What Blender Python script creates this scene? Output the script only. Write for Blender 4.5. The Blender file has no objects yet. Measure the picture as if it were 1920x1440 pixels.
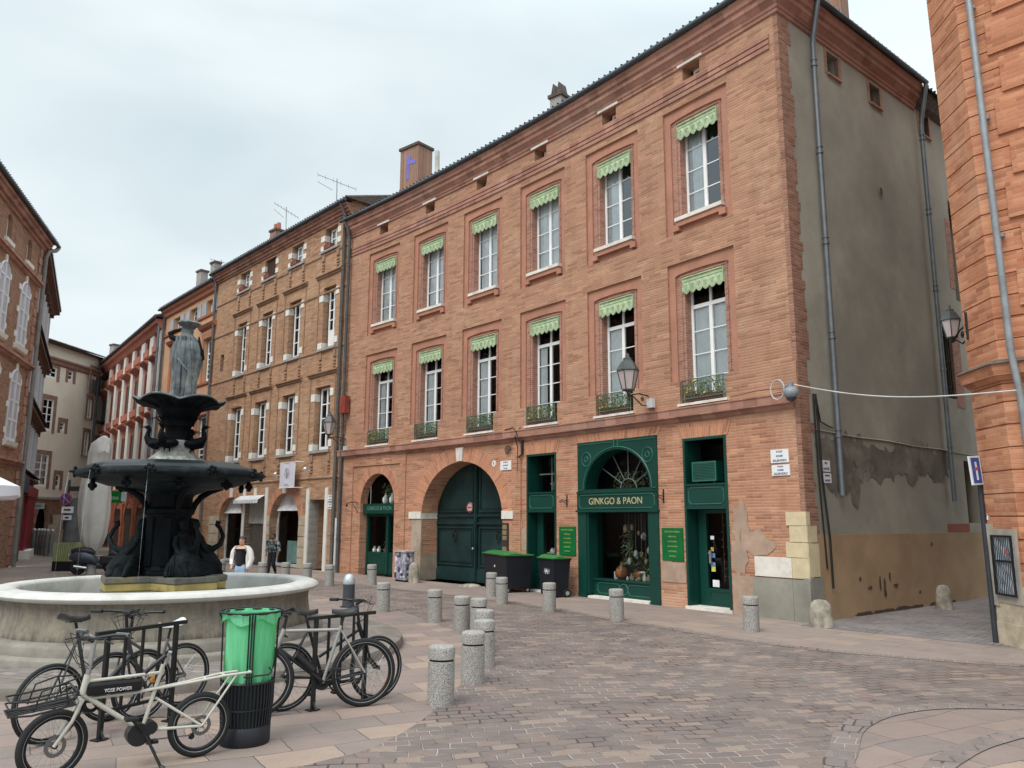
import bpy, bmesh, math, random
SPLIT=['apron','arch_voussoirs','brick_pilaster','brick_jamb','cement_patch','chipped_patch','old_render_patch','impost_stone','lintel','stone_facing','stone_surround','stone_block','stone_block','window_moulding','string_course','brick_surround','window_surround','storey_ledge','ledge_tiles','sill','yellow_stone_quoin','dark_window_back','shop_window','orange_shop_frame','window','pilaster','balcony_moulding','sill_apron','brick_surround','wall_cable','cable_conduit','panel_trim','sticker','water_jet','spokes_','poster_scraps','rockery','flared_rods_','foot','drapery_fold','raised_arm','old_render_patch','worn_pier_base','step','plate','panel_moulding','rack_bumper_','raised_blocks','cement_base','white_panel','brick_jamb','glazing_bar','stall_riser','gate_astragal','shop_glass','ledge','cornice','grille_surround','stained_course','column_panel','basin_step']
from mathutils import Vector, Matrix
from mathutils.geometry import tessellate_polygon
random.seed(7)
R=math.radians; PI=math.pi
sc=bpy.context.scene; COL=sc.collection
# ------------------------------------------------------------------ camera
F=1489.8; TILT=R(9.73); ROLL=R(0.19); EYE=1.93
cd=bpy.data.cameras.new('camera'); cam=bpy.data.objects.new('camera',cd); COL.objects.link(cam)
cd.sensor_width=36; cd.lens=F/1920*36; cd.clip_end=2000; cd.clip_start=.05
cam.matrix_world=Matrix.Translation((0,0,EYE))@Matrix.Rotation(PI/2+TILT,4,'X')@Matrix.Rotation(ROLL,4,'Z')
sc.camera=cam
sc.view_settings.view_transform='Standard'; sc.view_settings.look='None'; sc.view_settings.gamma=1; sc.view_settings.exposure=0.74
# ------------------------------------------------------------------ world: overcast sky
w=bpy.data.worlds.new("World"); sc.world=w; w.use_nodes=True
nt=w.node_tree; nt.nodes.clear(); N=nt.nodes.new; L=nt.links.new
SUN_EL=R(52); SUN_AZ=R(215)      # behind the camera, to the left
out=N('ShaderNodeOutputWorld'); bgs=N('ShaderNodeBackground'); bgc=N('ShaderNodeBackground'); mx=N('ShaderNodeMixShader')
sky=N('ShaderNodeTexSky'); sky.sky_type='NISHITA'; sky.sun_disc=False; sky.sun_elevation=SUN_EL; sky.sun_rotation=SUN_AZ; sky.air_density=1.5; sky.dust_density=3
L(sky.outputs[0],bgs.inputs[0]); bgs.inputs[1].default_value=.08
tc=N('ShaderNodeTexCoord'); sep=N('ShaderNodeSeparateXYZ'); L(tc.outputs['Generated'],sep.inputs[0])
mp=N('ShaderNodeMapping'); mp.inputs['Scale'].default_value=(1.2,1.2,3.6); mp.inputs['Location'].default_value=(3.1,1.7,.4); L(tc.outputs['Generated'],mp.inputs[0])
nz=N('ShaderNodeTexNoise'); nz.inputs['Scale'].default_value=1.7; nz.inputs['Detail'].default_value=5; nz.inputs['Roughness'].default_value=.45; nz.inputs['Distortion'].default_value=.4; L(mp.outputs[0],nz.inputs[0])
cr=N('ShaderNodeValToRGB'); cr.color_ramp.elements[0].position=.32; cr.color_ramp.elements[0].color=(.43,.50,.53,1); cr.color_ramp.elements[1].position=.68; cr.color_ramp.elements[1].color=(.565,.62,.635,1); L(nz.outputs[0],cr.inputs[0])
# overcast luminance: brighter towards the zenith and towards the hidden sun
mr=N('ShaderNodeMapRange'); mr.inputs['From Min'].default_value=.55; mr.inputs['From Max'].default_value=1; mr.inputs['To Min'].default_value=1; mr.inputs['To Max'].default_value=2.6; L(sep.outputs[2],mr.inputs[0])
lx=N('ShaderNodeMapRange'); lx.inputs['From Min'].default_value=-.1; lx.inputs['From Max'].default_value=.7; lx.inputs['To Min'].default_value=.97; lx.inputs['To Max'].default_value=1.22; L(sep.outputs[0],lx.inputs[0])
m1=N('ShaderNodeMath'); m1.operation='MULTIPLY'; L(mr.outputs[0],m1.inputs[0]); L(lx.outputs[0],m1.inputs[1])
L(cr.outputs[0],bgc.inputs[0]); L(m1.outputs[0],bgc.inputs[1]); mx.inputs[0].default_value=.93
L(bgs.outputs[0],mx.inputs[1]); L(bgc.outputs[0],mx.inputs[2]); L(mx.outputs[0],out.inputs[0])
# ------------------------------------------------------------------ sun, veiled by cloud
ld=bpy.data.lights.new('sun','SUN'); ld.energy=1.5; ld.angle=R(35); ld.color=(1,.96,.9)
sun=bpy.data.objects.new('sun',ld); COL.objects.link(sun)
sdir=Vector((math.sin(SUN_AZ)*math.cos(SUN_EL),math.cos(SUN_AZ)*math.cos(SUN_EL),math.sin(SUN_EL)))
sun.rotation_euler=sdir.to_track_quat('Z','Y').to_euler()

# ------------------------------------------------------------------ pixel -> ray (measuring tool for the photograph)
def ray(x,y):
    dx,dy=x-960,y-720
    c,s=math.cos(-ROLL),math.sin(-ROLL); dx,dy=dx*c-dy*s,dx*s+dy*c
    c,s=math.cos(TILT),math.sin(TILT)
    return Vector((dx,F*c+dy*s,F*s-dy*c))/F
def gp(x,y,z=0):
    r=ray(x,y); t=(z-EYE)/r.z; return Vector((r.x*t,r.y*t,z))
# ------------------------------------------------------------------ materials
MATS={}
def newmat(name):
    m=bpy.data.materials.new(name); m.use_nodes=True; nt=m.node_tree; b=nt.nodes['Principled BSDF']; return m,nt,b
def noise(nt,vec,scale,detail=4,rough=.6):
    n=nt.nodes.new('ShaderNodeTexNoise'); n.inputs['Scale'].default_value=scale; n.inputs['Detail'].default_value=detail; n.inputs['Roughness'].default_value=rough
    nt.links.new(vec,n.inputs[0]); return n
def mixc(nt,f,a,b,mode='MIX'):
    m=nt.nodes.new('ShaderNodeMix'); m.data_type='RGBA'; m.blend_type=mode
    for s,v in ((0,f),(6,a),(7,b)):
        if isinstance(v,(int,float)): m.inputs[s].default_value=v
        elif isinstance(v,tuple): m.inputs[s].default_value=v if len(v)==4 else v+(1,)
        else: nt.links.new(v,m.inputs[s])
    return m.outputs[2]
def ramp(nt,f,p0,p1,c0=(0,0,0,1),c1=(1,1,1,1)):
    r=nt.nodes.new('ShaderNodeValToRGB'); e=r.color_ramp.elements; e[0].position=p0; e[1].position=p1; e[0].color=c0; e[1].color=c1; nt.links.new(f,r.inputs[0]); return r.outputs[0]
def bump(nt,b,h,st=.3,dist=.02):
    n=nt.nodes.new('ShaderNodeBump'); n.inputs['Strength'].default_value=st; n.inputs['Distance'].default_value=dist; nt.links.new(h,n.inputs['Height']); nt.links.new(n.outputs[0],b.inputs['Normal'])
def M(name,col,rough=.7,metal=0,var=.25,scale=3,bmp=0,spec=.4,emit=0,dirt=None,alpha=None):
    if name in MATS: return MATS[name]
    m,nt,b=newmat(name); tc=nt.nodes.new('ShaderNodeTexCoord')
    n=noise(nt,tc.outputs['Object'],scale); d=tuple(c*(1-var) for c in col); u=tuple(min(1,c*(1+var*.6)) for c in col)
    c=mixc(nt,ramp(nt,n.outputs[0],.3,.7),d,u)
    if dirt:
        n2=noise(nt,tc.outputs['Object'],scale*.35,6,.7); c=mixc(nt,ramp(nt,n2.outputs[0],.5,.68),c,dirt)
    nt.links.new(c,b.inputs['Base Color']); b.inputs['Roughness'].default_value=rough; b.inputs['Metallic'].default_value=metal; b.inputs['Specular IOR Level'].default_value=spec
    if bmp: bump(nt,b,n.outputs[0],bmp)
    MATS[name]=m; return m
def brick(name,c1,c2,mortar,bw=.40,rh=.062,ms=.010,stain=(.24,.14,.10),stainamt=.3,light=None,smooth=.0,bstr=.6,coarse=.12,vec='UV',rot=0,seed=0):
    if name in MATS: return MATS[name]
    m,nt,b=newmat(name); L=nt.links.new; tc=nt.nodes.new('ShaderNodeTexCoord')
    mp=nt.nodes.new('ShaderNodeMapping'); mp.inputs['Rotation'].default_value=(0,0,rot); mp.inputs['Location'].default_value=(seed*3.7,seed*1.3,seed); L(tc.outputs[vec],mp.inputs[0])
    # slightly wavy courses
    wn=noise(nt,mp.outputs[0],.9,2); vm=nt.nodes.new('ShaderNodeVectorMath'); vm.operation='MULTIPLY_ADD'; L(wn.outputs[1],vm.inputs[0]); vm.inputs[1].default_value=(.02,.035,0); L(mp.outputs[0],vm.inputs[2])
    wn2=noise(nt,mp.outputs[0],14,2); vm2=nt.nodes.new('ShaderNodeVectorMath'); vm2.operation='MULTIPLY_ADD'; L(wn2.outputs[1],vm2.inputs[0]); vm2.inputs[1].default_value=(.02,.012,0); L(vm.outputs[0],vm2.inputs[2])
    bt=nt.nodes.new('ShaderNodeTexBrick'); L(vm2.outputs[0],bt.inputs[0]); bt.inputs['Scale'].default_value=1; bt.inputs['Brick Width'].default_value=bw; bt.inputs['Row Height'].default_value=rh; bt.inputs['Mortar Size'].default_value=ms; bt.inputs['Mortar Smooth'].default_value=.4; bt.inputs['Bias'].default_value=0
    bt.inputs['Color1'].default_value=c1+(1,); bt.inputs['Color2'].default_value=c2+(1,); bt.inputs['Mortar'].default_value=mortar+(1,)
    n1=noise(nt,mp.outputs[0],.35,5,.65); n2=noise(nt,mp.outputs[0],5,4,.7)
    sc3=nt.nodes.new('ShaderNodeMapping'); sc3.inputs['Scale'].default_value=(3.5,22,1); L(mp.outputs[0],sc3.inputs[0]); n3=noise(nt,sc3.outputs[0],1,2)
    c=bt.outputs[0]
    c=mixc(nt,ramp(nt,n3.outputs[0],.35,.65,(0,0,0,1),(.2,.2,.2,1)),c,mixc(nt,1.0,c,(1.25,1.22,1.2),'MULTIPLY'))
    c=mixc(nt,ramp(nt,n1.outputs[0],.42,.72,(0,0,0,1),(stainamt,)*3+(1,)),c,stain)
    if light: c=mixc(nt,ramp(nt,noise(nt,mp.outputs[0],.55,6,.75).outputs[0],.52,.66,(0,0,0,1),(.6,.6,.6,1)),c,light)
    st=nt.nodes.new('ShaderNodeMapping'); st.inputs['Scale'].default_value=(1.5,.22,1); L(mp.outputs[0],st.inputs[0]); n4=noise(nt,st.outputs[0],1.1,6,.7)
    c=mixc(nt,ramp(nt,n4.outputs[0],.50,.74,(0,0,0,1),(.5,.5,.5,1)),c,mixc(nt,1.0,c,(.60,.56,.55),'MULTIPLY'))
    n5=noise(nt,mp.outputs[0],1.7,5,.75); c=mixc(nt,ramp(nt,n5.outputs[0],.50,.70,(0,0,0,1),(.45,.45,.45,1)),c,mixc(nt,1.0,c,(1.28,1.30,1.30),'MULTIPLY'))
    b2t=nt.nodes.new('ShaderNodeTexBrick'); L(vm2.outputs[0],b2t.inputs[0]); b2t.inputs['Scale'].default_value=1; b2t.inputs['Brick Width'].default_value=bw; b2t.inputs['Row Height'].default_value=rh; b2t.inputs['Mortar Size'].default_value=0; b2t.inputs['Color1'].default_value=(0,0,0,1); b2t.inputs['Color2'].default_value=(1,1,1,1)
    c=mixc(nt,ramp(nt,b2t.outputs[0],.84,.86,(0,0,0,1),(.26,.26,.26,1)),c,tuple(v*.42 for v in c2)); c=mixc(nt,ramp(nt,b2t.outputs[0],.14,.16,(.22,.22,.22,1),(0,0,0,1)),c,tuple(min(1,v*1.3+.03) for v in c1))
    c=mixc(nt,ramp(nt,n2.outputs[0],.3,.7,(coarse,)*3+(1,),(0,0,0,1)),c,tuple(v*.45 for v in c1))
    L(c,b.inputs['Base Color']); b.inputs['Roughness'].default_value=.9; b.inputs['Specular IOR Level'].default_value=.2
    hh=nt.nodes.new('ShaderNodeMath'); hh.operation='MULTIPLY_ADD'; L(bt.outputs[1],hh.inputs[0]); hh.inputs[1].default_value=-1; L(n2.outputs[0],hh.inputs[2]); bump(nt,b,hh.outputs[0],bstr,.012)
    MATS[name]=m; return m
B_MAIN=lambda: brick('brick_main',(.455,.238,.15),(.375,.185,.115),(.39,.255,.18),light=(.50,.33,.22),stainamt=.3,ms=.012)
B_GF=lambda: brick('brick_ground_floor',(.50,.252,.152),(.39,.172,.10),(.45,.295,.21),stain=(.38,.18,.12),light=(.58,.37,.26),stainamt=.45,ms=.012,seed=2)
B_SURR=lambda: brick('brick_surround',(.39,.185,.135),(.31,.145,.105),(.41,.27,.21),bw=.22,rh=.06,ms=.013,seed=5)
B_VOUS=lambda: brick('brick_voussoir',(.56,.25,.145),(.46,.18,.10),(.50,.31,.21),bw=.42,rh=.058,ms=.012,seed=6)
B_SMOOTH=lambda: M('painted_render_red',(.41,.195,.13),.85,var=.18,scale=2.2,bmp=.1,dirt=(.34,.165,.115))
B_CORN=lambda: brick('brick_cornice',(.41,.215,.16),(.33,.165,.125),(.34,.215,.175),bw=.35,rh=.3,ms=.006,light=(.42,.28,.225),seed=3,stainamt=.5)
B_TWO=lambda: brick('brick_ochre',(.47,.265,.155),(.36,.19,.11),(.40,.28,.19),light=(.48,.34,.225),bw=.38,rh=.066,ms=.014,stainamt=.4,seed=7)
B_OR=lambda: brick('brick_bright_orange',(.54,.245,.138),(.43,.165,.088),(.48,.26,.165),light=(.60,.35,.225),stain=(.42,.17,.095),bw=.42,rh=.075,ms=.008,seed=9,coarse=.2)
B_OLD=lambda: brick('brick_left',(.32,.175,.11),(.25,.125,.08),(.30,.20,.14),light=(.36,.23,.15),bw=.38,rh=.066,ms=.012,seed=11)
WHITE=lambda: M('white_paint',(.80,.80,.80),.5,var=.06)
STONE=lambda: M('white_stone',(.70,.66,.60),.85,var=.12,scale=6,bmp=.15,dirt=(.50,.46,.40))
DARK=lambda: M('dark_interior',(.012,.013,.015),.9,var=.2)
IRON=lambda: M('black_iron',(.018,.02,.02),.45,.3,var=.3)
GREEN=lambda: M('shop_green_paint',(.004,.046,.034),.38,var=.14,scale=1.3,spec=.4)
GREENL=lambda: M('shop_green_trim',(.025,.12,.09),.35,var=.1,scale=2)
GATEG=lambda: M('gate_green_paint',(.010,.032,.032),.42,var=.35,scale=1.6,dirt=(.02,.055,.052))
PIPE=lambda: M('zinc_pipe',(.17,.19,.21),.5,.5,var=.2,scale=5)
ZINC=lambda: M('zinc_gutter',(.08,.10,.115),.5,.4,var=.3,scale=2)
TILE=lambda: M('roof_tile',(.10,.075,.065),.9,var=.5,scale=9,bmp=.3)
CURT=lambda: M('white_curtain',(.86,.88,.88),.9,var=.1,scale=4)
def glass(name='window_glass',tint=(.95,.98,.98),refl=1.0):
    if name in MATS: return MATS[name]
    m,nt,b=newmat(name); nt.nodes.remove(b); o=nt.nodes['Material Output']; L=nt.links.new
    g=nt.nodes.new('ShaderNodeBsdfGlossy'); g.inputs['Roughness'].default_value=.03; g.inputs['Color'].default_value=(.9,.95,1,1)
    t=nt.nodes.new('ShaderNodeBsdfTransparent'); t.inputs[0].default_value=tint+(1,)
    fr=nt.nodes.new('ShaderNodeFresnel'); fr.inputs[0].default_value=1.5; 
    mt=nt.nodes.new('ShaderNodeMath'); mt.operation='MULTIPLY'; mt.inputs[1].default_value=refl; L(fr.outputs[0],mt.inputs[0])
    tc=nt.nodes.new('ShaderNodeTexCoord'); n=noise(nt,tc.outputs['Object'],1.3,1); bp=nt.nodes.new('ShaderNodeBump'); bp.inputs['Strength'].default_value=.12; bp.inputs['Distance'].default_value=.03; L(n.outputs[0],bp.inputs['Height']); L(bp.outputs[0],g.inputs['Normal'])
    x=nt.nodes.new('ShaderNodeMixShader'); L(mt.outputs[0],x.inputs[0]); L(t.outputs[0],x.inputs[1]); L(g.outputs[0],x.inputs[2]); L(x.outputs[0],o.inputs[0])
    MATS[name]=m; return m
# ------------------------------------------------------------------ mesh builder
ORG={}
class MB:
    def __init__(s): s.v=[]; s.f=[]; s.uv=[]; s.m=[]
    def face(s,pts,uv=None,m=0):
        i=len(s.v); s.v+= [Vector(p) for p in pts]; s.f.append(list(range(i,i+len(pts)))); s.uv.append(uv or [(0,0)]*len(pts)); s.m.append(m)
    def grid(s,P,cu=False,cv=False,m=0,uv=None):
        i0=len(s.v); nu=len(P); nv=len(P[0])
        for row in P: s.v+=[Vector(p) for p in row]
        for i in range(nu if cu else nu-1):
            for j in range(nv if cv else nv-1):
                a=(i,j);b=((i+1)%nu,j);c=((i+1)%nu,(j+1)%nv);d=(i,(j+1)%nv)
                s.f.append([i0+q[0]*nv+q[1] for q in (a,b,c,d)]); s.m.append(m)
                s.uv.append([uv[q[0]][q[1]] for q in (a,b,c,d)] if uv else [(0,0)]*4)
    def box(s,x0,x1,y0,y1,z0,z1,m=0,T=None):
        V=[Vector((x,y,z)) for x in (x0,x1) for y in (y0,y1) for z in (z0,z1)]
        if T: V=[T@p for p in V]
        i=len(s.v); s.v+=V
        for f,ax in (((0,1,3,2),0),((4,6,7,5),0),((0,4,5,1),1),((2,3,7,6),1),((0,2,6,4),2),((1,5,7,3),2)):
            s.f.append([i+k for k in f]); s.m.append(m)
            u=[]
            for k in f:
                c=((x0,x1)[k>>2],(y0,y1)[(k>>1)&1],(z0,z1)[k&1]); u.append([(c[1],c[2]),(c[0],c[2]),(c[0],c[1])][ax])
            s.uv.append(u)
    def tube(s,pts,r,n=8,m=0,cap=True,closed=False):
        pts=[Vector(p) for p in pts]; k=len(pts); rs=r if isinstance(r,(list,tuple)) else [r]*k
        P=[]; up=None
        for i,p in enumerate(pts):
            if closed: d=pts[(i+1)%k]-pts[i-1]
            else: d=pts[min(i+1,k-1)]-pts[max(i-1,0)]
            if d.length<1e-9: d=Vector((0,0,1))
            d.normalize()
            if up is None: up=Vector((0,0,1)) if abs(d.z)<.9 else Vector((1,0,0))
            a=d.cross(up)
            if a.length<1e-6: a=d.orthogonal()
            a.normalize(); b=a.cross(d).normalized(); up=b
            P.append([p+(a*math.cos(t)+b*math.sin(t))*rs[i] for t in (2*PI*j/n for j in range(n))])
        i0=len(s.v); s.grid(P,closed,True,m)
        if cap and not closed:
            s.f.append([i0+j for j in range(n)][::-1]); s.uv.append([(0,0)]*n); s.m.append(m)
            s.f.append([i0+(k-1)*n+j for j in range(n)]); s.uv.append([(0,0)]*n); s.m.append(m)
    def cyl(s,a,b,r0,r1=None,n=12,m=0): s.tube([a,b],[r0,r0 if r1 is None else r1],n,m)
    def lathe(s,c,prof,n=24,m=0,mod=None,a0=0,T=None):
        P=[]; U=[]; R0=max(q[0] for q in prof)
        for k in range(n):
            t=a0+2*PI*k/n; row=[]; ur=[]
            for r,z in prof:
                rr=r*(mod(t,z) if mod else 1); p=Vector((c[0]+rr*math.cos(t),c[1]+rr*math.sin(t),c[2]+z)); row.append(T@p if T else p); ur.append((t*R0,z))
            P.append(row); U.append(ur)
        s.grid(P,True,False,m,U)
    def sph(s,c,r,nu=12,nv=8,m=0,T=None):
        if isinstance(r,(int,float)): r=(r,r,r)
        P=[[Vector(c)+(T or Matrix.Identity(3))@Vector((r[0]*math.cos(2*PI*i/nu)*math.sin(PI*j/nv),r[1]*math.sin(2*PI*i/nu)*math.sin(PI*j/nv),r[2]*math.cos(PI*j/nv))) for j in range(nv+1)] for i in range(nu)]
        s.grid(P,True,False,m)
    def poly(s,pts,z=None,m=0,uvs=1):
        P=[Vector(p) if z is None else Vector((p[0],p[1],z)) for p in pts]
        i=len(s.v); s.v+=P
        for t in tessellate_polygon([P]):
            a,b,c=[P[k] for k in t]
            if (b-a).cross(c-a).z<0: t=(t[0],t[2],t[1])
            s.f.append([i+k for k in t]); s.uv.append([(P[k].x,P[k].y) for k in t]); s.m.append(m)
    def build(s,name,mats,parent=None,smooth=False,bevel=0,loc=None,merge=False,solid=0):
        if not isinstance(mats,(list,tuple)): mats=[mats]
        o0=Vector((0,0,0))
        if parent is not None:
            r=parent
            while r.parent: r=r.parent
            o0=ORG.get(r.name,Vector((0,0,0)))
        elif loc is not None: o0=Vector(loc)
        me=bpy.data.meshes.new(name); me.from_pydata([p-o0 for p in s.v],[],s.f)
        u=me.uv_layers.new(name='UVMap'); k=0
        flat=[c for f in s.uv for q in f for c in (q[0],q[1])]
        u.data.foreach_set('uv',flat)
        me.polygons.foreach_set('material_index',s.m)
        for mt in mats: me.materials.append(mt)
        me.validate(); 
        if merge or smooth:
            bm=bmesh.new(); bm.from_mesh(me); bmesh.ops.remove_doubles(bm,verts=bm.verts,dist=1e-5); bmesh.ops.recalc_face_normals(bm,faces=bm.faces) if smooth else None; bm.to_mesh(me); bm.free()
        if smooth:
            me.polygons.foreach_set('use_smooth',[True]*len(me.polygons))
            try: me.set_sharp_from_angle(angle=R(50))
            except Exception: pass
        o=bpy.data.objects.new(name,me); COL.objects.link(o)
        if parent is not None: o.parent=parent
        else: o.location=o0; ORG[o.name]=o0
        if bevel:
            b=o.modifiers.new('bevel','BEVEL'); b.width=bevel; b.segments=2; b.limit_method='ANGLE'
        return o
def tag(o,label=None,cat=None,group=None,kind=None):
    for k,v in (('label',label),('category',cat),('group',group),('kind',kind)):
        if v: o[k]=v
    return o
def thing(name,label,cat,loc,rz=0,group=None):
    o=bpy.data.objects.new(name,None); COL.objects.link(o); o.location=loc; o.rotation_euler=(0,0,rz); o.empty_display_size=.1
    ORG[o.name]=Vector(loc) if rz==0 else Vector((0,0,0)); return tag(o,label,cat,group)
def local(name,label,cat,loc,rz=0,group=None):      # thing whose parts are modelled in local coordinates
    o=thing(name,label,cat,loc,0,group); o.rotation_euler=(0,0,rz); ORG[o.name]=Vector((0,0,0)); return o
def copy_tree(o,parent=None):
    c=o.copy(); COL.objects.link(c); c.parent=parent
    if parent is None: ORG[c.name]=Vector((0,0,0))
    for ch in list(o.children): copy_tree(ch,c)
    return c
# ------------------------------------------------------------------ facades
class Fac:
    def __init__(f,o,e,c=(0,0),flip=False):
        f.o=Vector((o[0],o[1],0)); f.e=Vector((e[0],e[1],0)).normalized(); f.c=c
        n=Vector((f.e.y,-f.e.x,0)); f.n=n if n.dot(f.o)<0 else -n
        f.lean=0
    def off(f,s): return (f.c[0]*s+f.c[1])*s+(f.c[2] if len(f.c)>2 else 0)
    def P(f,s,z,d=0):
        b=f.off(s); g=2*f.c[0]*s+f.c[1]
        nn=(f.n-f.e*g).normalized() if f.c[0] else f.n
        return f.o+f.e*s+f.n*b+nn*d+Vector((0,0,z))
    def hit(f,x,y):
        r=ray(x,y); s=0
        for _ in range(6):
            q=f.o+f.n*f.off(s); det=r.x*(-f.e.y)+f.e.x*r.y
            t=(q.x*(-f.e.y)+f.e.x*q.y)/det; s=(r.x*q.y-r.y*q.x)/det
            if not f.c[0]: break
        return s,EYE+t*r.z
    def segs(f,a,b):
        n=max(1,int(math.ceil(abs(b-a)/.9))) if f.c[0] else 1
        return [a+(b-a)*i/n for i in range(n+1)]
    def box(f,mb,s0,s1,z0,z1,d0,d1,m=0):
        S=f.segs(s0,s1)
        for a,b in zip(S,S[1:]):
            mb.face([f.P(a,z0,d1),f.P(b,z0,d1),f.P(b,z1,d1),f.P(a,z1,d1)],[(a,z0),(b,z0),(b,z1),(a,z1)],m)
            mb.face([f.P(a,z1,d1),f.P(b,z1,d1),f.P(b,z1,d0),f.P(a,z1,d0)],[(a,d1),(b,d1),(b,d0),(a,d0)],m)
            mb.face([f.P(a,z0,d0),f.P(b,z0,d0),f.P(b,z0,d1),f.P(a,z0,d1)],[(a,d0),(b,d0),(b,d1),(a,d1)],m)
            mb.face([f.P(b,z0,d0),f.P(a,z0,d0),f.P(a,z1,d0),f.P(b,z1,d0)],[(b,z0),(a,z0),(a,z1),(b,z1)],m)
        for a in (s0,s1): mb.face([f.P(a,z0,d0),f.P(a,z0,d1),f.P(a,z1,d1),f.P(a,z1,d0)],[(d0,z0),(d1,z0),(d1,z1),(d0,z1)],m)
    def arc(f,op,n=20):
        s0,s1,zc,ar=op['s0'],op['s1'],op['z1'],op['arch']; c=(s0+s1)/2; h=(s1-s0)/2
        return [(c-h*math.cos(PI*i/n),zc-ar+ar*math.sin(PI*i/n)) for i in range(n+1)]
    def wall(f,mb,s0,s1,z0,z1,ops=(),d=0,m=0,mr=None):
        mr=m if mr is None else mr
        S=set(f.segs(s0,s1)); Z={z0,z1}
        for o in ops: S|={o['s0'],o['s1']}; Z|={o['z0'],o['z1']}
        S=sorted(q for q in S if s0-1e-6<=q<=s1+1e-6); Z=sorted(q for q in Z if z0-1e-6<=q<=z1+1e-6)
        for a,b in zip(S,S[1:]):
            if b-a<1e-4: continue
            for p,q in zip(Z,Z[1:]):
                if q-p<1e-4: continue
                cs,cz=(a+b)/2,(p+q)/2
                if any(o['s0']<cs<o['s1'] and o['z0']<cz<o['z1'] for o in ops): continue
                mb.face([f.P(a,p,d),f.P(b,p,d),f.P(b,q,d),f.P(a,q,d)],[(a,p),(b,p),(b,q),(a,q)],m)
        for o in ops:
            dr=o.get('depth',.2); a,b,p,q=o['s0'],o['s1'],o['z0'],o['z1']
            if o.get('arch'):
                A=f.arc(o); zs=q-o['arch']
                for (sa,za),(sb,zb) in zip(A,A[1:]):
                    mb.face([f.P(sa,za,d),f.P(sb,zb,d),f.P(sb,q,d),f.P(sa,q,d)],[(sa,za),(sb,zb),(sb,q),(sa,q)],m)
                    if dr: mb.face([f.P(sa,za,d),f.P(sa,za,d-dr),f.P(sb,zb,d-dr),f.P(sb,zb,d)],[(0,sa),(dr,sa),(dr,sb),(0,sb)],mr)
            else:
                zs=q
                if dr: mb.face([f.P(a,q,d),f.P(a,q,d-dr),f.P(b,q,d-dr),f.P(b,q,d)],[(a,0),(a,dr),(b,dr),(b,0)],mr)
            if dr:
                for t in (a,b): mb.face([f.P(t,p,d),f.P(t,zs,d),f.P(t,zs,d-dr),f.P(t,p,d-dr)],[(0,p),(0,zs),(dr,zs),(dr,p)],mr)
                mb.face([f.P(a,p,d),f.P(b,p,d),f.P(b,p,d-dr),f.P(a,p,d-dr)],[(a,0),(b,0),(b,dr),(a,dr)],mr)
    def mold(f,mb,s0,s1,prof,m=0,e0=0,e1=0):
        S=f.segs(s0,s1)
        pts=[]
        for i,s in enumerate(S):
            row=[]
            for z,d in prof:
                ss=s+(e1*d if i==len(S)-1 else (-e0*d if i==0 else 0)); row.append((ss,z,d))
            pts.append(row)
        for a,b in zip(pts,pts[1:]):
            for k in range(len(prof)-1):
                q=[a[k],b[k],b[k+1],a[k+1]]; mb.face([f.P(*x) for x in q],[(x[0],x[1]+x[2]) for x in q],m)
        for row in (pts[0],pts[-1]): mb.face([f.P(*x) for x in row]+[f.P(row[0][0],row[-1][1],0)],None,m)
    def curve(f,mb,pts,r,n=6,m=0): mb.tube([f.P(*p) for p in pts],r,n,m)
    def voussoir(f,mb,op,w,d=.012,m=0,d0=0):
        c=(op['s0']+op['s1'])/2; zs=op['z1']-op['arch']; A=f.arc(op,24); O=[]
        for s,z in A:
            v=Vector((s-c,z-zs)); v=v*(1+w/max(v.length,.01)); O.append((c+v.x,zs+v.y))
        L0=0
        for (a,b,c1,c2) in zip(A,A[1:],O,O[1:]):
            l=math.hypot(b[0]-a[0],b[1]-a[1]); 
            mb.face([f.P(a[0],a[1],d),f.P(b[0],b[1],d),f.P(c2[0],c2[1],d),f.P(c1[0],c1[1],d)],[(0,L0),(0,L0+l),(w,L0+l),(w,L0)],m)
            mb.face([f.P(c1[0],c1[1],d),f.P(c2[0],c2[1],d),f.P(c2[0],c2[1],d0),f.P(c1[0],c1[1],d0)],None,m)
            mb.face([f.P(a[0],a[1],d),f.P(b[0],b[1],d),f.P(b[0],b[1],d0),f.P(a[0],a[1],d0)],None,m)
            L0+=l
def roof(fac,root,s0,s1,z,dfront=.45,depth=5,slope=.32,step=.21,name='roof',ends=(1,1),e0=0,e1=0):
    mb=MB(); n=int((s1-s0)/step)
    rows=[]
    for i in range(n*4+1):
        s=s0+(s1-s0)*i/(n*4); h=[0,.06,.085,.06][i%4]*1.0+(random.random()-.5)*.012
        t_=i/(n*4); dp=depth; sb=s+dp*(e0*(1-t_)**8*1.0-e1*t_**8)
        rows.append([fac.P(s,z+h,dfront+(.04 if i%4==2 else 0)),fac.P(sb,z+h+slope*depth,dfront-depth)])
    mb.grid(rows)
    S=fac.segs(s0,s1)
    for a,b in zip(S,S[1:]): mb.face([fac.P(a,z-.03,dfront-.05),fac.P(b,z-.03,dfront-.05),fac.P(b,z-.03,-.05),fac.P(a,z-.03,-.05)])
    for a in [q for q,k in zip((s0,s1),ends) if k]: mb.face([fac.P(a,z-.02,-.1),fac.P(a,z-.02,dfront-.05),fac.P(a,z+slope*depth,dfront-depth),fac.P(a,z-.02,dfront-depth)])
    return mb.build(name,TILE(),root)
def gutter(fac,root,s0,s1,z,d,r=.075):
    mb=MB(); S=fac.segs(s0,s1); mb.tube([fac.P(s,z,d) for s in S],r,8); return mb.build('gutter',ZINC(),root,smooth=True)
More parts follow.
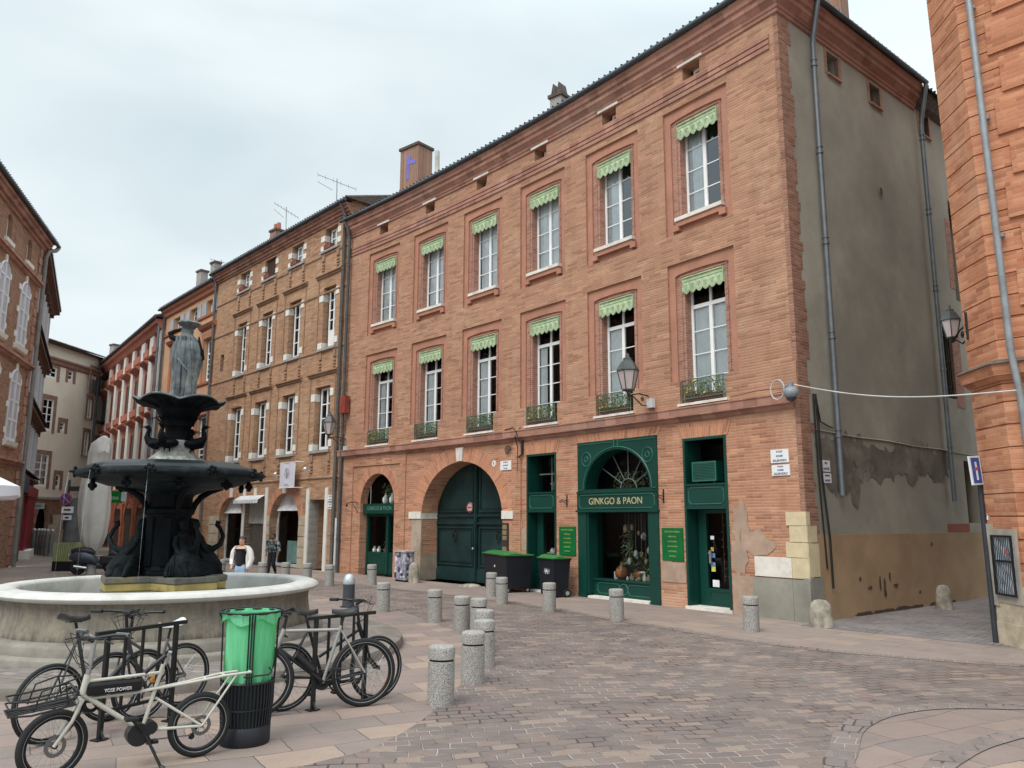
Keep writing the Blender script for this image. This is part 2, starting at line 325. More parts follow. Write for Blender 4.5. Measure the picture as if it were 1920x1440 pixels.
def downpipe(fac,root,s,z0,z1,d=.12,r=.055,top=None,mat=None,cols=()):
    mb=MB(); pts=[(s,z0,d),(s,z1,d)]
    if top: pts+=top
    fac.curve(mb,pts,r,8)
    zz=z0+1.2
    while zz<z1: fac.curve(mb,[(s,zz,d),(s,zz+.05,d)],r*1.3,8); fac.curve(mb,[(s,zz+.14,d),(s,zz+.17,d)],r*1.25,8); zz+=2.1
    return mb.build('downpipe',mat or PIPE(),root,smooth=True)
def window(fac,root,s0,s1,z0,z1,d,rows=4,cols=2,fr=.05,transom=None,curtain=.5,mat=None,open_=False,panel=0,name='window',gl=None,bars=.022):
    """white casement window: frame > pane, curtain"""
    mb=MB(); B=lambda a,b,p,q,e=0: fac.box(mb,a,b,p,q,d-.05,d+e)
    B(s0,s0+fr,z0,z1); B(s1-fr,s1,z0,z1); B(s0+fr,s1-fr,z0,z0+fr*1.5,.004); B(s0+fr,s1-fr,z1-fr,z1,.004)
    zt=transom or z1-fr
    if transom: B(s0+fr,s1-fr,transom-.045,transom+.045,.012)
    if cols==2:
        c=(s0+s1)/2; B(c-.045,c+.045,z0+fr*1.5,zt-(.045 if transom else 0),.01)
        if transom: B(c-.03,c+.03,transom+.045,z1-fr)
    zb=z0+fr*1.5+panel
    if panel: B(s0+fr,s1-fr,z0+fr*1.5,zb,-.01)
    top=zt-(.045 if transom else 0)
    for i in range(1,rows):
        z=zb+(top-zb)*i/rows; fac.box(mb,s0+fr,s1-fr,z-bars/2,z+bars/2,d-.035,d-.006)
    w=mb.build(name,mat or WHITE(),root)
    g=MB(); S=fac.segs(s0+fr,s1-fr)
    for a,b in zip(S,S[1:]): g.face([fac.P(a,z0+fr,d-.028),fac.P(b,z0+fr,d-.028),fac.P(b,z1-fr,d-.028),fac.P(a,z1-fr,d-.028)])
    g.build('pane',gl or glass(),w)
    if curtain:
        k=MB(); a=s0+fr; b=s0+fr+(s1-s0-2*fr)*curtain; n=18; zc=(top if transom else z1-fr)+ (0 if transom else -.0)
        rowz=[[fac.P(a+(b-a)*i/n,z,d-.075+.012*math.sin(i*1.9+s0*7)) for z in (z0+fr,zc)] for i in range(n+1)]
        k.grid(rowz); k.build('curtain',CURT(),w,smooth=True)
    return w
def text(s,size,fac,sp,z,d,mat,parent,align='CENTER',sx=1,name='lettering',ext=.004,font=None):
    cu=bpy.data.curves.new('t','FONT'); cu.body=s; cu.size=size; cu.align_x=align; cu.align_y='CENTER'; cu.extrude=ext
    t=bpy.data.objects.new('t',cu); COL.objects.link(t); bpy.context.view_layer.update()
    me=bpy.data.meshes.new_from_object(t.evaluated_get(bpy.context.evaluated_depsgraph_get())); bpy.data.objects.remove(t)
    o=bpy.data.objects.new(name,me); me.materials.clear(); me.materials.append(mat)
    p=fac.P(sp,z,d); x=(fac.P(sp+.1,z,d)-fac.P(sp-.1,z,d)).normalized(); y=Vector((0,0,1)); zz=x.cross(y)
    if zz.dot(fac.n)<0: x=-x; zz=-zz
    r=parent
    while r.parent: r=r.parent
    p=p-ORG.get(r.name,Vector((0,0,0)))
    Mx=Matrix(((x.x*sx,y.x,zz.x,p.x),(x.y*sx,y.y,zz.y,p.y),(x.z*sx,y.z,zz.z,p.z),(0,0,0,1)))
    me.transform(Mx); COL.objects.link(o); o.parent=parent; return o
# ================================================================== GROUND
def paving(name,c1,c2,mortar,bw,rh,ms,rot,seed=0,bstr=.5,wob=1,wet=.75,gap=(.03,.025,.022),c3=(.30,.22,.17),off=.5):
    m,nt,b=newmat(name); L=nt.links.new; tc=nt.nodes.new('ShaderNodeTexCoord')
    mp=nt.nodes.new('ShaderNodeMapping'); mp.inputs['Rotation'].default_value=(0,0,rot); mp.inputs['Location'].default_value=(seed,seed*.7,0); L(tc.outputs['Object'],mp.inputs[0])
    w0=noise(nt,mp.outputs[0],.35,2); v0=nt.nodes.new('ShaderNodeVectorMath'); v0.operation='MULTIPLY_ADD'; L(w0.outputs[1],v0.inputs[0]); v0.inputs[1].default_value=(.5,.5,0); L(mp.outputs[0],v0.inputs[2])
    w1=noise(nt,mp.outputs[0],5,2); v1=nt.nodes.new('ShaderNodeVectorMath'); v1.operation='MULTIPLY_ADD'; L(w1.outputs[1],v1.inputs[0]); v1.inputs[1].default_value=(rh*.35*wob,rh*.28*wob,0); L(v0.outputs[0],v1.inputs[2])
    def bt(a,bb,mo,msz=ms):
        t=nt.nodes.new('ShaderNodeTexBrick'); L(v1.outputs[0],t.inputs[0]); t.offset=off; t.inputs['Scale'].default_value=1; t.inputs['Brick Width'].default_value=bw; t.inputs['Row Height'].default_value=rh; t.inputs['Mortar Size'].default_value=msz; t.inputs['Mortar Smooth'].default_value=.6
        t.inputs['Color1'].default_value=a+(1,); t.inputs['Color2'].default_value=bb+(1,); t.inputs['Mortar'].default_value=mo+(1,); return t
    t1=bt(c1,c2,mortar); t2=bt((0,0,0),(1,1,1),(0,0,0))
    # third tone for some stones only
    c=mixc(nt,ramp(nt,t2.outputs[0],.80,.9,(0,0,0,1),(.75,.75,.75,1)),t1.outputs[0],c3)
    big=noise(nt,mp.outputs[0],.28,5,.6); c=mixc(nt,ramp(nt,big.outputs[0],.35,.7,(.0,0,0,1),(.5,.5,.5,1)),c,mixc(nt,1.0,c,(.68,.66,.70),'MULTIPLY'))
    med=noise(nt,mp.outputs[0],2.2,5,.7); c=mixc(nt,ramp(nt,med.outputs[0],.35,.65,(0,0,0,1),(.45,.45,.45,1)),c,mixc(nt,1.0,c,(1.35,1.28,1.22),'MULTIPLY'))
    fine=noise(nt,mp.outputs[0],45,3,.8); c=mixc(nt,ramp(nt,fine.outputs[0],.35,.65,(.22,.22,.22,1),(0,0,0,1)),c,(.10,.085,.08))
    # joints: partly dark and open, partly pale with mortar
    jm=noise(nt,mp.outputs[0],1.1,3,.6); mo=mixc(nt,ramp(nt,jm.outputs[0],.42,.58),gap,mortar); c=mixc(nt,t1.outputs[1],c,mo)
    L(c,b.inputs['Base Color']); L(ramp(nt,med.outputs[0],.3,.7,(wet-.12,)*3+(1,),(wet+.1,)*3+(1,)),b.inputs['Roughness']); b.inputs['Specular IOR Level'].default_value=.3
    h=nt.nodes.new('ShaderNodeMath'); h.operation='MULTIPLY_ADD'; L(t1.outputs[1],h.inputs[0]); h.inputs[1].default_value=-1.6; L(noise(nt,mp.outputs[0],9,3).outputs[0],h.inputs[2]); bump(nt,b,h.outputs[0],bstr,.02)
    return m
SLAB=paving('slab_paving',(.265,.205,.178),(.20,.172,.16),(.14,.11,.10),.66,.44,.006,R(-28),0,.3,.18,.72,(.07,.055,.05),(.37,.275,.215))
SETT=paving('sett_paving',(.205,.155,.137),(.138,.12,.116),(.36,.32,.29),.235,.15,.010,R(-12),3,.8,1.25,.68,(.06,.052,.048),(.30,.225,.18))
SETT2=paving('sett_border',(.235,.19,.175),(.18,.16,.15),(.31,.27,.24),.16,.24,.012,R(25),5,.6,1,.7,(.07,.06,.055),(.25,.20,.17))
PAVE=paving('pavement_slabs',(.30,.235,.205),(.255,.215,.195),(.20,.17,.15),.9,.45,.008,R(52),8,.25,.3,.7,(.10,.08,.07),(.35,.27,.215))
ALLEY=paving('alley_setts',(.22,.20,.20),(.18,.17,.175),(.29,.27,.255),.2,.13,.01,R(-40),9,.5,1,.7,(.06,.055,.05),(.26,.22,.2))
g=MB()
# the ground drops slightly behind the fountain, as streets do; kept as one sheet
def gz(x,y): return 0
n=40; ext=160
g.grid([[(-ext+2*ext*i/n,-40+240*j/n,0) for j in range(n+1)] for i in range(n+1)])
tag(g.build('ground',SLAB,smooth=True,loc=(0,0,0)),kind='structure')
def sheet(name,pts,z,mat):
    mb=MB(); mb.poly(pts,z); return tag(mb.build(name,mat,loc=(0,0,0)),kind='structure')
def smooth_pts(P,n=5):
    out=[]; k=len(P)
    for i in range(k-1):
        p0,p1,p2,p3=[Vector(P[max(0,min(k-1,j))]) for j in (i-1,i,i+1,i+2)]
        for t in (q/n for q in range(n)):
            out.append(.5*((2*p1)+(-p0+p2)*t+(2*p0-5*p1+4*p2-p3)*t*t+(-p0+3*p1-3*p2+p3)*t**3))
    return out+[Vector(P[-1])]
xy=lambda L:[tuple(gp(*q).xy) for q in L]
near=smooth_pts([(-2.6,5.2),(-1.67,6.68),(-1.18,7.26),(-.84,8.33),(-.62,9.73),(-.48,10.91),(-.55,12.6),(-.85,14.2),(-1.6,16.0),(-2.6,18.0),(-4.4,20.6),(-8.0,23.5),(-12,27.5)])
far=smooth_pts([(-9.0,29.6),(-5.0,24.9),(-2.9,22.6),(.02,19.35),(2.32,15.6),(4.05,13.1),(5.2,12.1),(6.9,11.2),(9.5,10.6)])
isl=smooth_pts([(9.5,8.9),(6.5,8.95),(5.44,8.95),(4.5,8.98),(3.75,8.65),(3.15,8.05),(2.75,7.3),(2.45,6.6),(2.3,5.2)])
sheet('road',near+far+isl,.004,SETT)
def strip(pts,w,z,name,mat,side=1):
    mb=MB(); n=len(pts); rows=[]; uv=[]; L0=0
    for i,p in enumerate(pts):
        d=(pts[min(i+1,n-1)]-pts[max(0,i-1)]).normalized(); q=Vector((d.y,-d.x))*w*side
        rows.append([(p.x,p.y,z),(p.x+q.x,p.y+q.y,z)])
    mb.grid(rows); return tag(mb.build(name,mat,loc=(0,0,0)),kind='structure')
strip(isl,.24,.008,'sett_border',SETT2,-1)
strip(far,.22,.008,'road_edge',SETT2,-1)
mid=smooth_pts([(9,7.9),(6.2,8.1),(4.9,7.95),(4.2,7.6),(3.65,7.15),(3.2,6.6),(3.0,5.6)])
strip(mid,.22,.009,'sett_band',SETT2,-1)
# pavement along the main building
sheet('pavement',far[:]+[Vector(q) for q in ((9.5,14.8),(5.9,15.9),(.3,22.8),(-6.4,30.3),(-9,33))],.006,PAVE)
sheet('alley',[(5.4,15.4),(9.0,11.6),(16.5,13),(30,30),(26,36)],.010,ALLEY)

# ================================================================== MAIN BUILDING
Eo=(-5.48,29.27); Ee=(.64432688,-.7647502); Ec=(.00467931,-.07946821,.05945332)
FM=Fac(Eo,Ee,Ec)
FS=Fac((5.758,15.764),(.7716,.6360))
bm_=thing('brick_building','long salmon brick building with green window valances and dark green shopfronts','building',FM.P(8,0,0))
main=bm_
OX=[.08+2.82*i for i in range(6)]
# openings
up=[dict(s0=x,s1=x+1.96,z0=8.72,z1=11.94,depth=.06) for x in OX]
lo=[dict(s0=x,s1=x+1.96,z0=4.42,z1=8.0,depth=.06) for x in OX]
att=[dict(s0=.71+2.83*i,s1=1.24+2.83*i,z0=12.56,z1=12.93,depth=.34) for i in range(6)]
mb=MB(); FM.wall(mb,-1.35,17.57,4.2,13.0,up+lo+att,0)
mb.build('wall',B_MAIN(),main)
gf=[dict(s0=.05,s1=2.12,z0=0,z1=3.56,arch=1.06,depth=.30),
    dict(s0=3.69,s1=7.77,z0=0,z1=3.74,arch=1.70,depth=.66),
    dict(s0=8.85,s1=10.07,z0=0,z1=3.77,depth=.12),
    dict(s0=10.93,s1=13.70,z0=0,z1=3.95,depth=.12),
    dict(s0=14.49,s1=15.71,z0=0,z1=3.79,depth=.12)]
mb=MB(); FM.wall(mb,-1.35,17.57,0,4.3,gf,.0)
mb.build('ground_floor_wall',B_GF(),main)
# arch rings
mb=MB(); FM.voussoir(mb,gf[0],.34,.012); FM.voussoir(mb,gf[1],.50,.016)
# flat arches above the shop openings
for a,b,z in ((8.85,10.07,3.77),(10.93,13.7,3.95),(14.49,15.71,3.79)):
    k=14
    for i in range(k):
        t0,t1=i/k,(i+1)/k; s0a=a-.05+(b-a+.1)*t0; s1a=a-.05+(b-a+.1)*t1; e=.12
        u0=s0a+(t0-.5)*e*2; u1=s1a+(t1-.5)*e*2; zt=min(4.2,z+.34)
        mb.face([FM.P(s0a,z,.012),FM.P(s1a,z,.012),FM.P(u1,zt,.012),FM.P(u0,zt,.012)],[(0,i*.09),(0,i*.09+.09),(.35,i*.09+.09),(.35,i*.09)])
mb.build('arch_voussoirs',B_VOUS(),main)
# shallow panels / pilaster strips of the ground floor
mb=MB()
for s0,s1 in ((-1.33,-.45),(2.45,2.78),(8.28,8.62)): FM.box(mb,s0,s1,0,4.2,-.05,.045)
FM.box(mb,-.45,2.45,3.86,4.2,-.05,.05)
mb.build('brick_pilaster',B_GF(),main)
# ledge
mb=MB(); FM.mold(mb,-1.36,17.45,[(4.16,0),(4.2,.05),(4.25,.07),(4.28,.17),(4.44,.18),(4.46,.20),(4.49,.20),(4.53,.0)],0,0,.3)
mb.build('ledge',B_CORN(),main)
# apron band between the balconies
mb=MB(); e=[-1.35]+sum([[x+.30,x+1.62] for x in OX],[])+[17.57]
for i in range(0,len(e),2): FM.box(mb,e[i],e[i+1],4.47,5.13,-.07,.035)
mb.build('apron',B_MAIN(),main)
# bands under the attic
mb=MB()
for z in (12.14,12.27,12.40): FM.mold(mb,-1.36,17.35,[(z,0),(z+.008,.035),(z+.10,.035),(z+.115,0)])
mb.build('string_course',B_CORN(),main)
# cornice
CP=[(12.90,0),(12.92,.04),(12.99,.045),(13.01,.07),(13.07,.08),(13.16,.15),(13.20,.19),(13.31,.20),(13.34,.25),(13.43,.27),(13.46,.30),(13.54,.30),(13.56,.0)]
mb=MB(); FM.mold(mb,-1.3,17.57,CP,0,0,1.0); FS.mold(mb,0,6.6,CP,0,1.0,0)
mb.build('cornice',B_CORN(),main)
gutter(FM,main,-1.5,17.9,13.60,.36,.065); gutter(FS,main,-.33,6.7,13.60,.36,.065)
roof(FM,main,-1.5,17.85,13.66,.32,6.0,.26,ends=(1,0),e1=1)
roof(FS,main,-.28,6.7,13.66,.32,6.0,.26,ends=(0,0),e0=1)
# attic windows
for i,o in enumerate(att):
    mb=MB(); FM.box(mb,o['s0']-.12,o['s1']+.12,12.93,13.0,-.02,.06); mb.build('lintel',STONE(),main)
    window(FM,main,o['s0']+.1,o['s1'],12.56,12.9,-.30,rows=1,cols=1,fr=.07,curtain=0,name='attic_window')
def valance(fac,root,s0,s1,z0,z1,d):
    mb=MB(); n=int(round((s1-s0)/.02)); rows=[]
    k=6
    for i in range(n+1):
        t=i/n; s=s0+(s1-s0)*t; ph=(t*k)%1
        lobe=.06*(1-abs(2*ph-1))**.7+.05*math.sin(PI*ph); half=.025*math.cos(4*PI*t*k/2)
        zb=z0+.12-lobe-half*.5
        rows.append([fac.P(s,z1,d),fac.P(s,z1-.07,d+.002),fac.P(s,z1-.09,d+.018),fac.P(s,z1-.12,d+.004),fac.P(s,(zb+z1)/2,d+.028*abs(math.sin(PI*t*k))),fac.P(s,zb+.04,d+.012),fac.P(s,zb,d+.004)])
    mb.grid(rows)
    fac.box(mb,s0-.02,s0,z0+.08,z1,d-.12,d+.02); fac.box(mb,s1,s1+.02,z0+.08,z1,d-.12,d+.02); fac.box(mb,s0,s1,z1-.01,z1+.015,d-.12,d+.03)
    # pierced rosettes
    for j in range(k):
        c=s0+(s1-s0)*(j+.5)/k
        fac.box(mb,c-.045,c+.045,z1-.20,z1-.185,d,d+.035); fac.box(mb,c-.008,c+.008,z1-.26,z1-.15,d,d+.04)
    return mb.build('valance',M('pale_green_paint',(.40,.50,.31),.6,var=.28,scale=9,dirt=(.26,.34,.20)),root)
IRG=lambda: M('green_iron',(.10,.16,.12),.5,.2,var=.3)
def surround(fac,root,x,zb,zt,low):
    a,b=x,x+1.96
    mb=MB()
    fac.wall(mb,a,b,zb,zt,[dict(s0=a+.19,s1=b-.19,z0=zb,z1=zt-.24,arch=.07,depth=.05)],-.055)
    mb.build('painted_surround',B_SMOOTH(),root)
    mb=MB(); zo=zt-.40 if low else zt-.42
    fac.wall(mb,a+.19,b-.19,zb,zt-.24,[dict(s0=a+.44,s1=b-.36,z0=zb,z1=zo,arch=.05,depth=.22)],-.095)
    fac.box(mb,a+.335,a+.36,zb,zt-.3,-.1,-.075); fac.box(mb,b-.285,b-.26,zb,zt-.3,-.1,-.075); fac.box(mb,a+.36,b-.285,zt-.34,zt-.315,-.1,-.075)
    mb.build('brick_surround',B_SURR(),root)
for i,x in enumerate(OX):
    s0,s1=x+.44,x+1.60
    surround(FM,main,x,8.72,11.94,False)
    window(FM,main,s0,s1,9.12,11.52,-.30,rows=4,curtain=(.95,.95,.95,.9,.48,.48)[i],gl=glass('window_glass_sky',refl=1.3) if i<4 else glass('window_glass_bright',refl=3.6))
    valance(FM,main,s0-.01,s1+.0,11.07,11.50,-.05)
    mb=MB(); FM.box(mb,s0-.12,s1+.12,9.03,9.12,-.3,.055); mb.build('sill',STONE(),main)
    mb=MB(); FM.box(mb,s0-.10,s1+.10,8.90,9.03,-.1,.02); FM.box(mb,s0-.08,s1+.04,8.70,9.04,-.34,-.085); FM.box(mb,s0-.2,s0-.02,8.80,8.95,-.1,.03); FM.box(mb,s1+.02,s1+.2,8.80,8.95,-.1,.03); mb.build('sill_apron',B_SMOOTH(),main)
    surround(FM,main,x,4.5,8.0,True)
    window(FM,main,s0,s1,4.58,7.62,-.30,rows=4,transom=6.92,curtain=(.3,.5,.5,.28,.5,.95)[i],fr=.06)
    valance(FM,main,s0-.01,s1+.0,7.17,7.60,-.05)
    mb=MB(); FM.box(mb,s0-.16,s1+.10,4.53,4.585,-.3,.12); mb.build('sill',STONE(),main)
    # balconette railing
    mb=MB(); z0,z1=4.68,5.12
    for z in (z0,z1-.12,z1): FM.curve(mb,[(s0-.02,z,-.04),(s0-.02,z,.10),((s0+s1)/2,z,.10),(s1+.0,z,.10),(s1+.0,z,-.04)],.010,5)
    k=13
    for j in range(k+1):
        s=s0-.02+(s1-s0+.02)*j/k; FM.curve(mb,[(s,z0-.08 if j in (0,k) else z0,.10),(s,z1,.10)],.0055 if j%13 else .012,4)
    for j in range(4):
        c=s0+.15+(s1-s0-.3)*j/3; FM.curve(mb,[(c+.09*math.cos(t*PI/6),4.88+.12*math.sin(t*PI/6),.104) for t in range(13)],.006,4)
    mb.build('balcony_railing',IRG(),main)
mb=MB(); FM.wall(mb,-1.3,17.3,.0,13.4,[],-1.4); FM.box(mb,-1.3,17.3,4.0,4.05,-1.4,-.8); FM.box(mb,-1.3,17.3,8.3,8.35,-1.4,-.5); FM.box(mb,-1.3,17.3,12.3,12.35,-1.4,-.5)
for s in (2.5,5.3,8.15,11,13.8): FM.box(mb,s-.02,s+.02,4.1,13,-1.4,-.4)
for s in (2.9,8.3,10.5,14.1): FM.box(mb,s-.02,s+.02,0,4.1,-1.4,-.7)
mb.build('dark_room_shell',DARK(),main)  # near-black sheets: the darkness of unlit rooms is put into their colour
# ---- flower boxes on the balconettes
LEAF=[M('leaf_green',(.09,.16,.04),.7,var=.4,scale=20),M('leaf_grey_green',(.20,.27,.17),.7,var=.3,scale=20),M('flower_yellow',(.55,.45,.04),.7,var=.3,scale=30),M('dead_leaf',(.22,.15,.07),.8,var=.3,scale=20)]
def foliage(mb,pf,s0,s1,z0,h,dep,n,mix,ls=.035):
    for _ in range(n):
        s=random.uniform(s0,s1); z=z0+h*random.random()**1.2; d=random.uniform(-dep,dep)
        m=random.choices(range(4),mix)[0]; c=pf(s,z,d); q=Vector([random.gauss(0,1) for _ in range(3)]).normalized(); r=q.orthogonal().normalized()*ls*random.uniform(.6,1.3); t=q.cross(r).normalized()*ls*.5
        mb.face([c-r,c+t,c+r,c-t],None,m)
    for _ in range(n//14):
        s=random.uniform(s0,s1); mb.tube([pf(s,z0-.03,0),pf(s+random.uniform(-.05,.05),z0+h*.5,random.uniform(-dep,dep)),pf(s+random.uniform(-.08,.08),z0+h*random.uniform(.7,1.1),random.uniform(-dep,dep)*1.2)],.004,3,0)
fl=['with yellow flowers on the balconette nearest the downpipe','full of silvery grey green leaves, second balconette from the downpipe','with pale green leaves on the balconette above the carriage gate','with yellowing plants above the narrow shop window with the stars','with yellow flowers behind the wall lantern','with trailing yellow flowers above the shop door on the right']
for i,x in enumerate(OX):
    s0,s1=x+.50,x+1.52; c=FM.P((s0+s1)/2,4.6,0)
    fb=thing('flower_box','flower box '+fl[i],'flower box',c,0,'flower boxes on the first floor balconettes')
    mb=MB(); FM.box(mb,s0,s1,4.62,4.76,-.02,.08); mb.build('box',M('box_brown',(.10,.05,.035),.8),fb)
    mb=MB(); foliage(mb,lambda s,z,d:FM.P(s,z,.03+d),s0-.03,s1+.03,4.74,.36,.10,320,[(6,2,2,.5),(3,7,.2,.2),(4,6,.3,.2),(4,3,2,1),(4,4,2,.5),(4,3,2.4,.5)][i])
    mb.build('plants',LEAF,fb)
# ---- side wall
PL=M('grey_render',(.34,.32,.265),.92,var=.25,scale=.55,bmp=.5,dirt=(.235,.22,.185)); PLU=PL
mb=MB()
side_ops=[dict(s0=2.05,s1=2.60,z0=12.26,z1=12.84,depth=.35),dict(s0=4.10,s1=4.64,z0=12.25,z1=12.82,depth=.35),dict(s0=6.88,s1=7.48,z0=12.36,z1=13.0,depth=.35),dict(s0=7.02,s1=7.72,z0=5.1,z1=7.1,depth=.3),dict(s0=8.3,s1=9.1,z0=7.9,z1=10.8,depth=.3),dict(s0=7.75,s1=8.5,z0=1.9,z1=3.5,depth=.35)]
FS.wall(mb,.26,26,1.66,13.3,side_ops)
mb.build('rendered_wall',PL,main)
mb=MB(); FS.wall(mb,.35,26,-.3,1.66,[],.03); FS.box(mb,.4,26,1.62,1.665,0,.031)
mb.build('ochre_render_base',M('ochre_render',(.38,.255,.15),.9,var=.2,scale=.9,bmp=.2,dirt=(.29,.19,.11)),main)
mb=MB()
random.seed(5)
z=.0
while z<13.0:
    h=random.choice((.18,.24,.30)); w=random.choice((.33,.40,.46)) if z>2.1 else .42; FS.box(mb,-.0,w+.04,z,z+h,-.1,.008+.004*random.random()); z+=h
mb.build('corner_brickwork',brick('brick_corner',(.33,.165,.11),(.25,.115,.08),(.30,.20,.15),bw=.22,rh=.062,ms=.012,seed=15),main)
mb=MB()
for o in side_ops[:3]: FS.box(mb,o['s0']-.1,o['s0'],o['z0']-.02,o['z1']+.06,-.1,.015); FS.box(mb,o['s1'],o['s1']+.1,o['z0']-.02,o['z1']+.06,-.1,.015); FS.box(mb,o['s0']-.02,o['s1']+.05,o['z0']-.05,o['z0'],-.3,.05)
FS.box(mb,7.72,8.2,4.9,7.2,-.1,.012); FS.box(mb,6.95,7.02,5.0,7.2,-.1,.012); FS.box(mb,7.98,8.3,8.2,10.2,-.1,.009)
mb.build('brick_jamb',B_SURR(),main)
mb=MB(); FS.curve(mb,[(s,3.76+.012*math.sin(s*2.2)-(.01*s),.012) for s in [.5+.4*i for i in range(40)]],.016,5); mb.build('render_ridge',PL,main)
# darker worn render below the ridge (real patches of old coat, a few mm proud)
mb=MB(); random.seed(11)
def blob(fac,mb,s,z,rs,rz,d,n=18,m=0):
    ph=[random.uniform(.65,1.2) for _ in range(n)]; P=[fac.P(s+rs*ph[i]*math.cos(2*PI*i/n),z+rz*ph[i]*math.sin(2*PI*i/n),d) for i in range(n)]; c=fac.P(s,z,d)
    for i in range(n): mb.face([c,P[i],P[(i+1)%n]],None,m)
for k in range(13): blob(FS,mb,.9+k*.47,3.35-.0*k+random.uniform(-.2,.15),.42,.40,.004+.0007*k)
for k in range(6): blob(FS,mb,1.0+k*.25,3.0+random.uniform(-.5,.3),.22,.4,.015+.0007*k)
mb.build('old_render_patch',M('old_render',(.15,.13,.105),.95,var=.35,scale=2.2,bmp=.5,dirt=(.25,.23,.19)),main)
mb=MB()
for s,z,rs,rz in ((2.3,.55,.10,.04),(2.75,.62,.05,.18),(2.95,.5,.06,.22),(3.2,.75,.05,.1),(3.45,.55,.12,.05),(5.4,1.4,.05,.06),(4.6,.35,.06,.03),(1.9,.75,.05,.05),(4.25,9.9,.08,.12),(.6,1.2,.02,.05)): blob(FS,mb,s,z,rs,rz,.036)
for k in range(12): blob(FS,mb,1.6+random.random()*5,.04,.3,.05,.0325+.0005*k)
mb.build('chipped_patch',M('chipped_render',(.09,.06,.045),.95,var=.4,scale=12,bmp=.4),main)
mb=MB(); FS.box(mb,6.45,7.75,1.68,1.88,-.05,.012); mb.build('red_patch',M('red_oxide_patch',(.26,.075,.045),.85),main)
mb=MB()
for z0,z1,s0,s1,n in ((5.1,7.1,7.02,7.72,6),):
    for i in range(n): FS.curve(mb,[(s0+.06+(s1-s0-.12)*i/(n-1),z0,-.06),(s0+.06+(s1-s0-.12)*i/(n-1),z1,-.06)],.014,5)
    for z in (z0+.3,(z0+z1)/2,z1-.3): FS.curve(mb,[(s0,z,-.06),(s1,z,-.06)],.012,5)
mb.build('window_grille',IRON(),main)
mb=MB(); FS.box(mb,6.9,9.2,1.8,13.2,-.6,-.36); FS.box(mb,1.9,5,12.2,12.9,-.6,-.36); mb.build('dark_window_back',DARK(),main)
downpipe(FS,main,1.25,2.45,12.55,.12,.06,[(1.25,12.75,.14),(1.15,13.40,.34),(1.15,13.6,.37)])
downpipe(FS,main,6.71,2.43,12.4,.12,.06,[(6.71,12.6,.14),(6.64,13.3,.32),(6.64,13.6,.37)])
mb=MB(); FS.mold(mb,6.6,26,[(13.0,0),(13.1,.15),(13.35,.28),(13.4,.28)]); mb.build('rear_eave',TILE(),main)
roof(FS,main,6.6,20,13.42,.38,5,.26)
mb=MB(); FS.curve(mb,[(.55,4.5,.05),(.6,3.9,.05),(.62,2.8,.05),(.72,1.6,.08),(.73,.62,.08)],.022,6); FS.curve(mb,[(.48,4.5,.04),(.52,2.9,.03),(.6,1.0,.05)],.018,5)
FS.curve(mb,[(.62,4.4,.03),(.72,3.95,.03),(1.0,3.88,.03),(1.2,3.85,.03)],.014,4)
mb.build('cable_conduit',IRON(),main)
# ---- stone quoins at the corner
mb=MB()
def st(s0,s1,z0,z1,d=.03,t=.02,side=0):
    FM.box(mb,s0,s1-.008,z0+.006,z1-.006,-.1,d)
for a,b,p,q in ((17.13,17.6,1.84,2.12),(17.2,17.6,1.52,1.84),(17.1,17.6,1.22,1.52),(17.22,17.6,.82,1.22)): st(a,b,p,q)
FS.box(mb,-.02,.33,1.52,1.84,-.1,.03); FS.box(mb,-.02,.36,.86,1.5,-.1,.034)
mb.build('yellow_stone_quoin',M('yellow_stone',(.60,.50,.32),.9,var=.15,scale=3,bmp=.2,dirt=(.48,.40,.27)),main)
mb=MB(); st(16.33,17.22,.82,1.22); mb.build('white_stone_block',STONE(),main)
mb=MB(); FM.box(mb,16.28,17.22,-.05,.80,-.1,.045); FM.box(mb,17.23,17.62,-.05,.80,-.1,.05); FS.box(mb,-.03,.42,-.05,.84,-.1,.05)
mb.build('cement_base',M('grey_cement',(.28,.27,.225),.9,var=.25,scale=1.4,bmp=.35,dirt=(.165,.155,.14)),main)
mb=MB(); FM.box(mb,3.02,3.68,1.97,2.20,-.05,.04); FM.box(mb,3.66,3.70,1.97,2.20,-.66,.04); FM.box(mb,7.78,8.3,1.97,2.20,-.05,.04); FM.box(mb,7.76,7.79,1.97,2.2,-.66,.04)
mb.build('impost_stone',STONE(),main)
mb=MB(); A=FM.P
for p in (((5.60,3.76),(5.86,3.76),(5.90,4.18),(5.54,4.18)),):
    q0=[FM.P(s,z,.0) for s,z in p]; q1=[FM.P(s,z,.07) for s,z in p]
    mb.face(q1); 
    for i in range(4): mb.face([q0[i],q0[(i+1)%4],q1[(i+1)%4],q1[i]])
mb.build('keystone',STONE(),main)
mb=MB(); FM.box(mb,3.15,3.72,0,.85,-.66,.03); FM.box(mb,3.15,3.70,.85,1.95,-.05,.012)
mb.build('worn_pier_base',M('worn_cement',(.36,.28,.21),.95,var=.3,scale=2,bmp=.4,dirt=(.45,.38,.30)),main)
# cement patches on the pavement wall
mb=MB(); random.seed(3)
FM.box(mb,13.74,14.46,.55,1.0,-.02,.018); FM.box(mb,15.74,16.3,-.02,.8,-.02,.02); FM.box(mb,8.36,8.84,1.1,1.7,-.02,.01)
for s,z,a,b in ((16.0,1.9,.22,.5),(15.95,1.3,.2,.5),(16.4,1.5,.4,.25),(8.5,1.5,.2,.5),(13.95,1.15,.18,.3)): blob(FM,mb,s,z,a,b,.014)
mb.build('cement_patch',M('wall_cement_patch',(.40,.28,.21),.95,var=.25,scale=3,bmp=.3,dirt=(.31,.23,.18)),main)
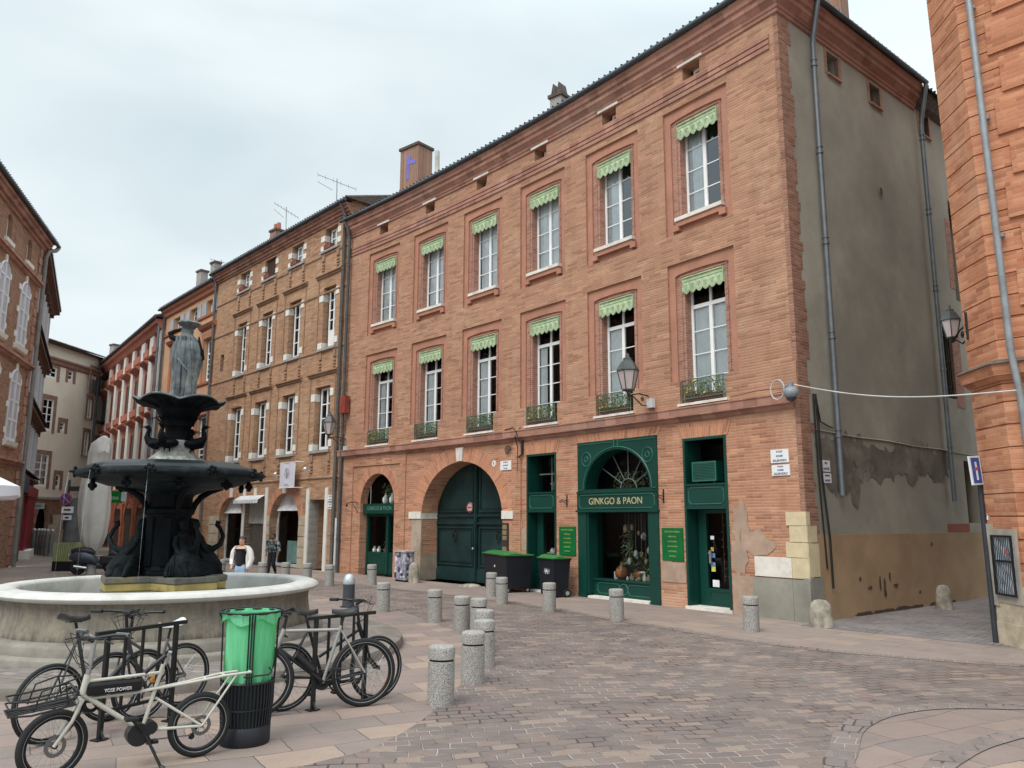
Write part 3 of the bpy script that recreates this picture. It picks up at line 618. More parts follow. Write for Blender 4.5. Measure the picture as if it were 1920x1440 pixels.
# ---- gate
mb=MB(); d=-.66
op=dict(s0=3.55,s1=7.9,z0=0,z1=3.95,arch=1.9)
FM.box(mb,3.55,5.70,.02,3.95,d-.09,d-.03); 
leafL=mb.build('gate_leaf',GATEG(),main)
mb=MB(); FM.box(mb,5.76,8.0,.02,3.95,d-.09,d-.03); leafR=mb.build('gate_leaf',GATEG(),main)
def frame(mb,fac,s0,s1,z0,z1,d,w=.035,t=.025):
    fac.box(mb,s0,s1,z0,z0+w,d,d+t); fac.box(mb,s0,s1,z1-w,z1,d,d+t); fac.box(mb,s0,s0+w,z0+w,z1-w,d,d+t); fac.box(mb,s1-w,s1,z0+w,z1-w,d,d+t)
for leaf,a,b in ((leafL,3.72,5.58),(leafR,5.88,7.75)):
    mb=MB()
    FM.box(mb,a-.1,b+.1,.02,.38,d-.03,d+.03); FM.box(mb,a-.1,b+.1,.38,.44,d-.03,d+.0)
    frame(mb,FM,a,b,.50,1.72,d-.03,.05,.05); frame(mb,FM,a+.1,b-.1,.60,1.62,d-.03,.025,.035); FM.box(mb,a+.13,b-.13,.63,1.59,d-.03,d-.012)
    FM.box(mb,a-.1,b+.1,1.80,1.86,d-.03,d+.035); FM.box(mb,a-.1,b+.1,2.04,2.10,d-.03,d+.035)
    frame(mb,FM,a,b,2.18,3.9,d-.03,.05,.045); FM.box(mb,a+.1,b-.1,2.28,3.9,d-.03,d-.015)
    mb.build('panel_moulding',GATEG(),leaf)
    mb=MB(); c=(a+b)/2
    FM.curve(mb,[(c+.09*math.sin(t*PI/8),1.45+.13*math.cos(t*PI/8)-.05,d+.03) for t in range(17)],.016,6); FM.box(mb,c-.04,c+.04,1.48,1.58,d,d+.04); mb.build('knocker',IRON(),leaf)
mb=MB(); FM.box(mb,5.66,5.80,.04,3.8,d-.02,d+.05); FM.box(mb,5.69,5.77,.04,3.8,d+.05,d+.075); mb.build('gate_astragal',GATEG(),main)
mb=MB(); FM.curve(mb,[(5.62,1.05,d+.03),(5.62,1.05,d+.06)],.035,10); mb.build('gate_lock',M('brass_white',(.7,.7,.65),.4,.4),main)
# ---- shopfronts
def inset(fac,mb,s0,s1,z0,z1,d,cut=.07,w=.014,t=.012):
    p=[(s0,z0+cut),(s0,z1-cut),(s0+cut*.9,z1),(s1-cut*.9,z1),(s1,z1-cut),(s1,z0+cut),(s1-cut*.9,z0),(s0+cut*.9,z0)]
    mb.tube([fac.P(a,b,d) for a,b in p],w,5,closed=True)
# narrow shop window with transom
def narrow(s0,s1,zs0,zs1,ztop,zb,nm,door=False):
    mb=MB(); 
    for a,b in ((s0,s0+.06),(s1-.06,s1)): FM.box(mb,a,b,0.03,ztop,-.12,.02)
    FM.box(mb,s0+.06,s1-.06,ztop-.06,ztop,-.12,.02); FM.box(mb,s0+.06,s1-.06,zs0,zs1,-.5,.0); FM.box(mb,s0+.06,s1-.06,zs1,zs1+.04,-.5,.03); FM.box(mb,s0+.06,s1-.06,zs0-.04,zs0,-.5,.03)
    FM.box(mb,s0+.02,s0+.06,0.03,ztop-.06,-.55,-.1); FM.box(mb,s1-.06,s1-.03,0.03,ztop-.06,-.55,-.1)
    f=mb.build('shopfront',GREEN(),main)
    mb=MB(); inset(FM,mb,s0+.12,s1-.12,zs0+.07,zs1-.05,.004); 
    if not door: inset(FM,mb,s0+.42,s1-.12,.12,.38,-.20); 
    mb.build('panel_trim',GREENL(),f)
    return f
f1=narrow(8.85,10.07,2.19,2.66,3.77,.45,'w')
mb=MB(); FM.box(mb,8.90,10.02,.05,.45,-.4,-.22); FM.box(mb,8.95,9.2,.45,2.15,-.42,-.3); mb.build('stall_riser',GREEN(),f1)
mb=MB(); FM.box(mb,8.9,10.05,.0,.05,-.3,.03); mb.build('step',STONE(),main)
f2=narrow(14.49,15.71,2.23,2.71,3.79,.4,'d',True)
shop=MB()
# centre shopfront : frame with arched fanlight
fr=MB(); FM.wall(fr,10.93,13.70,2.62,3.95,[dict(s0=11.20,s1=13.45,z0=2.72,z1=3.70,arch=.98,depth=.45)],.02)
FM.box(fr,10.93,13.70,2.18,2.64,-.5,.05); FM.box(fr,10.90,13.73,2.14,2.19,-.5,.08); FM.box(fr,10.93,13.70,2.62,2.67,-.4,.07)
for a,b in ((10.93,11.24),(13.40,13.70)): FM.box(fr,a,b,0,2.15,-.12,.03); FM.box(fr,a-.0,b+.0,0,.12,-.1,.045); FM.box(fr,a,b,.62,.64,-.1,.035)
FM.box(fr,11.24,11.3,.1,2.15,-.5,.0); FM.box(fr,13.34,13.4,.1,2.15,-.5,.0)
FM.box(fr,11.28,13.36,.06,.46,-.42,-.18); FM.box(fr,11.28,13.36,.44,.48,-.42,-.14)
sf=fr.build('shopfront',GREEN(),main)
mb=MB(); op=dict(s0=11.14,s1=13.51,z0=2.72,z1=3.76,arch=1.04); mb.tube([FM.P(a,b,.025) for a,b in FM.arc(op,26)],.018,6)
for c in (11.27,13.40):
    for r in (.17,.06): mb.tube([FM.P(c+r*math.cos(t*PI/10),3.50+r*1.05*math.sin(t*PI/10),.025) for t in range(20)],.016,5,closed=True)
FM.box(mb,12.26,12.30,3.74,3.94,.02,.04); FM.box(mb,12.40,12.44,3.74,3.94,.02,.04); FM.box(mb,10.98,12.24,3.88,3.90,.02,.035); FM.box(mb,12.46,13.66,3.88,3.90,.02,.035)
FM.box(mb,10.98,11.12,2.70,2.72,.03,.05); FM.box(mb,13.54,13.66,2.70,2.72,.03,.05)
inset(FM,mb,11.02,13.61,2.24,2.57,.052); inset(FM,mb,11.42,12.2,.13,.38,-.178); inset(FM,mb,12.48,13.26,.13,.38,-.178)
mb.tube([FM.P(12.34+.13*math.cos(t*PI/10),.26+.13*math.sin(t*PI/10),-.17) for t in range(20)],.016,5,closed=True)
mb.build('panel_trim',GREENL(),sf)
mb=MB(); c=(12.33,2.72); FM.curve(mb,[(c[0]+.28*math.cos(PI*t/12),c[1]+.26*math.sin(PI*t/12),-.42) for t in range(13)],.016,5)
for a in (35,62,90,118,145): FM.curve(mb,[(c[0]+.28*math.cos(R(a)),c[1]+.26*math.sin(R(a)),-.42),(c[0]+1.1*math.cos(R(a)),c[1]+.96*math.sin(R(a)),-.42)],.014,5)
mb.build('fanlight_bars',M('grey_green_paint',(.16,.2,.18),.5),sf)
text('GINKGO & PAON',.235,FM,12.30,2.405,.056,M('gold_lettering',(.62,.52,.30),.35,.3,var=.1),sf,sx=1.0)
mb=MB(); FM.wall(mb,11.2,13.45,2.6,3.75,[],-.45); FM.wall(mb,11.28,13.36,.45,2.15,[],-.32); mb.build('shop_glass',glass('shop_glass',(.85,.9,.9),.55),sf)
mb=MB(); FM.box(mb,11.3,13.36,.0,.06,-.3,.06); mb.build('step',STONE(),main)
mb=MB(); FM.wall(mb,8.95,10.0,2.7,3.72,[],-.38); FM.wall(mb,9.2,10.0,.45,2.15,[],-.32); mb.build('shop_glass',glass('shop_glass'),f1)
mb=MB(); FM.box(mb,8.98,10.0,3.2,3.235,-.4,-.36); FM.box(mb,9.48,9.51,2.75,3.7,-.4,-.365); mb.build('glazing_bar',M('grey_green_paint',(.16,.2,.18)),f1)
# door of the right shop
mb=MB(); FM.box(mb,14.58,14.80,.08,2.18,-.42,-.33); FM.box(mb,15.56,15.66,.08,2.18,-.42,-.33); FM.box(mb,14.8,15.56,.08,.46,-.42,-.33); FM.box(mb,14.8,15.56,2.1,2.18,-.42,-.33); inset(FM,mb,14.86,15.5,.14,.40,-.325,.05,.01)
dr_=mb.build('shop_door',GREEN(),main)
mb=MB(); FM.wall(mb,14.8,15.56,.46,2.1,[],-.375); mb.build('pane',glass('shop_glass'),dr_)
mb=MB(); FM.box(mb,14.88,14.93,1.0,1.28,-.33,-.29); FM.curve(mb,[(14.90,1.22,-.29),(14.90,1.22,-.24),(14.99,1.22,-.24)],.012,6); mb.build('handle',M('steel',(.5,.5,.5),.3,.8),dr_)
mb=MB()
WHS=M('sticker_white',(.75,.75,.75),.5); YL=M('sticker_yellow',(.6,.65,.1),.5); BLS=M('sticker_blue',(.15,.25,.5),.5)
def decal(nm,s0,s1,z0,z1,mat,root=dr_,d=-.37): 
    b=MB(); FM.box(b,s0,s1,z0,z1,d,d+.006); return b.build(nm,mat,root)
decal('sticker',14.88,14.98,1.52,1.60,WHS); decal('sticker',14.86,14.99,1.12,1.22,BLS); decal('sticker',14.86,14.99,.94,1.02,BLS); decal('sticker',14.88,14.99,.82,.93,YL); decal('notice',14.9,15.08,.49,.64,WHS); decal('sticker',14.88,14.96,1.26,1.35,M('sticker_gold',(.5,.4,.05)))
mb=MB(); FM.wall(mb,14.55,15.65,2.75,3.73,[],-.6); mb.build('transom_glass',glass('shop_glass'),f2)
mb=MB(); FM.box(mb,14.45,15.72,.0,.075,-.35,.05); mb.build('step',STONE(),main)
# left arch shop
mb=MB(); FM.box(mb,.07,2.10,2.15,2.50,-.5,-.10); FM.box(mb,.07,.16,0.05,2.15,-.42,-.28); FM.box(mb,2.0,2.10,.05,2.15,-.42,-.28); FM.box(mb,1.30,1.44,.05,2.15,-.42,-.26); FM.box(mb,.16,1.3,.05,.80,-.42,-.30); FM.box(mb,1.44,2.0,.05,.80,-.42,-.30); FM.box(mb,.16,2.0,2.05,2.15,-.42,-.28)
inset(FM,mb,.26,1.2,.14,.70,-.295,.04,.008); inset(FM,mb,1.5,1.95,.14,.70,-.295,.04,.008)
f3=mb.build('shopfront',GREEN(),main)
mb=MB(); FM.wall(mb,.16,2.0,.8,2.05,[],-.36); FM.wall(mb,.05,2.12,2.5,3.6,[],-.34); mb.build('shop_glass',glass('shop_glass'),f3)
text('GINKGO & PAON',.20,FM,1.08,2.33,-.098,M('worn_lettering',(.12,.25,.19),.5),f3,sx=.95)
# vertical sign boards
for k,(a,b) in enumerate(((10.20,10.83),(13.79,14.42))):
    mb=MB(); FM.box(mb,a,b,1.03,1.77,.0,.03); so=mb.build('sign_board',M('sign_green',(.0,.12,.03),.4),loc=FM.P(a,1.03,0),bevel=.004)
    tag(so,['flat green notice board on the wall between the narrow window and the arched shopfront','flat green notice board on the wall between the arched shopfront and the glass shop door'][k],'sign','green notice boards beside the shopfront')
    gl=M('sign_gold',(.30,.38,.10),.5)
    for j,(t,sz) in enumerate((('CREATION FLORALE',.05),('MARIAGES',.05),('ACCESSOIRES',.045),('DECORATION',.045),('LUMINAIRES',.045),('INTERIEUR',.04))): text(t,sz,FM,(a+b)/2,1.68-.11*j,.033,gl,so)

# small wall things of the facade
def wallthing(name,label,cat,fac,s,z,d=0,group=None): return thing(name,label,cat,fac.P(s,z,d),0,group)
def plaque(fac,s0,s1,z0,z1,lines,label,col=(.74,.74,.74),group='street name plaques',tcol=(.05,.07,.2)):
    p=wallthing('street_name_plaque',label,'street sign',fac,(s0+s1)/2,z0,0,group)
    mb=MB(); fac.box(mb,s0,s1,z0,z1,0,.025); mb.build('plate',M('enamel_white',col,.35,var=.04),p,bevel=.004)
    n=len(lines)
    for i,(t,sz) in enumerate(lines): text(t,sz,fac,(s0+s1)/2,z1-(z1-z0)*(i+.5)/n,.027,M('enamel_blue',tcol,.4),p)
plaque(FM,16.85,17.27,3.10,3.37,[('PLACE',.05),('ROGER',.05),('SALENGRO',.065)],'upper white street plaque on the brick near the right corner of the salmon building')
plaque(FM,16.86,17.28,2.84,3.06,[('PLACA',.045),('ROGER',.045),('SALENGRO',.065)],'lower white street plaque on the brick near the right corner of the salmon building')
plaque(FS,.68,1.0,2.93,3.16,[('RUE',.06),('LAFAYE',.07)],'upper white plaque on the grey side wall next to the corner conduit')
plaque(FS,.70,1.02,2.70,2.90,[('CARRIERA',.045),('LAFAYE',.06)],'lower white plaque on the grey side wall next to the corner conduit')
plaque(FM,-.92,-.62,2.60,2.82,[('PLACE',.05),('SALENGRO',.045)],'upper white plaque on the brick pier left of the small green arch shop')
plaque(FM,-.92,-.62,2.36,2.56,[('PLACA',.05),('SALENGRO',.045)],'lower white plaque on the brick pier left of the small green arch shop')
plaque(FM,7.68,8.17,3.38,3.65,[('ICI VECUT',.045),('LE PEINTRE',.045),('EN 1890',.045)],'square white plaque on the brick right of the big carriage gate arch',group='plaques')
p=wallthing('house_number','small round white number disc above the right side of the carriage gate arch','number sign',FM,7.37,3.58)
mb=MB(); FM.curve(mb,[(7.37,3.60,0),(7.37,3.60,.02)],.09,18); mb.build('disc',M('enamel_white',(.74,.74,.74),.35),p); text('8',.11,FM,7.37,3.60,.022,M('enamel_blue',(.05,.07,.2)),p)
p=wallthing('no_parking_disc','round red and white no parking sticker on the green carriage gate','sign',FM,5.48,2.3,-.64)
mb=MB(); FM.curve(mb,[(5.40,2.33,d+.0),(5.40,2.33,d+.012)],.16,20); mb.build('disc',M('pale_pink',(.62,.42,.42),.5),p)
mb=MB(); mb.tube([FM.P(5.40+.14*math.cos(t*PI/10),2.33+.14*math.sin(t*PI/10),d+.014) for t in range(20)],.015,4,closed=True); FM.box(mb,5.30,5.50,2.31,2.35,d+.01,d+.02); mb.build('red_ring',M('sign_red',(.45,.08,.09),.5),p)
p=wallthing('name_plates','dark vertical board with brass name plates on the right jamb of the carriage gate','sign',FM,7.9,.9)
mb=MB(); FM.box(mb,7.80,8.06,.85,1.85,0,.05); mb.build('board',M('dark_wood',(.04,.03,.035)),p)
mb=MB()
for j in range(6): 
    if j!=2: FM.box(mb,7.84,8.02,.90+.155*j,1.02+.155*j,.05,.06)
mb.build('plate',M('brass',(.42,.34,.18),.35,.5),p)
p=wallthing('air_conditioner','dark green box air conditioner with horizontal louvres above the shop door','air conditioner',FM,15.0,2.75,-.05)
mb=MB(); FM.box(mb,14.72,15.40,2.80,3.24,-.42,-.02); mb.build('casing',GREEN(),p,bevel=.01)
mb=MB(); frame(mb,FM,14.72,15.40,2.80,3.24,-.02,.035,.015)
for j in range(11): FM.box(mb,14.76,15.36,2.845+.034*j,2.857+.034*j,-.02,-.006)
for j in range(9): FM.box(mb,14.80+.065*j,14.806+.065*j,2.84,3.2,-.02,-.010)
mb.build('louvre',GREENL(),p)
mb=MB()
for s in (14.82,15.3): FM.box(mb,s-.03,s+.03,2.71,2.80,-.3,-.05)
mb.build('foot',IRON(),p)
for k,(s,z) in enumerate(((10.50,2.45),(13.86,2.50))):
    p=wallthing('sign_bracket',['small black iron bracket left of the arched shopfront','small black iron bracket right of the arched shopfront'][k],'bracket',FM,s,z,0,'iron brackets beside the shop sign')
    mb=MB(); FM.box(mb,s-.015,s+.015,z-.16,z+.16,0,.02); mb.build('back_plate',IRON(),p)
    mb=MB(); FM.curve(mb,[(s,z,0.02),(s-.02,z+.02,.18),(s-.03,z-.03,.26),(s-.03,z-.06,.20)],.01,5); FM.curve(mb,[(s,z-.1,0.02),(s-.02,z-.02,.14),(s-.02,z,.22)],.008,5); mb.build('arm',IRON(),p)
p=wallthing('iron_bracket','rusty iron hook bracket and bell left of the small arch shop','bracket',FM,-.2,2.3)
mb=MB(); FM.curve(mb,[(-.1,2.55,0),(-.15,2.56,.3),(-.2,2.5,.42)],.014,5); FM.curve(mb,[(-.1,2.2,0),(-.12,2.5,.22)],.01,5); mb.sph(FM.P(-.2,2.44,.42),.045,8,6); mb.build('bracket',IRON(),p)
# ================================================================== goods in the shop windows
random.seed(21)
def vase(label,s,z,d,prof,mat,group,name='vase',plant=None):
    p=FM.P(s,z,d); t=thing(name,label,name.replace('_',' '),p,0,group); mb=MB(); mb.lathe(p,prof,14); mb.build('body',mat,t,smooth=True)
    if plant: 
        mb=MB(); foliage(mb,lambda a,b,c:FM.P(a,b,d+c),s-plant[0],s+plant[0],z+plant[2],plant[1],.1,plant[3],plant[4],.05); mb.build('leaves',LEAF,t)
    return t
CER=M('white_ceramic',(.7,.68,.65),.3,var=.1); AMB=M('amber_glass',(.22,.075,.02),.15,var=.2); GLS=M('smoked_glass',(.12,.2,.16),.1,var=.2)
BP=[(.0,0),(.09,.01),(.115,.08),(.11,.20),(.06,.28),(.03,.32),(.035,.38),(.02,.38)]
vase('left white bottle vase of the pair above the left shop sign',.98,2.50,-.44,BP,CER,'vases in the left arch window')
vase('right white bottle vase of the pair above the left shop sign',1.38,2.50,-.44,BP,CER,'vases in the left arch window')
def plantthing(name,label,f,s0,s1,z,h,dep,n,mix,d,ls=.05,cat='plant'):
    t=thing(name,label,cat,f.P((s0+s1)/2,z,d)); mb=MB(); foliage(mb,lambda a,b,c:f.P(a,b,d+c),s0,s1,z+.02,h,dep,n,mix,ls); mb.build('leaves',LEAF,t); return t
plantthing('potted_plant','leafy green plant spreading in the arched window above the left shop sign',FM,.75,2.15,2.5,.72,.16,330,(6,3,.3,.1),-.55,.06)
plantthing('potted_plant','small green plant behind the glass of the left shop, lower window',FM,.8,1.5,.82,.6,.12,120,(4,2,.2,.5),-.6,.04)
plantthing('dried_flowers','row of beige dried flowers standing in the arched fanlight of the shopfront',FM,11.7,13.9,2.68,.46,.07,460,(.2,2.5,.2,4),-.56,.045,'dried flowers')
plantthing('grasses','dark green grasses in the big shop window behind the glass',FM,12.4,13.9,.50,.62,.08,300,(5,3,.1,2),-.48,.05,'plant')
plantthing('potted_plant','pale green trailing plant hanging in the left half of the big shop window',FM,12.0,12.35,.8,1.0,.07,110,(2,5,0,1),-.48,.05)
DJ=[(0,0),(.10,.0),(.16,.06),(.175,.15),(.14,.26),(.05,.33),(.035,.40),(.045,.41),(.03,.42)]
vase('large amber glass demijohn in the big shop window with a small card in front',12.0,.49,-.46,DJ,AMB,'glass vases in the big shop window','glass_demijohn')
vase('low round amber glass vase right of the large demijohn',12.55,.49,-.50,[(0,0),(.09,0),(.15,.08),(.13,.18),(.06,.22),(.07,.24),(.05,.24)],AMB,'glass vases in the big shop window','glass_vase')
t=tag(MB(),) if 0 else None
mb=MB(); FM.box(mb,11.80,11.94,.485,.66,-.40,-.385); tag(mb.build('card',WHS,loc=FM.P(11.87,.49,-.4)),'small white card standing in front of the amber demijohn','card')
mb=MB(); p=FM.P(13.28,.49,-.45)
mb.tube([FM.P(13.28,.49,-.45),FM.P(13.30,.66,-.45),FM.P(13.24,.72,-.45),FM.P(13.27,.82,-.45),FM.P(13.33,.86,-.45),FM.P(13.38,.83,-.45)],[.01,.015,.022,.018,.02,.008],6); mb.sph(FM.P(13.27,.68,-.45),(.07,.05,.04),10,6)
tag(mb.build('bird_figurine',CER,smooth=True,loc=p),'white bird figurine with a long bent neck in the big shop window','figurine')
mb=MB(); mb.sph(FM.P(12.75,.68,-.42),(.09,.04,.03),10,6); mb.tube([FM.P(12.66,.68,-.42),FM.P(12.58,.66,-.42)],[.02,.004],6); mb.tube([FM.P(12.77,.49,-.42),FM.P(12.77,.68,-.42)],.006,5)
tag(mb.build('bird_figurine',CER,smooth=True,loc=FM.P(12.75,.49,-.42)),'white lying bird figurine beside the amber glass','figurine')
for k,(s,z,l) in enumerate(((12.6,1.55,.10),(12.95,1.35,.08),(12.75,1.2,.09),(13.25,1.3,.10),(13.0,1.75,.07),(13.5,1.25,.14),(12.5,1.1,.07))):
    mb=MB(); mb.sph(FM.P(s+.1,z,-.55),(l*.7,l*.7,l),8,6); mb.tube([FM.P(s+.1,z,-.55),FM.P(s+.1,2.1,-.55)],.003,4); tag(mb.build('hanging_ornament',M('pale_ornament',(.45,.42,.38),.6,var=.3),smooth=True,loc=FM.P(s,z,-.55)),'pale bauble hanging in the dark big shop window','ornament','hanging ornaments in the big shop window')
def star(s,z,r,d,label):
    mb=MB(); c=FM.P(s,z,d+.05)
    P=[FM.P(s+(r if k%2==0 else r*.38)*math.sin(PI*k/5),z+(r if k%2==0 else r*.38)*math.cos(PI*k/5),d) for k in range(10)]; c2=FM.P(s,z,d-.05)
    for k in range(10): mb.face([c,P[k],P[(k+1)%10]]); mb.face([c2,P[(k+1)%10],P[k]])
    tag(mb.build('star',M('grey_star',(.32,.38,.38),.5,var=.1),loc=c),label,'star','stars in the narrow shop window')
star(9.50,2.90,.22,-.47,'small grey five pointed star in the narrow upper shop window'); star(9.95,3.02,.36,-.55,'large grey five pointed star in the narrow upper shop window')
random.seed(31)
for k in range(16):
    s_=12.25+.095*k; h=random.uniform(.08,.26); r=random.uniform(.025,.06); mb=MB(); p=FM.P(s_,.485,-.40-.05*(k%2)); mb.lathe(p,[(0,0),(r,0),(r*1.2,h*.4),(r*.5,h*.75),(r*.65,h),(0,h)],10); tag(mb.build('ornament',[CER,M('tan_ornament',(.34,.24,.15),.6,var=.3),M('grey_ornament',(.22,.25,.24),.4,var=.3)][k%3],smooth=True,loc=p),'small pottery ornament on the floor of the big shop window','ornament','pottery in the big shop window')
for k in range(14):
    s_=12.2+.11*k; z_=random.uniform(.9,1.9); l=random.uniform(.05,.11); mb=MB(); p=FM.P(s_,z_,-.42); mb.sph(p,(l*.6,l*.6,l),8,6); mb.tube([p,FM.P(s_,2.1,-.42)],.003,4); tag(mb.build('hanging_ornament',M('pale_ornament',(.45,.42,.38),.6,var=.3) if k%2 else M('tan_ornament',(.34,.24,.15),.6),smooth=True,loc=p),'pale bauble hanging in the dark big shop window','ornament','hanging ornaments in the big shop window')
# shelf with white crockery in the narrow window
mb=MB(); FM.box(mb,9.22,10.3,1.02,1.05,-.75,-.42); tag(mb.build('shelf',M('pale_wood',(.45,.40,.33)),loc=FM.P(9.6,1.02,-.5)),'pale shelf across the narrow shop window','shelf')
for k in range(9):
    s=9.35+.1*k; h=random.uniform(.08,.3); r=random.uniform(.03,.06); mb=MB(); p=FM.P(s,1.05,-.5-.05*(k%3)); mb.lathe(p,[(0,0),(r,0),(r*1.1,h*.5),(r*.5,h*.8),(r*.7,h),(0,h)],10); tag(mb.build('crockery',CER,smooth=True,loc=p),'white crockery piece on the shelf of the narrow shop window','crockery','white crockery on the shelf')
for k in range(5):
    s=9.35+.17*k; h=random.uniform(.1,.3); r=random.uniform(.04,.08); mb=MB(); p=FM.P(s,.45,-.45); mb.lathe(p,[(0,0),(r,0),(r*1.1,h*.5),(r*.5,h*.8),(r*.7,h),(0,h)],10); tag(mb.build('crockery',CER,smooth=True,loc=p),'white crockery piece at the foot of the narrow shop window','crockery','white crockery below the shelf')
mb=MB(); p=FM.P(9.75,1.75,-.52); mb.lathe(p,[(0,.02),(.13,0),(.1,.1),(.02,.12),(.015,.35),(0,.35)],12); tag(mb.build('white_lamp',CER,smooth=True,loc=p),'white hanging lamp shade in the narrow shop window','lamp')
for k,(s,m_) in enumerate(((.28,CER),(.55,CER),(.95,M('dark_flower',(.15,.04,.06))),(1.1,CER),(1.62,M('blue_glass',(.2,.35,.4),.2)))):
    mb=MB(); p=FM.P(s+.15,.8,-.42); mb.lathe(p,[(0,0),(.07,0),(.09,.08),(.04,.15),(.05,.2),(0,.2)],10); tag(mb.build('vase',m_,smooth=True,loc=p),['squat white vase at the left of the lower left shop window','second white vase in the lower left shop window','dark red flower pot in the lower left shop window','white pot beside the dark red pot in the lower left window','small blue glass vase behind the door glass of the left shop'][k],'vase','pots in the lower left shop window')
for k in range(4):
    s=14.98+.15*k; mb=MB()
    mb.tube([FM.P(s+.15,2.1,-.5),FM.P(s+.15,.6+.25*(k%2),-.5)],.004,4)
    for j in range(9): z=2.0-.16*j; mb.sph(FM.P(s+.15+random.uniform(-.04,.04),z,-.5),.016,6,4)
    tag(mb.build('garland',M('copper_garland',(.35,.17,.08),.4,var=.4),loc=FM.P(s,2.1,-.5)),'thin copper garland hanging behind the glass shop door','garland','garlands behind the glass door')

B_TRIM=lambda: M('brown_brick_trim',(.33,.205,.135),.9,var=.3,scale=3,bmp=.2)
# ================================================================== BUILDING 2 (ochre brick)
FB=Fac((-15.38,39.98),(.67236681,-.74021813))
b2=thing('brick_building','ochre brick house with tall white windows between white stone blocks, left of the long building','building',FB.P(6,0,0))
LB=13.35
def fz(fac,pts): 
    h=[fac.hit(*p) for p in pts]; return h
R3=[((452,514),(470.4,503.5),(450,551)),((497.6,493.7),(518.4,480),(496.7,526)),((548.2,465.6),(570.5,451),(547,500.5)),((610.4,432.5),(634.7,415),(609.4,471.4))]
R2=[((445,609.4),(463.6,600.7),(443,705)),((490.8,592),(512.2,581),(488.9,691)),((541.4,570.5),(565.7,558),(539.4,675)),((604.6,542.4),(630.8,529.7),(605.5,653.6))]
R1=[((432.5,769.3),(453,762.5),(428.6,867.5)),((477,756.7),(500.6,749),(473,861.7)),((529.7,743),(554,735),(524,853)),((592,726.5),(620,717.8),(586,844))]
def rows(fac,Rr,dp=.25,z=None):
    H=[[fac.hit(*p) for p in r] for r in Rr]
    zt=sum(h[0][1]+h[1][1] for h in H)/(2*len(H)); zb=sum(h[2][1] for h in H)/len(H)
    if z: zb,zt=z
    return [dict(s0=(h[0][0]+h[2][0])/2,s1=h[1][0],z0=zb,z1=zt,depth=dp) for h in H]
o3,o2,o1=rows(FB,R3),rows(FB,R2),rows(FB,R1)
for o in o1+o2+o3: 
    if o['s1']-o['s0']>1.75: o['s1']=o['s0']+1.7
mb=MB(); slit=dict(s0=FB.hit(414,665)[0],s1=FB.hit(414,665)[0]+.42,z0=FB.hit(416,696)[1],z1=FB.hit(420,664)[1],depth=.2)
FB.wall(mb,0,LB,3.5,14.6,o1+o2+o3+[slit]); mb.build('wall',B_TWO(),b2)
def pxs(fac,x,y): return fac.hit(x,y)
a1=[dict(s0=FB.hit(409,1000)[0],s1=FB.hit(452,1000)[0],z0=0,z1=FB.hit(433,932)[1],arch=.95,depth=.45),
    dict(s0=FB.hit(457,1000)[0],s1=FB.hit(495,1000)[0],z0=0,z1=FB.hit(470,935)[1],depth=.4),
    dict(s0=FB.hit(504,1000)[0],s1=FB.hit(559,1000)[0],z0=0,z1=FB.hit(531,924)[1],arch=1.25,depth=.45),
    dict(s0=FB.hit(578,1000)[0],s1=FB.hit(608,1000)[0],z0=0,z1=FB.hit(592,937)[1],depth=.8)]
mb=MB(); FB.wall(mb,0,LB,0,3.5,a1); mb.build('ground_floor_wall',B_TWO(),b2)
mb=MB(); FB.voussoir(mb,a1[0],.3,.012); FB.voussoir(mb,a1[2],.34,.012); mb.build('arch_voussoirs',B_VOUS(),b2)
mb=MB(); FB.wall(mb,-.2,LB,0,14.8,[],-1.3); mb.build('dark_room_shell',DARK(),b2)
W2=M('cream_stone',(.74,.72,.66),.8,var=.1,bmp=.15,scale=5)
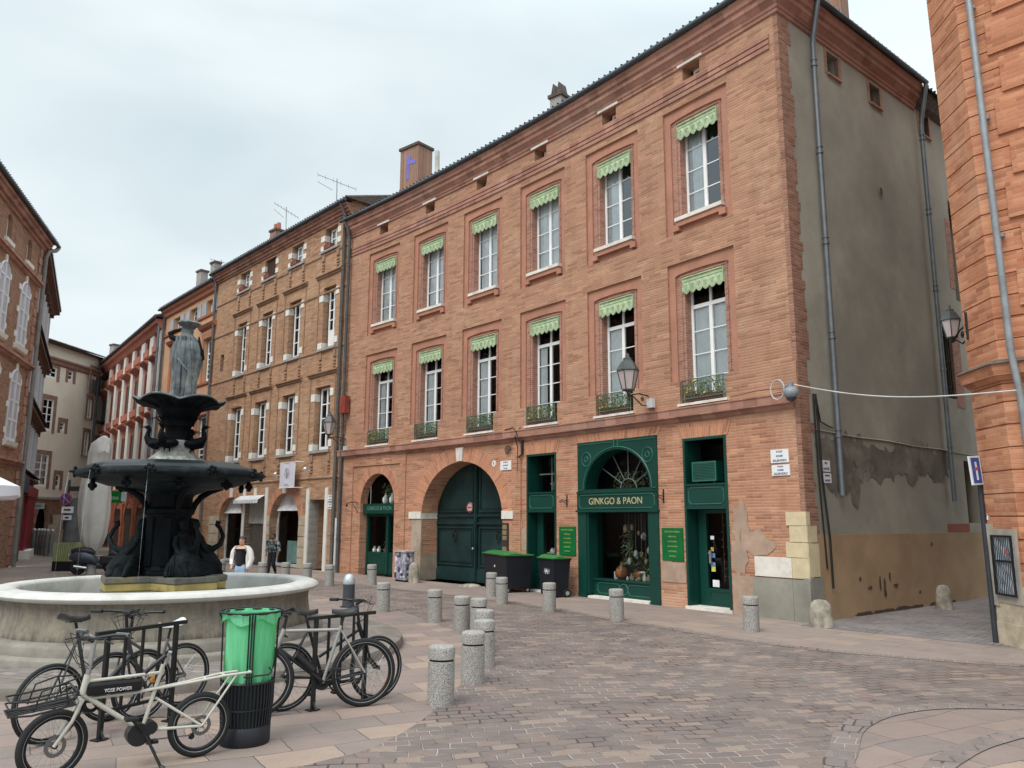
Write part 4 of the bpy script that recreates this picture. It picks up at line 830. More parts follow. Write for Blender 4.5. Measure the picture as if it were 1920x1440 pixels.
for k,row in enumerate((o1,o2,o3)):
    for i,o in enumerate(row):
        q=dict(o); 
        if k<2:
            window(FB,b2,o['s0']+.14,o['s1']-.02,o['z0']+.03,o['z1']-.03,-.2,rows=4,curtain=0,fr=.09,panel=.62 if (k==1 and i==3) else 0,bars=.045)
        else:
            if i==1:
                mb=MB(); FB.wall(mb,o['s0'],o['s1'],o['z0'],o['z1'],[],-.12)
                for j in range(14): FB.box(mb,o['s0'],o['s1'],o['z0']+.09*j,o['z0']+.09*j+.02,-.12,-.1)
                mb.build('shutter',M('brown_shutter',(.09,.045,.035),.7),b2)
            else: window(FB,b2,o['s0']+.14,o['s1']-.02,o['z0']+.05,o['z1']-.03,-.2,rows=2,curtain=.6,fr=.08,bars=.04)
        mb=MB(); zs=[(o['z1']-.55,o['z1']-.25),(o['z0']+.02,o['z0']+.28)] if k<2 else [(o['z1']-.5,o['z1']-.25),(o['z0']+.02,o['z0']+.25)]
        for za,zb in zs:
            FB.box(mb,o['s0']-.32,o['s0'],za,zb,-.02,.02); FB.box(mb,o['s0']-.005,o['s0']+.006,za,zb,-.24,.02); FB.box(mb,o['s1'],o['s1']+.26,za+.1,zb+.1,-.02,.02)
        mb.build('stone_block',W2,b2)
        mb=MB(); FB.box(mb,o['s0']-.25,o['s1']+.2,o['z0']-.1,o['z0'],-.2,.1); mb.build('sill',M('grey_stone',(.33,.30,.27),.9),b2)
        mb=MB()
        for s in (o['s0']-.12,o['s1']+.02):
            FB.box(mb,s,s+.2,o['z0']-.45,o['z0']-.1,-.02,.05)
            for j in range(3): FB.box(mb,s-.0,s+.2,o['z0']-.62-.12*j,o['z0']-.56-.12*j,-.02,.045)
        if k<2: FB.box(mb,o['s0']-.42,o['s0']-.36,o['z0'],o['z1']+.4,-.02,.035); FB.box(mb,o['s1']+.38,o['s1']+.42,o['z0'],o['z1']+.4,-.02,.035); FB.mold(mb,o['s0']-.55,o['s1']+.55,[(o['z1']+.42,0),(o['z1']+.46,.06),(o['z1']+.52,.07),(o['z1']+.54,.13),(o['z1']+.59,.13),(o['z1']+.63,0)])
        mb.build('window_moulding',B_TRIM(),b2)
mb=MB()
for z in (3.52,FB.hit(520,685)[1],FB.hit(520,640)[1]*0+11.05,FB.hit(524,521)[1]): FB.mold(mb,0,LB,[(z-.05,0),(z,.04),(z+.05,.045),(z+.08,0)])
mb.build('string_course',B_TRIM(),b2)
CP2=[(13.95,0),(13.98,.06),(14.06,.07),(14.08,.14),(14.17,.15),(14.19,.22),(14.29,.24),(14.31,.30),(14.40,.32),(14.42,0)]
mb=MB(); FB.mold(mb,0,LB,CP2); mb.build('cornice',B_CORN(),b2)
gutter(FB,b2,-.1,LB+.1,14.46,.38); roof(FB,b2,-.1,LB+.2,14.52,.36,6,.3)
# gable end wall above the neighbour
mb=MB(); a=FB.P(LB+.02,13.4,.05); b_=FB.P(LB+.02,14.5,.05); c_=FB.P(LB+.02,16.0,-5); d_=FB.P(LB+.02,13.4,-5)
mb.face([a,b_,c_,d_],[(0,0),(0,1.5),(5,3),(5,0)]); mb.build('gable_wall',B_OLD(),b2)
downpipe(FB,b2,LB-.32,.0,14.0,.12,.07,[(LB-.3,14.4,.36)],M('grey_brown_pipe',(.13,.12,.11),.6)); downpipe(FM,main,-1.12,.0,12.9,.14,.06,[(-1.12,13.3,.25),(-1.25,13.6,.36)],M('dark_lead_pipe',(.08,.085,.09),.6)); downpipe(FB,b2,.12,.0,14.0,.12,.06,[(.1,14.4,.36)])
mb=MB(); FM.curve(mb,[(-1.3,.0,.12),(-1.29,2.0,.12)],.06,8); mb.build('pipe_sleeve',M('white_pipe',(.6,.6,.58),.5),main,smooth=True)
# stone cladding and details of ground floor
mb=MB(); random.seed(2)
for s0,s1 in ((a1[0]['s0']-1.2,a1[0]['s0']),(a1[0]['s1'],a1[1]['s0']),(a1[1]['s1'],a1[2]['s0']),(a1[2]['s1'],a1[3]['s0']-.25)):
    for r in range(5): FB.box(mb,s0,s1,.02+.42*r,.42+.42*r-.015,-.1,.012+.004*random.random())
mb.build('stone_facing',M('beige_stone',(.46,.38,.28),.9,var=.25,scale=3,bmp=.2,dirt=(.55,.49,.40)),b2)
mb=MB()
for o in (a1[0],a1[2]):
    c=(o['s0']+o['s1'])/2; FB.box(mb,c-.13,c+.13,o['z1']-.02,3.5,0,.05)
for o in (a1[1],a1[3]):
    FB.box(mb,o['s0']-.22,o['s0'],0,o['z1']+.45,-.4,.05); FB.box(mb,o['s1'],o['s1']+.22,0,o['z1']+.45,-.4,.05)
c=(a1[1]['s0']+a1[1]['s1'])/2; FB.box(mb,c-.1,c+.1,a1[1]['z1'],a1[1]['z1']+.45,0,.06)
mb.build('stone_surround',W2,b2)
c=(a1[3]['s0']+a1[3]['s1'])/2
mb=MB(); FB.box(mb,a1[3]['s0'],a1[3]['s1'],0,a1[3]['z1'],-.78,-.72); mb.build('door',M('taupe_door',(.22,.21,.19),.6),b2)
mb=MB(); FB.box(mb,a1[1]['s0'],a1[1]['s1'],1.75,a1[1]['z1'],-.3,-.2); mb.build('door_fascia',M('light_grey_panel',(.44,.44,.41),.6),b2)
mb=MB(); FB.box(mb,a1[1]['s0']+.28,a1[1]['s1']-.05,0,1.75,-.3,-.26)
for j in range(22): FB.box(mb,a1[1]['s0']+.28,a1[1]['s1']-.05,.04+.077*j,.06+.077*j,-.26,-.245)
mb.build('roller_shutter',M('brown_grey_shutter',(.13,.11,.10),.6),b2)
for o,lit in ((a1[0],0),(a1[2],1)):
    mb=MB(); FB.box(mb,o['s0'],o['s0']+.07,0.05,o['z1']-o['arch'],-.42,-.34); FB.box(mb,o['s1']-.07,o['s1'],0.05,o['z1']-o['arch'],-.42,-.34); mb.tube([FB.P(s,z,-.38) for s,z in FB.arc(dict(o,s0=o['s0']+.04,s1=o['s1']-.04))],.05,5); FB.box(mb,o['s0'],o['s1'],.0,.12,-.42,-.3)
    f=mb.build('shop_window',M('white_metal',(.6,.6,.58),.5),b2)
    mb=MB(); FB.wall(mb,o['s0'],o['s1'],.1,o['z1'],[],-.40); mb.build('pane',glass('shop_glass'),f)
    mb=MB(); zc=o['z1']-.62; A=[(s,z) for s,z in FB.arc(o) if z>zc]; mb.face([FB.P(s,z,-.30) for s,z in A][::-1]); mb.face([FB.P(s,z-.0,-.30) for s,z in (A[0],A[-1])]+[FB.P(s,zc-.12,-.18) for s,z in (A[-1],A[0])]); mb.build('awning_panel',M('awning_white',(.66,.66,.68),.7),f)
o=a1[2]; mb=MB(); FB.box(mb,o['s0']+.75,o['s1']-.1,.15,1.05,-.55,-.5); mb.build('display_panel',M('pale_aqua_panel',(.36,.56,.53),.6),b2)
o=a1[0]; c=o['s1']-.55
mb=MB(); 
for r in (.34,.29): mb.tube([FB.P(c+r*math.cos(t*PI/12),1.75+r*1.1*math.sin(t*PI/12),-.385) for t in range(24)],.012,4,closed=True)
for k in range(5): mb.tube([FB.P(c-.2+.09*k,1.55+.1*(k%2),-.385),FB.P(c-.1+.07*k,1.9-.08*(k%2),-.385)],.012,4)
mb.build('window_emblem',M('white_decal',(.5,.5,.5),.6),b2)
for k,(s,z,w_,h_) in enumerate(((o['s0']*0+a1[2]['s1']-.85,1.38,.55,.05),(a1[2]['s1']-.75,1.22,.3,.1),(a1[2]['s1']-.3,1.35,.1,.3))):
    mb=MB(); FB.box(mb,s-w_/2,s+w_/2,z,z+h_,-.6,-.55); tag(mb.build('display_object',CER,loc=FB.P(s,z,-.6)),['flat white cake stand in the aqua shop window of the ochre building','white plates under the stand in the aqua shop window','white jug at the right in the aqua shop window'][k],'display')
# scalloped white awning over the shutter door
aw=thing('awning','small scalloped white awning above the roller shutter door','awning',FB.P(c,2.9,0))
mb=MB(); s0,s1=FB.hit(452,930)[0],FB.hit(498,930)[0]; n=40; rowsP=[]
for i in range(n+1):
    s=s0+(s1-s0)*i/n; rowsP.append([FB.P(s,2.98,.02),FB.P(s,2.78,.35),FB.P(s,2.66-.05*abs(math.sin(PI*i/4)),.36)])
mb.grid(rowsP); mb.build('canvas',M('awning_white',(.66,.66,.68),.7),aw)
# hanging white banner with emblem
bs0,bs1=FB.hit(537,890)[0],FB.hit(566,890)[0]; bz0,bz1=FB.hit(551,915)[1],FB.hit(551,868)[1]
bn=thing('banner','white hanging banner with a grey emblem on the ochre brick wall above the arched shop','banner',FB.P(bs0,bz0,.3))
mb=MB(); rowsP=[[FB.P(bs0+(bs1-bs0)*i/10,z,.3+.015*math.sin(i+z*3)) for z in (bz0,(bz0+bz1)/2,bz1)] for i in range(11)]; mb.grid(rowsP); mb.build('cloth',M('banner_cloth',(.62,.61,.68),.8,var=.05),bn,smooth=True)
mb=MB(); FB.curve(mb,[(bs1+.15,bz1,.0),(bs1,bz1,.3),(bs0-.05,bz1,.3)],.015,5); FB.curve(mb,[(bs1+.15,bz0,.0),(bs1,bz0,.3),(bs0-.05,bz0,.3)],.012,5); mb.build('bracket',WHITE(),bn)
mb=MB(); cs=(bs0+bs1)/2; cz=bz0+.6*(bz1-bz0)
for k in range(6):
    a=k*PI/3; mb.tube([FB.P(cs+.08*math.cos(a)+.13*math.cos(a+t*PI/4)*1,cz+.08*math.sin(a)+.13*math.sin(a+t*PI/4),.325) for t in range(5)],.012,4)
mb.build('emblem',M('banner_grey',(.38,.38,.45),.7),bn); text('boutique',.10,FB,cs,bz0+.14,.325,M('banner_grey',(.38,.38,.45),.7),bn)
def spot(fac,s,z,label,d=.0):
    t=thing('spotlight',label,'spotlight',fac.P(s,z,d),0,'white spotlights on the ochre building'); mb=MB(); fac.curve(mb,[(s,z,0),(s,z,.2)],.015,5); mb.build('arm',WHITE(),t); mb=MB(); fac.curve(mb,[(s-.03,z-.06,.16),(s+.05,z+.10,.28)],.06,8); mb.build('head',WHITE(),t)
spot(FB,FB.hit(526,895)[0],3.75,'white spotlight left of the hanging banner'); spot(FB,FB.hit(582,888)[0],3.85,'white spotlight right of the hanging banner')
plaque(FB,FB.hit(614,945)[0],FB.hit(626,945)[0],2.62,2.86,[('PLACE',.05),('SALENGRO',.045)],'upper pale plaque at the right end of the ochre building beside the downpipe')
plaque(FB,FB.hit(614,945)[0],FB.hit(626,945)[0],2.32,2.56,[('PLACA',.05),('SALENGRO',.045)],'lower pale plaque at the right end of the ochre building beside the downpipe')
for i,(k,z) in enumerate(((3,0),(2,0),(1,0),(0,0))):
    o=o3[k]; t=thing('planter','red brown planter on the attic sill of the ochre building, '+['rightmost window','third window from the left','window with the brown shutter','leftmost window'][i],'planter',FB.P(o['s0']+.35,o['z0'],.0),0,'planters on the attic sills')
    mb=MB(); FB.box(mb,o['s0']+.1,o['s0']+.65,o['z0']+.02,o['z0']+.2,-.08,.12); mb.build('pot',M('red_brown_pot',(.20,.06,.05),.8),t,bevel=.01)

# ================================================================== BUILDING 3 (orange render)
F3=Fac((-20.586,45.916),(.65934582,-.75183981))
b3=thing('rendered_building','narrow orange rendered house with grey shutters, behind the fountain statue','building',F3.P(4,0,0)); L3=7.88
W3=[[((323,662),(342,652),(316,735)),((382,640),(398,632),(378,722))],[((318,800),(330,795),(314,880)),((370,775),(390,768),(362,870))]]
t3=[((327,602),(340,594),(326,622)),((357,586),(372,577),(356,606)),((389,559),(402,550),(388,592))]
q2=rows(F3,W3[0]); q1=rows(F3,W3[1]); q3=rows(F3,t3)
mb=MB(); F3.wall(mb,0,L3,-.5,14.4,q1+q2+q3); mb.build('wall',M('orange_render',(.55,.34,.21),.9,var=.14,scale=1.2,bmp=.1,dirt=(.50,.25,.14)),b3)
mb=MB(); F3.wall(mb,0,L3,0,14.4,[],-1.2); mb.build('dark_room_shell',DARK(),b3)
for o in q1+q2: window(F3,b3,o['s0']+.1,o['s1']-.05,o['z0']+.05,o['z1']-.05,-.2,rows=5,curtain=0,fr=.1,bars=.05,transom=o['z1']-.8)
for o in q3:
    window(F3,b3,o['s0']+.05,o['s1']-.05,o['z0']+.05,o['z1']-.05,-.2,rows=2,curtain=0,fr=.08)
    mb=MB(); F3.box(mb,o['s1'],o['s1']+.55,o['z0'],o['z1'],.0,.05); F3.box(mb,o['s0']-.5,o['s0'],o['z0'],o['z1'],.0,.05); mb.build('shutter',M('grey_blue_shutter',(.36,.40,.43),.6),b3)
mb=MB()
for o in q1+q2:
    F3.box(mb,o['s0']-.3,o['s0'],o['z0']-.1,o['z1']+.3,-.02,.03); F3.box(mb,o['s1'],o['s1']+.3,o['z0']-.1,o['z1']+.3,-.02,.03); F3.box(mb,o['s0'],o['s1'],o['z1'],o['z1']+.3,-.02,.03); F3.mold(mb,o['s0']-.5,o['s1']+.5,[(o['z1']+.45,0),(o['z1']+.55,.15),(o['z1']+.7,.25),(o['z1']+.75,0)])
mb.build('window_surround',M('brick_red_render',(.42,.17,.10),.85,var=.15),b3)
mb=MB()
for z in (q2[0]['z0']-.15,q3[0]['z0']-.12,q1[0]['z0']-.15,4.0): F3.mold(mb,0,L3,[(z-.05,0),(z,.08),(z+.1,.1),(z+.13,0)])
F3.mold(mb,0,L3,[(13.6,0),(13.7,.12),(13.85,.16),(13.95,.28),(14.1,.32),(14.12,0)])
mb.build('string_course',M('brick_red_render',(.42,.17,.10)),b3)
gutter(F3,b3,-.2,L3+.05,14.16,.38); roof(F3,b3,-.2,L3+.0,14.22,.36,6,.3); downpipe(F3,b3,.1,0,14,.12,.07,[(.1,14.1,.36)])
mb=MB(); op3=dict(s0=2.2,s1=5.2,z0=0,z1=3.2,arch=1.4,depth=.0); F3.box(mb,2.4,5.2,0.02,3.0,-.02,.02); mb.build('shop_panel',M('grey_shop_panel',(.33,.33,.31),.6),b3); mb=MB(); F3.voussoir(mb,op3,.4,.05); mb.build('arch_voussoirs',B_SMOOTH(),b3)

# ================================================================== BUILDING 4 (white pilasters, red brick bays)
F4=Fac((-32.64,62.35),(.5913,-.80644))
L4=20.3
b4=thing('pilaster_building','long house with white pilasters and red brick bays down the street','building',F4.P(10,0,0))
BR4=M('red_brick_far',(.40,.14,.08),.9,var=.25,scale=2); 
mb=MB(); F4.wall(mb,0,L4,-1.5,13.7,[]); mb.build('wall',BR4,b4)
mb=MB(); mb2=MB(); mb3=MB(); mb4=MB(); nb=7; pw=.95
cols=[F4.hit(x,y)[0] for x,y in ((203,790),(216,780),(232,760),(249,740),(268,720),(285,700),(307,680))]   # white pilasters, left to right
for i,c in enumerate(cols):
    wd=.75 if i<4 else (1.0 if i<6 else 1.9); F4.box(mb,c-wd/2,min(L4,c+wd/2),3.5,13.0,-.1,.16)
    wt=.0
mb.build('pilaster',M('white_render',(.66,.62,.58),.85,var=.08),b4)
edges=[.1]+cols
for i in range(len(cols)):
    a=edges[i]+(.4 if i else 0); b=cols[i]-(.4 if i<4 else .55 if i<6 else 1.0)
    if b-a<.5: continue
    for z0,z1 in ((4.6,7.3),(8.9,10.9),(12.1,12.9)):
        F4.box(mb2,a+.35,b-.15,z0,z1,-.1,.008); F4.box(mb4,a+.15,a+.35,z0,z1,0,.05); F4.box(mb4,b-.15,b-.03,z0,z1,0,.05)
        for zz in (z0+.25*(z1-z0),z0+.62*(z1-z0)):
            if i>=4: F4.box(mb,a,b,zz,zz+.3,0,.1)
    for z in (3.6,7.95,11.4): F4.mold(mb3,a-.1,b+.1,[(z-.15,0),(z,.25),(z+.12,.42),(z+.2,.45),(z+.25,0)]); F4.mold(mb3,a,b,[(z+.45,0),(z+.5,.2),(z+.9,.22),(z+.95,0)])
mb2.build('window',M('dark_window_far',(.035,.035,.04),.15,var=.3),b4); mb3.build('balcony_moulding',M('terracotta_moulding',(.42,.16,.11),.8),b4); mb4.build('brick_jamb',M('red_brick_jamb',(.33,.10,.06),.85),b4)
mb=MB(); F4.mold(mb,0,L4,[(12.95,0),(13.05,.2),(13.3,.35),(13.4,.5),(13.6,.55),(13.65,0)]); mb.build('cornice',M('terracotta_moulding',(.42,.16,.11)),b4)
gutter(F4,b4,-.3,L4+.1,13.70,.62,.09); roof(F4,b4,-.3,L4+.1,13.77,.6,7,.3)
downpipe(F4,b4,L4-.12,0,13.6,.3,.08,[(L4-.12,13.65,.6)]); 
mb=MB()
for i in range(5):
    s=3+3.4*i; op4=dict(s0=s,s1=s+2.4,z0=0,z1=3.0,arch=1.2); F4.voussoir(mb,op4,.4,.06); 
mb.build('arch_voussoirs',BR4,b4)
mb=MB()
for i in range(5): F4.box(mb,3.1+3.4*i,5.3+3.4*i,-1.2,2.6,-.1,.02)
mb.build('shop_window',M('dark_window_far',(.035,.035,.04)),b4)
mb=MB()
for i in range(6): F4.box(mb,2.3+3.4*i,2.8+3.4*i,-1.2,2.9,0,.14)
mb.build('orange_shop_frame',M('orange_wood',(.40,.13,.06),.6),b4)
sg=thing('shop_sign','green square shop sign with white lettering beside the closed parasol','sign',(0,0,0)); 
s0,z1=F4.hit(203,921); s1,z0=F4.hit(227,944)
s1=s0+1.9
P0=F4.P(s0,z0,1.0)
pa=gp(203,921); 
# projecting sign, seen face on
r0=ray(203,932); r1=ray(226,932); Yd=47.0
def ptY(x,y,Y): r=ray(x,y); return Vector((r.x,r.y,r.z))*(Y/r.y)+Vector((0,0,EYE))
A_=ptY(203,943,Yd); B_=ptY(226,943,Yd); C_=ptY(226,921,Yd)
mb=MB(); mb.box(A_.x,B_.x,Yd,Yd+.12,A_.z,C_.z); sg.location=A_; ORG[sg.name]=A_.copy()
mb.build('board',M('bright_green_sign',(.0,.22,.035),.5,var=.03),sg); mb=MB(); mb.box(B_.x,B_.x+.3,Yd+.02,Yd+.1,A_.z+.1,C_.z-.05); mb.build('white_panel',M('awning_white',(.66,.66,.68)),sg)
FX=Fac((A_.x,Yd),(1,0)); FX.n=Vector((0,-1,0)); text('casa',.34,FX,(B_.x-A_.x)*.5,(A_.z*.55+C_.z*.45),.012,WHITE(),sg,sx=.8)
mb=MB(); mb.tube([Vector((B_.x+.3,Yd+.06,C_.z-.2)),F4.P(F4.hit(232,930)[0],C_.z-.2,0)],.03,5); mb.build('bracket',IRON(),sg)

# ================================================================== far buildings closing the street
SC=1.15
FC=Fac((-27.6*SC-.1045*14.2,52.06*SC-.9945*14.2),(.1045,.9945)); LC=14.2
FD=Fac((-27.6*SC,52.06*SC),(-.1132,.99357)); 
bc=thing('beige_building','plain beige rendered house above a dark brick archway at the end of the street','building',FC.P(7,0,0))
bd=thing('pink_building','pale pink rendered house right of the beige one at the end of the street','building',FD.P(5,0,0))
def Rx(f,p,dp=.14): (x0,y0),(x1,y1)=p; a=f.hit(x0,y0); b=f.hit(x1,y1); return dict(s0=min(a[0],b[0]),s1=max(a[0],b[0]),z0=min(a[1],b[1]),z1=max(a[1],b[1]),depth=dp)
wc=[Rx(FC,((84,706),(108,690))),Rx(FC,((127,713),(138,697))),Rx(FC,((76,805),(102,750))),Rx(FC,((112,808),(122,792))),Rx(FC,((62,911),(92,853))),Rx(FC,((103,914),(113,890)))]
wd_=[Rx(FD,((168,735),(181,696))),Rx(FD,((186,740),(197,708))),Rx(FD,((161,783),(173,750))),Rx(FD,((154,853),(167,812)))]
ar=Rx(FC,((62,1023),(95,945)),.35); ar['arch']=1.4; ar['z0']=0
BEI=M('beige_render',(.74,.68,.57),.9,var=.10,scale=.5,bmp=.05,dirt=(.64,.58,.49)); PNK=M('pink_render',(.78,.68,.59),.9,var=.08,scale=.5,dirt=(.70,.60,.52))
mb=MB(); FC.wall(mb,0,LC,3.3,14.1,wc); mb.build('wall',BEI,bc)
ar2=Rx(FC,((139,1024),(152,955)),.3); ar2['arch']=.8; ar2['z0']=0; ar2['s1']=min(ar2['s1'],LC-.2)
mb=MB(); FC.wall(mb,0,LC,0,3.3,[ar,ar2]); FC.voussoir(mb,ar,.4,.03); mb.build('ground_floor_wall',B_OLD(),bc)
mb=MB(); FC.box(mb,ar['s1'],ar2['s0'],0,2.2,0,.03); mb.build('stone_facing',M('beige_stone',(.46,.38,.28)),bc)
mb=MB(); FC.wall(mb,0,LC,0,14,[],-.9); mb.build('dark_room_shell',DARK(),bc)
mb=MB(); FC.mold(mb,0,LC,[(3.2,0),(3.25,.12),(3.4,.12),(3.45,0)]); mb.build('string_course',M('grey_stone',(.33,.30,.27)),bc)
mb=MB(); FC.mold(mb,0,LC,[(12.6,0),(12.7,.15),(12.9,.2),(13.0,.35),(13.1,.35),(13.15,0)])
for o in wc:
    e_=.40 if o['s1']-o['s0']>1.4 else .28
    FC.box(mb,o['s0']-e_,o['s0'],o['z0']-.15,o['z1']+e_,-.02,.03); FC.box(mb,o['s1'],o['s1']+e_,o['z0']-.15,o['z1']+e_,-.02,.03); FC.box(mb,o['s0'],o['s1'],o['z1'],o['z1']+e_,-.02,.03)
mb.build('brick_surround',M('brown_surround',(.26,.16,.12),.85),bc)
for o in wc: window(FC,bc,o['s0'],o['s1'],o['z0'],o['z1'],-.06,rows=4 if o['z1']-o['z0']>2 else 2,curtain=.97 if o is wc[4] else 0,fr=.10,bars=.06,cols=2 if o['s1']-o['s0']>1 else 1)
roof(FC,bc,-3,LC+.1,14.05,.7,6,.3); downpipe(FC,bc,LC-.05,0,13.2,.15,.09,[(LC-.05,14,.6)],M('dark_lead_pipe',(.08,.085,.09)))
mb=MB(); FD.wall(mb,0,18,0,13.9,wd_); mb.build('wall',PNK,bd)
mb=MB(); FD.wall(mb,0,18,0,13.8,[],-1.2); mb.build('dark_room_shell',DARK(),bd)
for o in wd_: window(FD,bd,o['s0'],o['s1'],o['z0'],o['z1'],-.06,rows=3,curtain=.97,fr=.10,bars=.05)
mb=MB()
for o in wd_: FD.box(mb,o['s0']-.25,o['s0'],o['z0']-.1,o['z1']+.3,-.02,.03); FD.box(mb,o['s1'],o['s1']+.25,o['z0']-.1,o['z1']+.3,-.02,.03); FD.box(mb,o['s0'],o['s1'],o['z1'],o['z1']+.3,-.02,.03)
z=FD.hit(165,786)[1]; FD.mold(mb,0,18,[(z-.1,0),(z-.05,.08),(z+.1,.1),(z+.12,0)]); FD.mold(mb,0,18,[(12.6,0),(12.7,.3),(12.95,.4),(13,0)])
mb.build('brick_surround',M('brown_surround',(.26,.16,.12),.85),bd)
mb=MB(); FD.box(mb,wd_[0]['s0'],wd_[0]['s1'],wd_[0]['z0'],wd_[0]['z0']+1.0,.10,.12); 
mb.build('balcony_railing',M('iron_far',(.12,.13,.14)),bd)
roof(FD,bd,0,18,13.85,.6,6,.3)

# ================================================================== LEFT BUILDINGS
dA=(-.3049,.9524); PA=(-20.46,33.35)
FA=Fac((PA[0]-dA[0]*16,PA[1]-dA[1]*16),dA); LA=15.5      # s grows away from the camera; right on screen
ba=thing('brick_building','brown brick house with tall white arched shutters at the far left','building',FA.P(13,0,0))
def shutters(fac,root,s0,s1,z0,z1,arch=.35,open_=False,d=.03,name='shutter'):
    mb=MB(); c=(s0+s1)/2; h=(s1-s0)/2
    fr=.07
    for a,b in ((s0,c-.01),(c+.01,s1)):
        ztop=z1-arch
        fac.box(mb,a,a+fr,z0,ztop,d-.03,d+.02); fac.box(mb,b-fr,b,z0,ztop,d-.03,d+.02)
        for z in (z0,z0+(ztop-z0)*.33,z0+(ztop-z0)*.66,ztop-.04): fac.box(mb,a+fr,b-fr,z,z+.09,d-.03,d+.02)
        z=z0+.1
        while z<ztop: fac.box(mb,a+fr,b-fr,z,z+.035,d-.02,d+.005); z+=.075
        fac.box(mb,a+fr,b-fr,z0+.05,ztop,d-.03,d-.022,1)
    if arch:
        A=[(c-h*math.cos(PI*i/14),z1-arch+arch*math.sin(PI*i/14)) for i in range(15)]
        P=[fac.P(s,z,d+.01) for s,z in A]; mb.face(P[::-1] if 0 else P,None,1); mb.tube([fac.P(s,z,d) for s,z in A],.045,5)
        fac.box(mb,c-.05,c+.05,z1-arch,z1-.03,d,d+.025)
    return mb.build(name,[M('shutter_white',(.66,.66,.70),.5,var=.06),M('shutter_grey',(.42,.42,.47),.6,var=.1)],root)
colA=[(FA.hit(32,1000)[0]*0+FA.hit(44,575)[0],'b'),(FA.hit(5,540)[0],'a')]
sA=[FA.hit(44,575)[0],FA.hit(5,540)[0]]; gap=sA[0]-sA[1]; sA+= [sA[1]-gap,sA[1]-2*gap,sA[1]-3*gap]
oA=[]
for s in sA:
    oA.append(dict(s0=s-.33,s1=s+.33,z0=12.25,z1=13.2,arch=.3,depth=.2))
mb=MB(); FA.wall(mb,0,LA,4.0,13.6,oA); mb.build('wall',B_OLD(),ba)
mb=MB(); FA.wall(mb,0,LA,0,4.0,[]); mb.build('ground_floor_wall',B_OLD(),ba)
mb=MB(); FA.wall(mb,0,LA,10,13.6,[],-.6); mb.build('dark_room_shell',DARK(),ba)
for s in sA:
    hw=.62
    shutters(FA,ba,s-hw,s+hw,8.75,11.35,.5); shutters(FA,ba,s-hw-.05,s+hw+.05,4.95,7.75,.5)
    mb=MB()
    for z in (9.0,10.0,10.9,5.2,6.2,7.3): FA.box(mb,s-hw-.25,s-hw,z,z+.22,-.01,.025); FA.box(mb,s+hw,s+hw+.25,z,z+.22,-.01,.025)
    FA.box(mb,s-.1,s+.1,11.35,11.75,0,.05); FA.box(mb,s-.1,s+.1,7.75,8.1,0,.05); mb.build('stone_block',W2,ba)
    mb=MB(); FA.mold(mb,s-.8,s+.8,[(8.5,0),(8.55,.1),(8.72,.15),(8.75,0)]); FA.mold(mb,s-.8,s+.8,[(4.7,0),(4.75,.1),(4.92,.15),(4.95,0)]); FA.mold(mb,s-.5,s+.5,[(12.02,0),(12.06,.10),(12.20,.12),(12.22,0)]); mb.build('sill',W2,ba)
    window(FA,ba,s-.3,s+.3,12.28,13.15,-.15,rows=1,cols=1,curtain=.9)
mb=MB()
for z in (11.62,8.0,4.0): FA.mold(mb,0,LA,[(z,0),(z+.06,.1),(z+.14,.12),(z+.16,.2),(z+.26,.2),(z+.3,0)])
z=.1
k=0
while z<13.1: FA.box(mb,LA-(.5 if k%2 else .38),LA+.03,z,z+.34,-.1,.05); z+=.38; k+=1
mb.build('string_course',B_CORN(),ba)
mb=MB(); FA.mold(mb,0,LA+.3,[(13.35,0),(13.38,.08),(13.48,.10),(13.5,.2),(13.62,.25),(13.65,.32),(13.78,.34),(13.8,0)]); mb.build('cornice',B_CORN(),ba)
gutter(FA,ba,0,LA+.9,13.84,.42,.08); roof(FA,ba,0,LA+.85,13.92,.4,6,.33)
mb=MB(); FA.curve(mb,[(LA+.85,13.8,.42),(LA+.7,13.6,.35),(LA+.22,13.4,.2),(LA+.12,13.1,.14),(LA+.12,0,.14)],.085,8); mb.build('downpipe',M('old_pipe',(.20,.18,.16),.6),ba,smooth=True)
# building B : overhanging eaves, white open shutters
dB=(-.46175,.88701); oB=(-20.55,33.4)
FBb=Fac(oB,dB); FBb.o=FBb.o-FBb.n*.92
bb=thing('brick_building','narrow brick house with open white shutters and tiled storey ledges behind the left house','building',FBb.P(4,0,0)); LBb=15.2
mb=MB(); FBb.wall(mb,0,LBb,0,14.2,[]); mb.build('wall',M('dark_plaster_brick',(.22,.13,.095),.9,var=.3),bb)
mb=MB()
for z,dd,e in ((14.2,1.0,0),(10.6,.85,0),(7.1,.9,0),(4.0,.8,0)):
    FBb.mold(mb,0,LBb,[(z-.55,0),(z-.45,.1),(z-.12,dd*.8),(z-.1,dd),(z,dd),(z+.12,0)])
    for k in range(13): FBb.box(mb,.4+1.15*k,.6+1.15*k,z-.5,z-.15,0,dd*.75)
mb.build('storey_ledge',M('ledge_wood',(.17,.09,.07),.85,var=.35,scale=3),bb)
mb=MB()
for z,dd in ((10.72,.9),(7.22,.95),(4.12,.85)):
    n=60
    mb.grid([[FBb.P(LBb*i/n,z+.05*(i%2),dd+.05),FBb.P(LBb*i/n,z+.22+.05*(i%2),0)] for i in range(n+1)])
mb.build('ledge_tiles',TILE(),bb)
roof(FBb,bb,0,LBb,14.3,1.05,5,.3)
SHW=M('shutter_white',(.66,.66,.70))
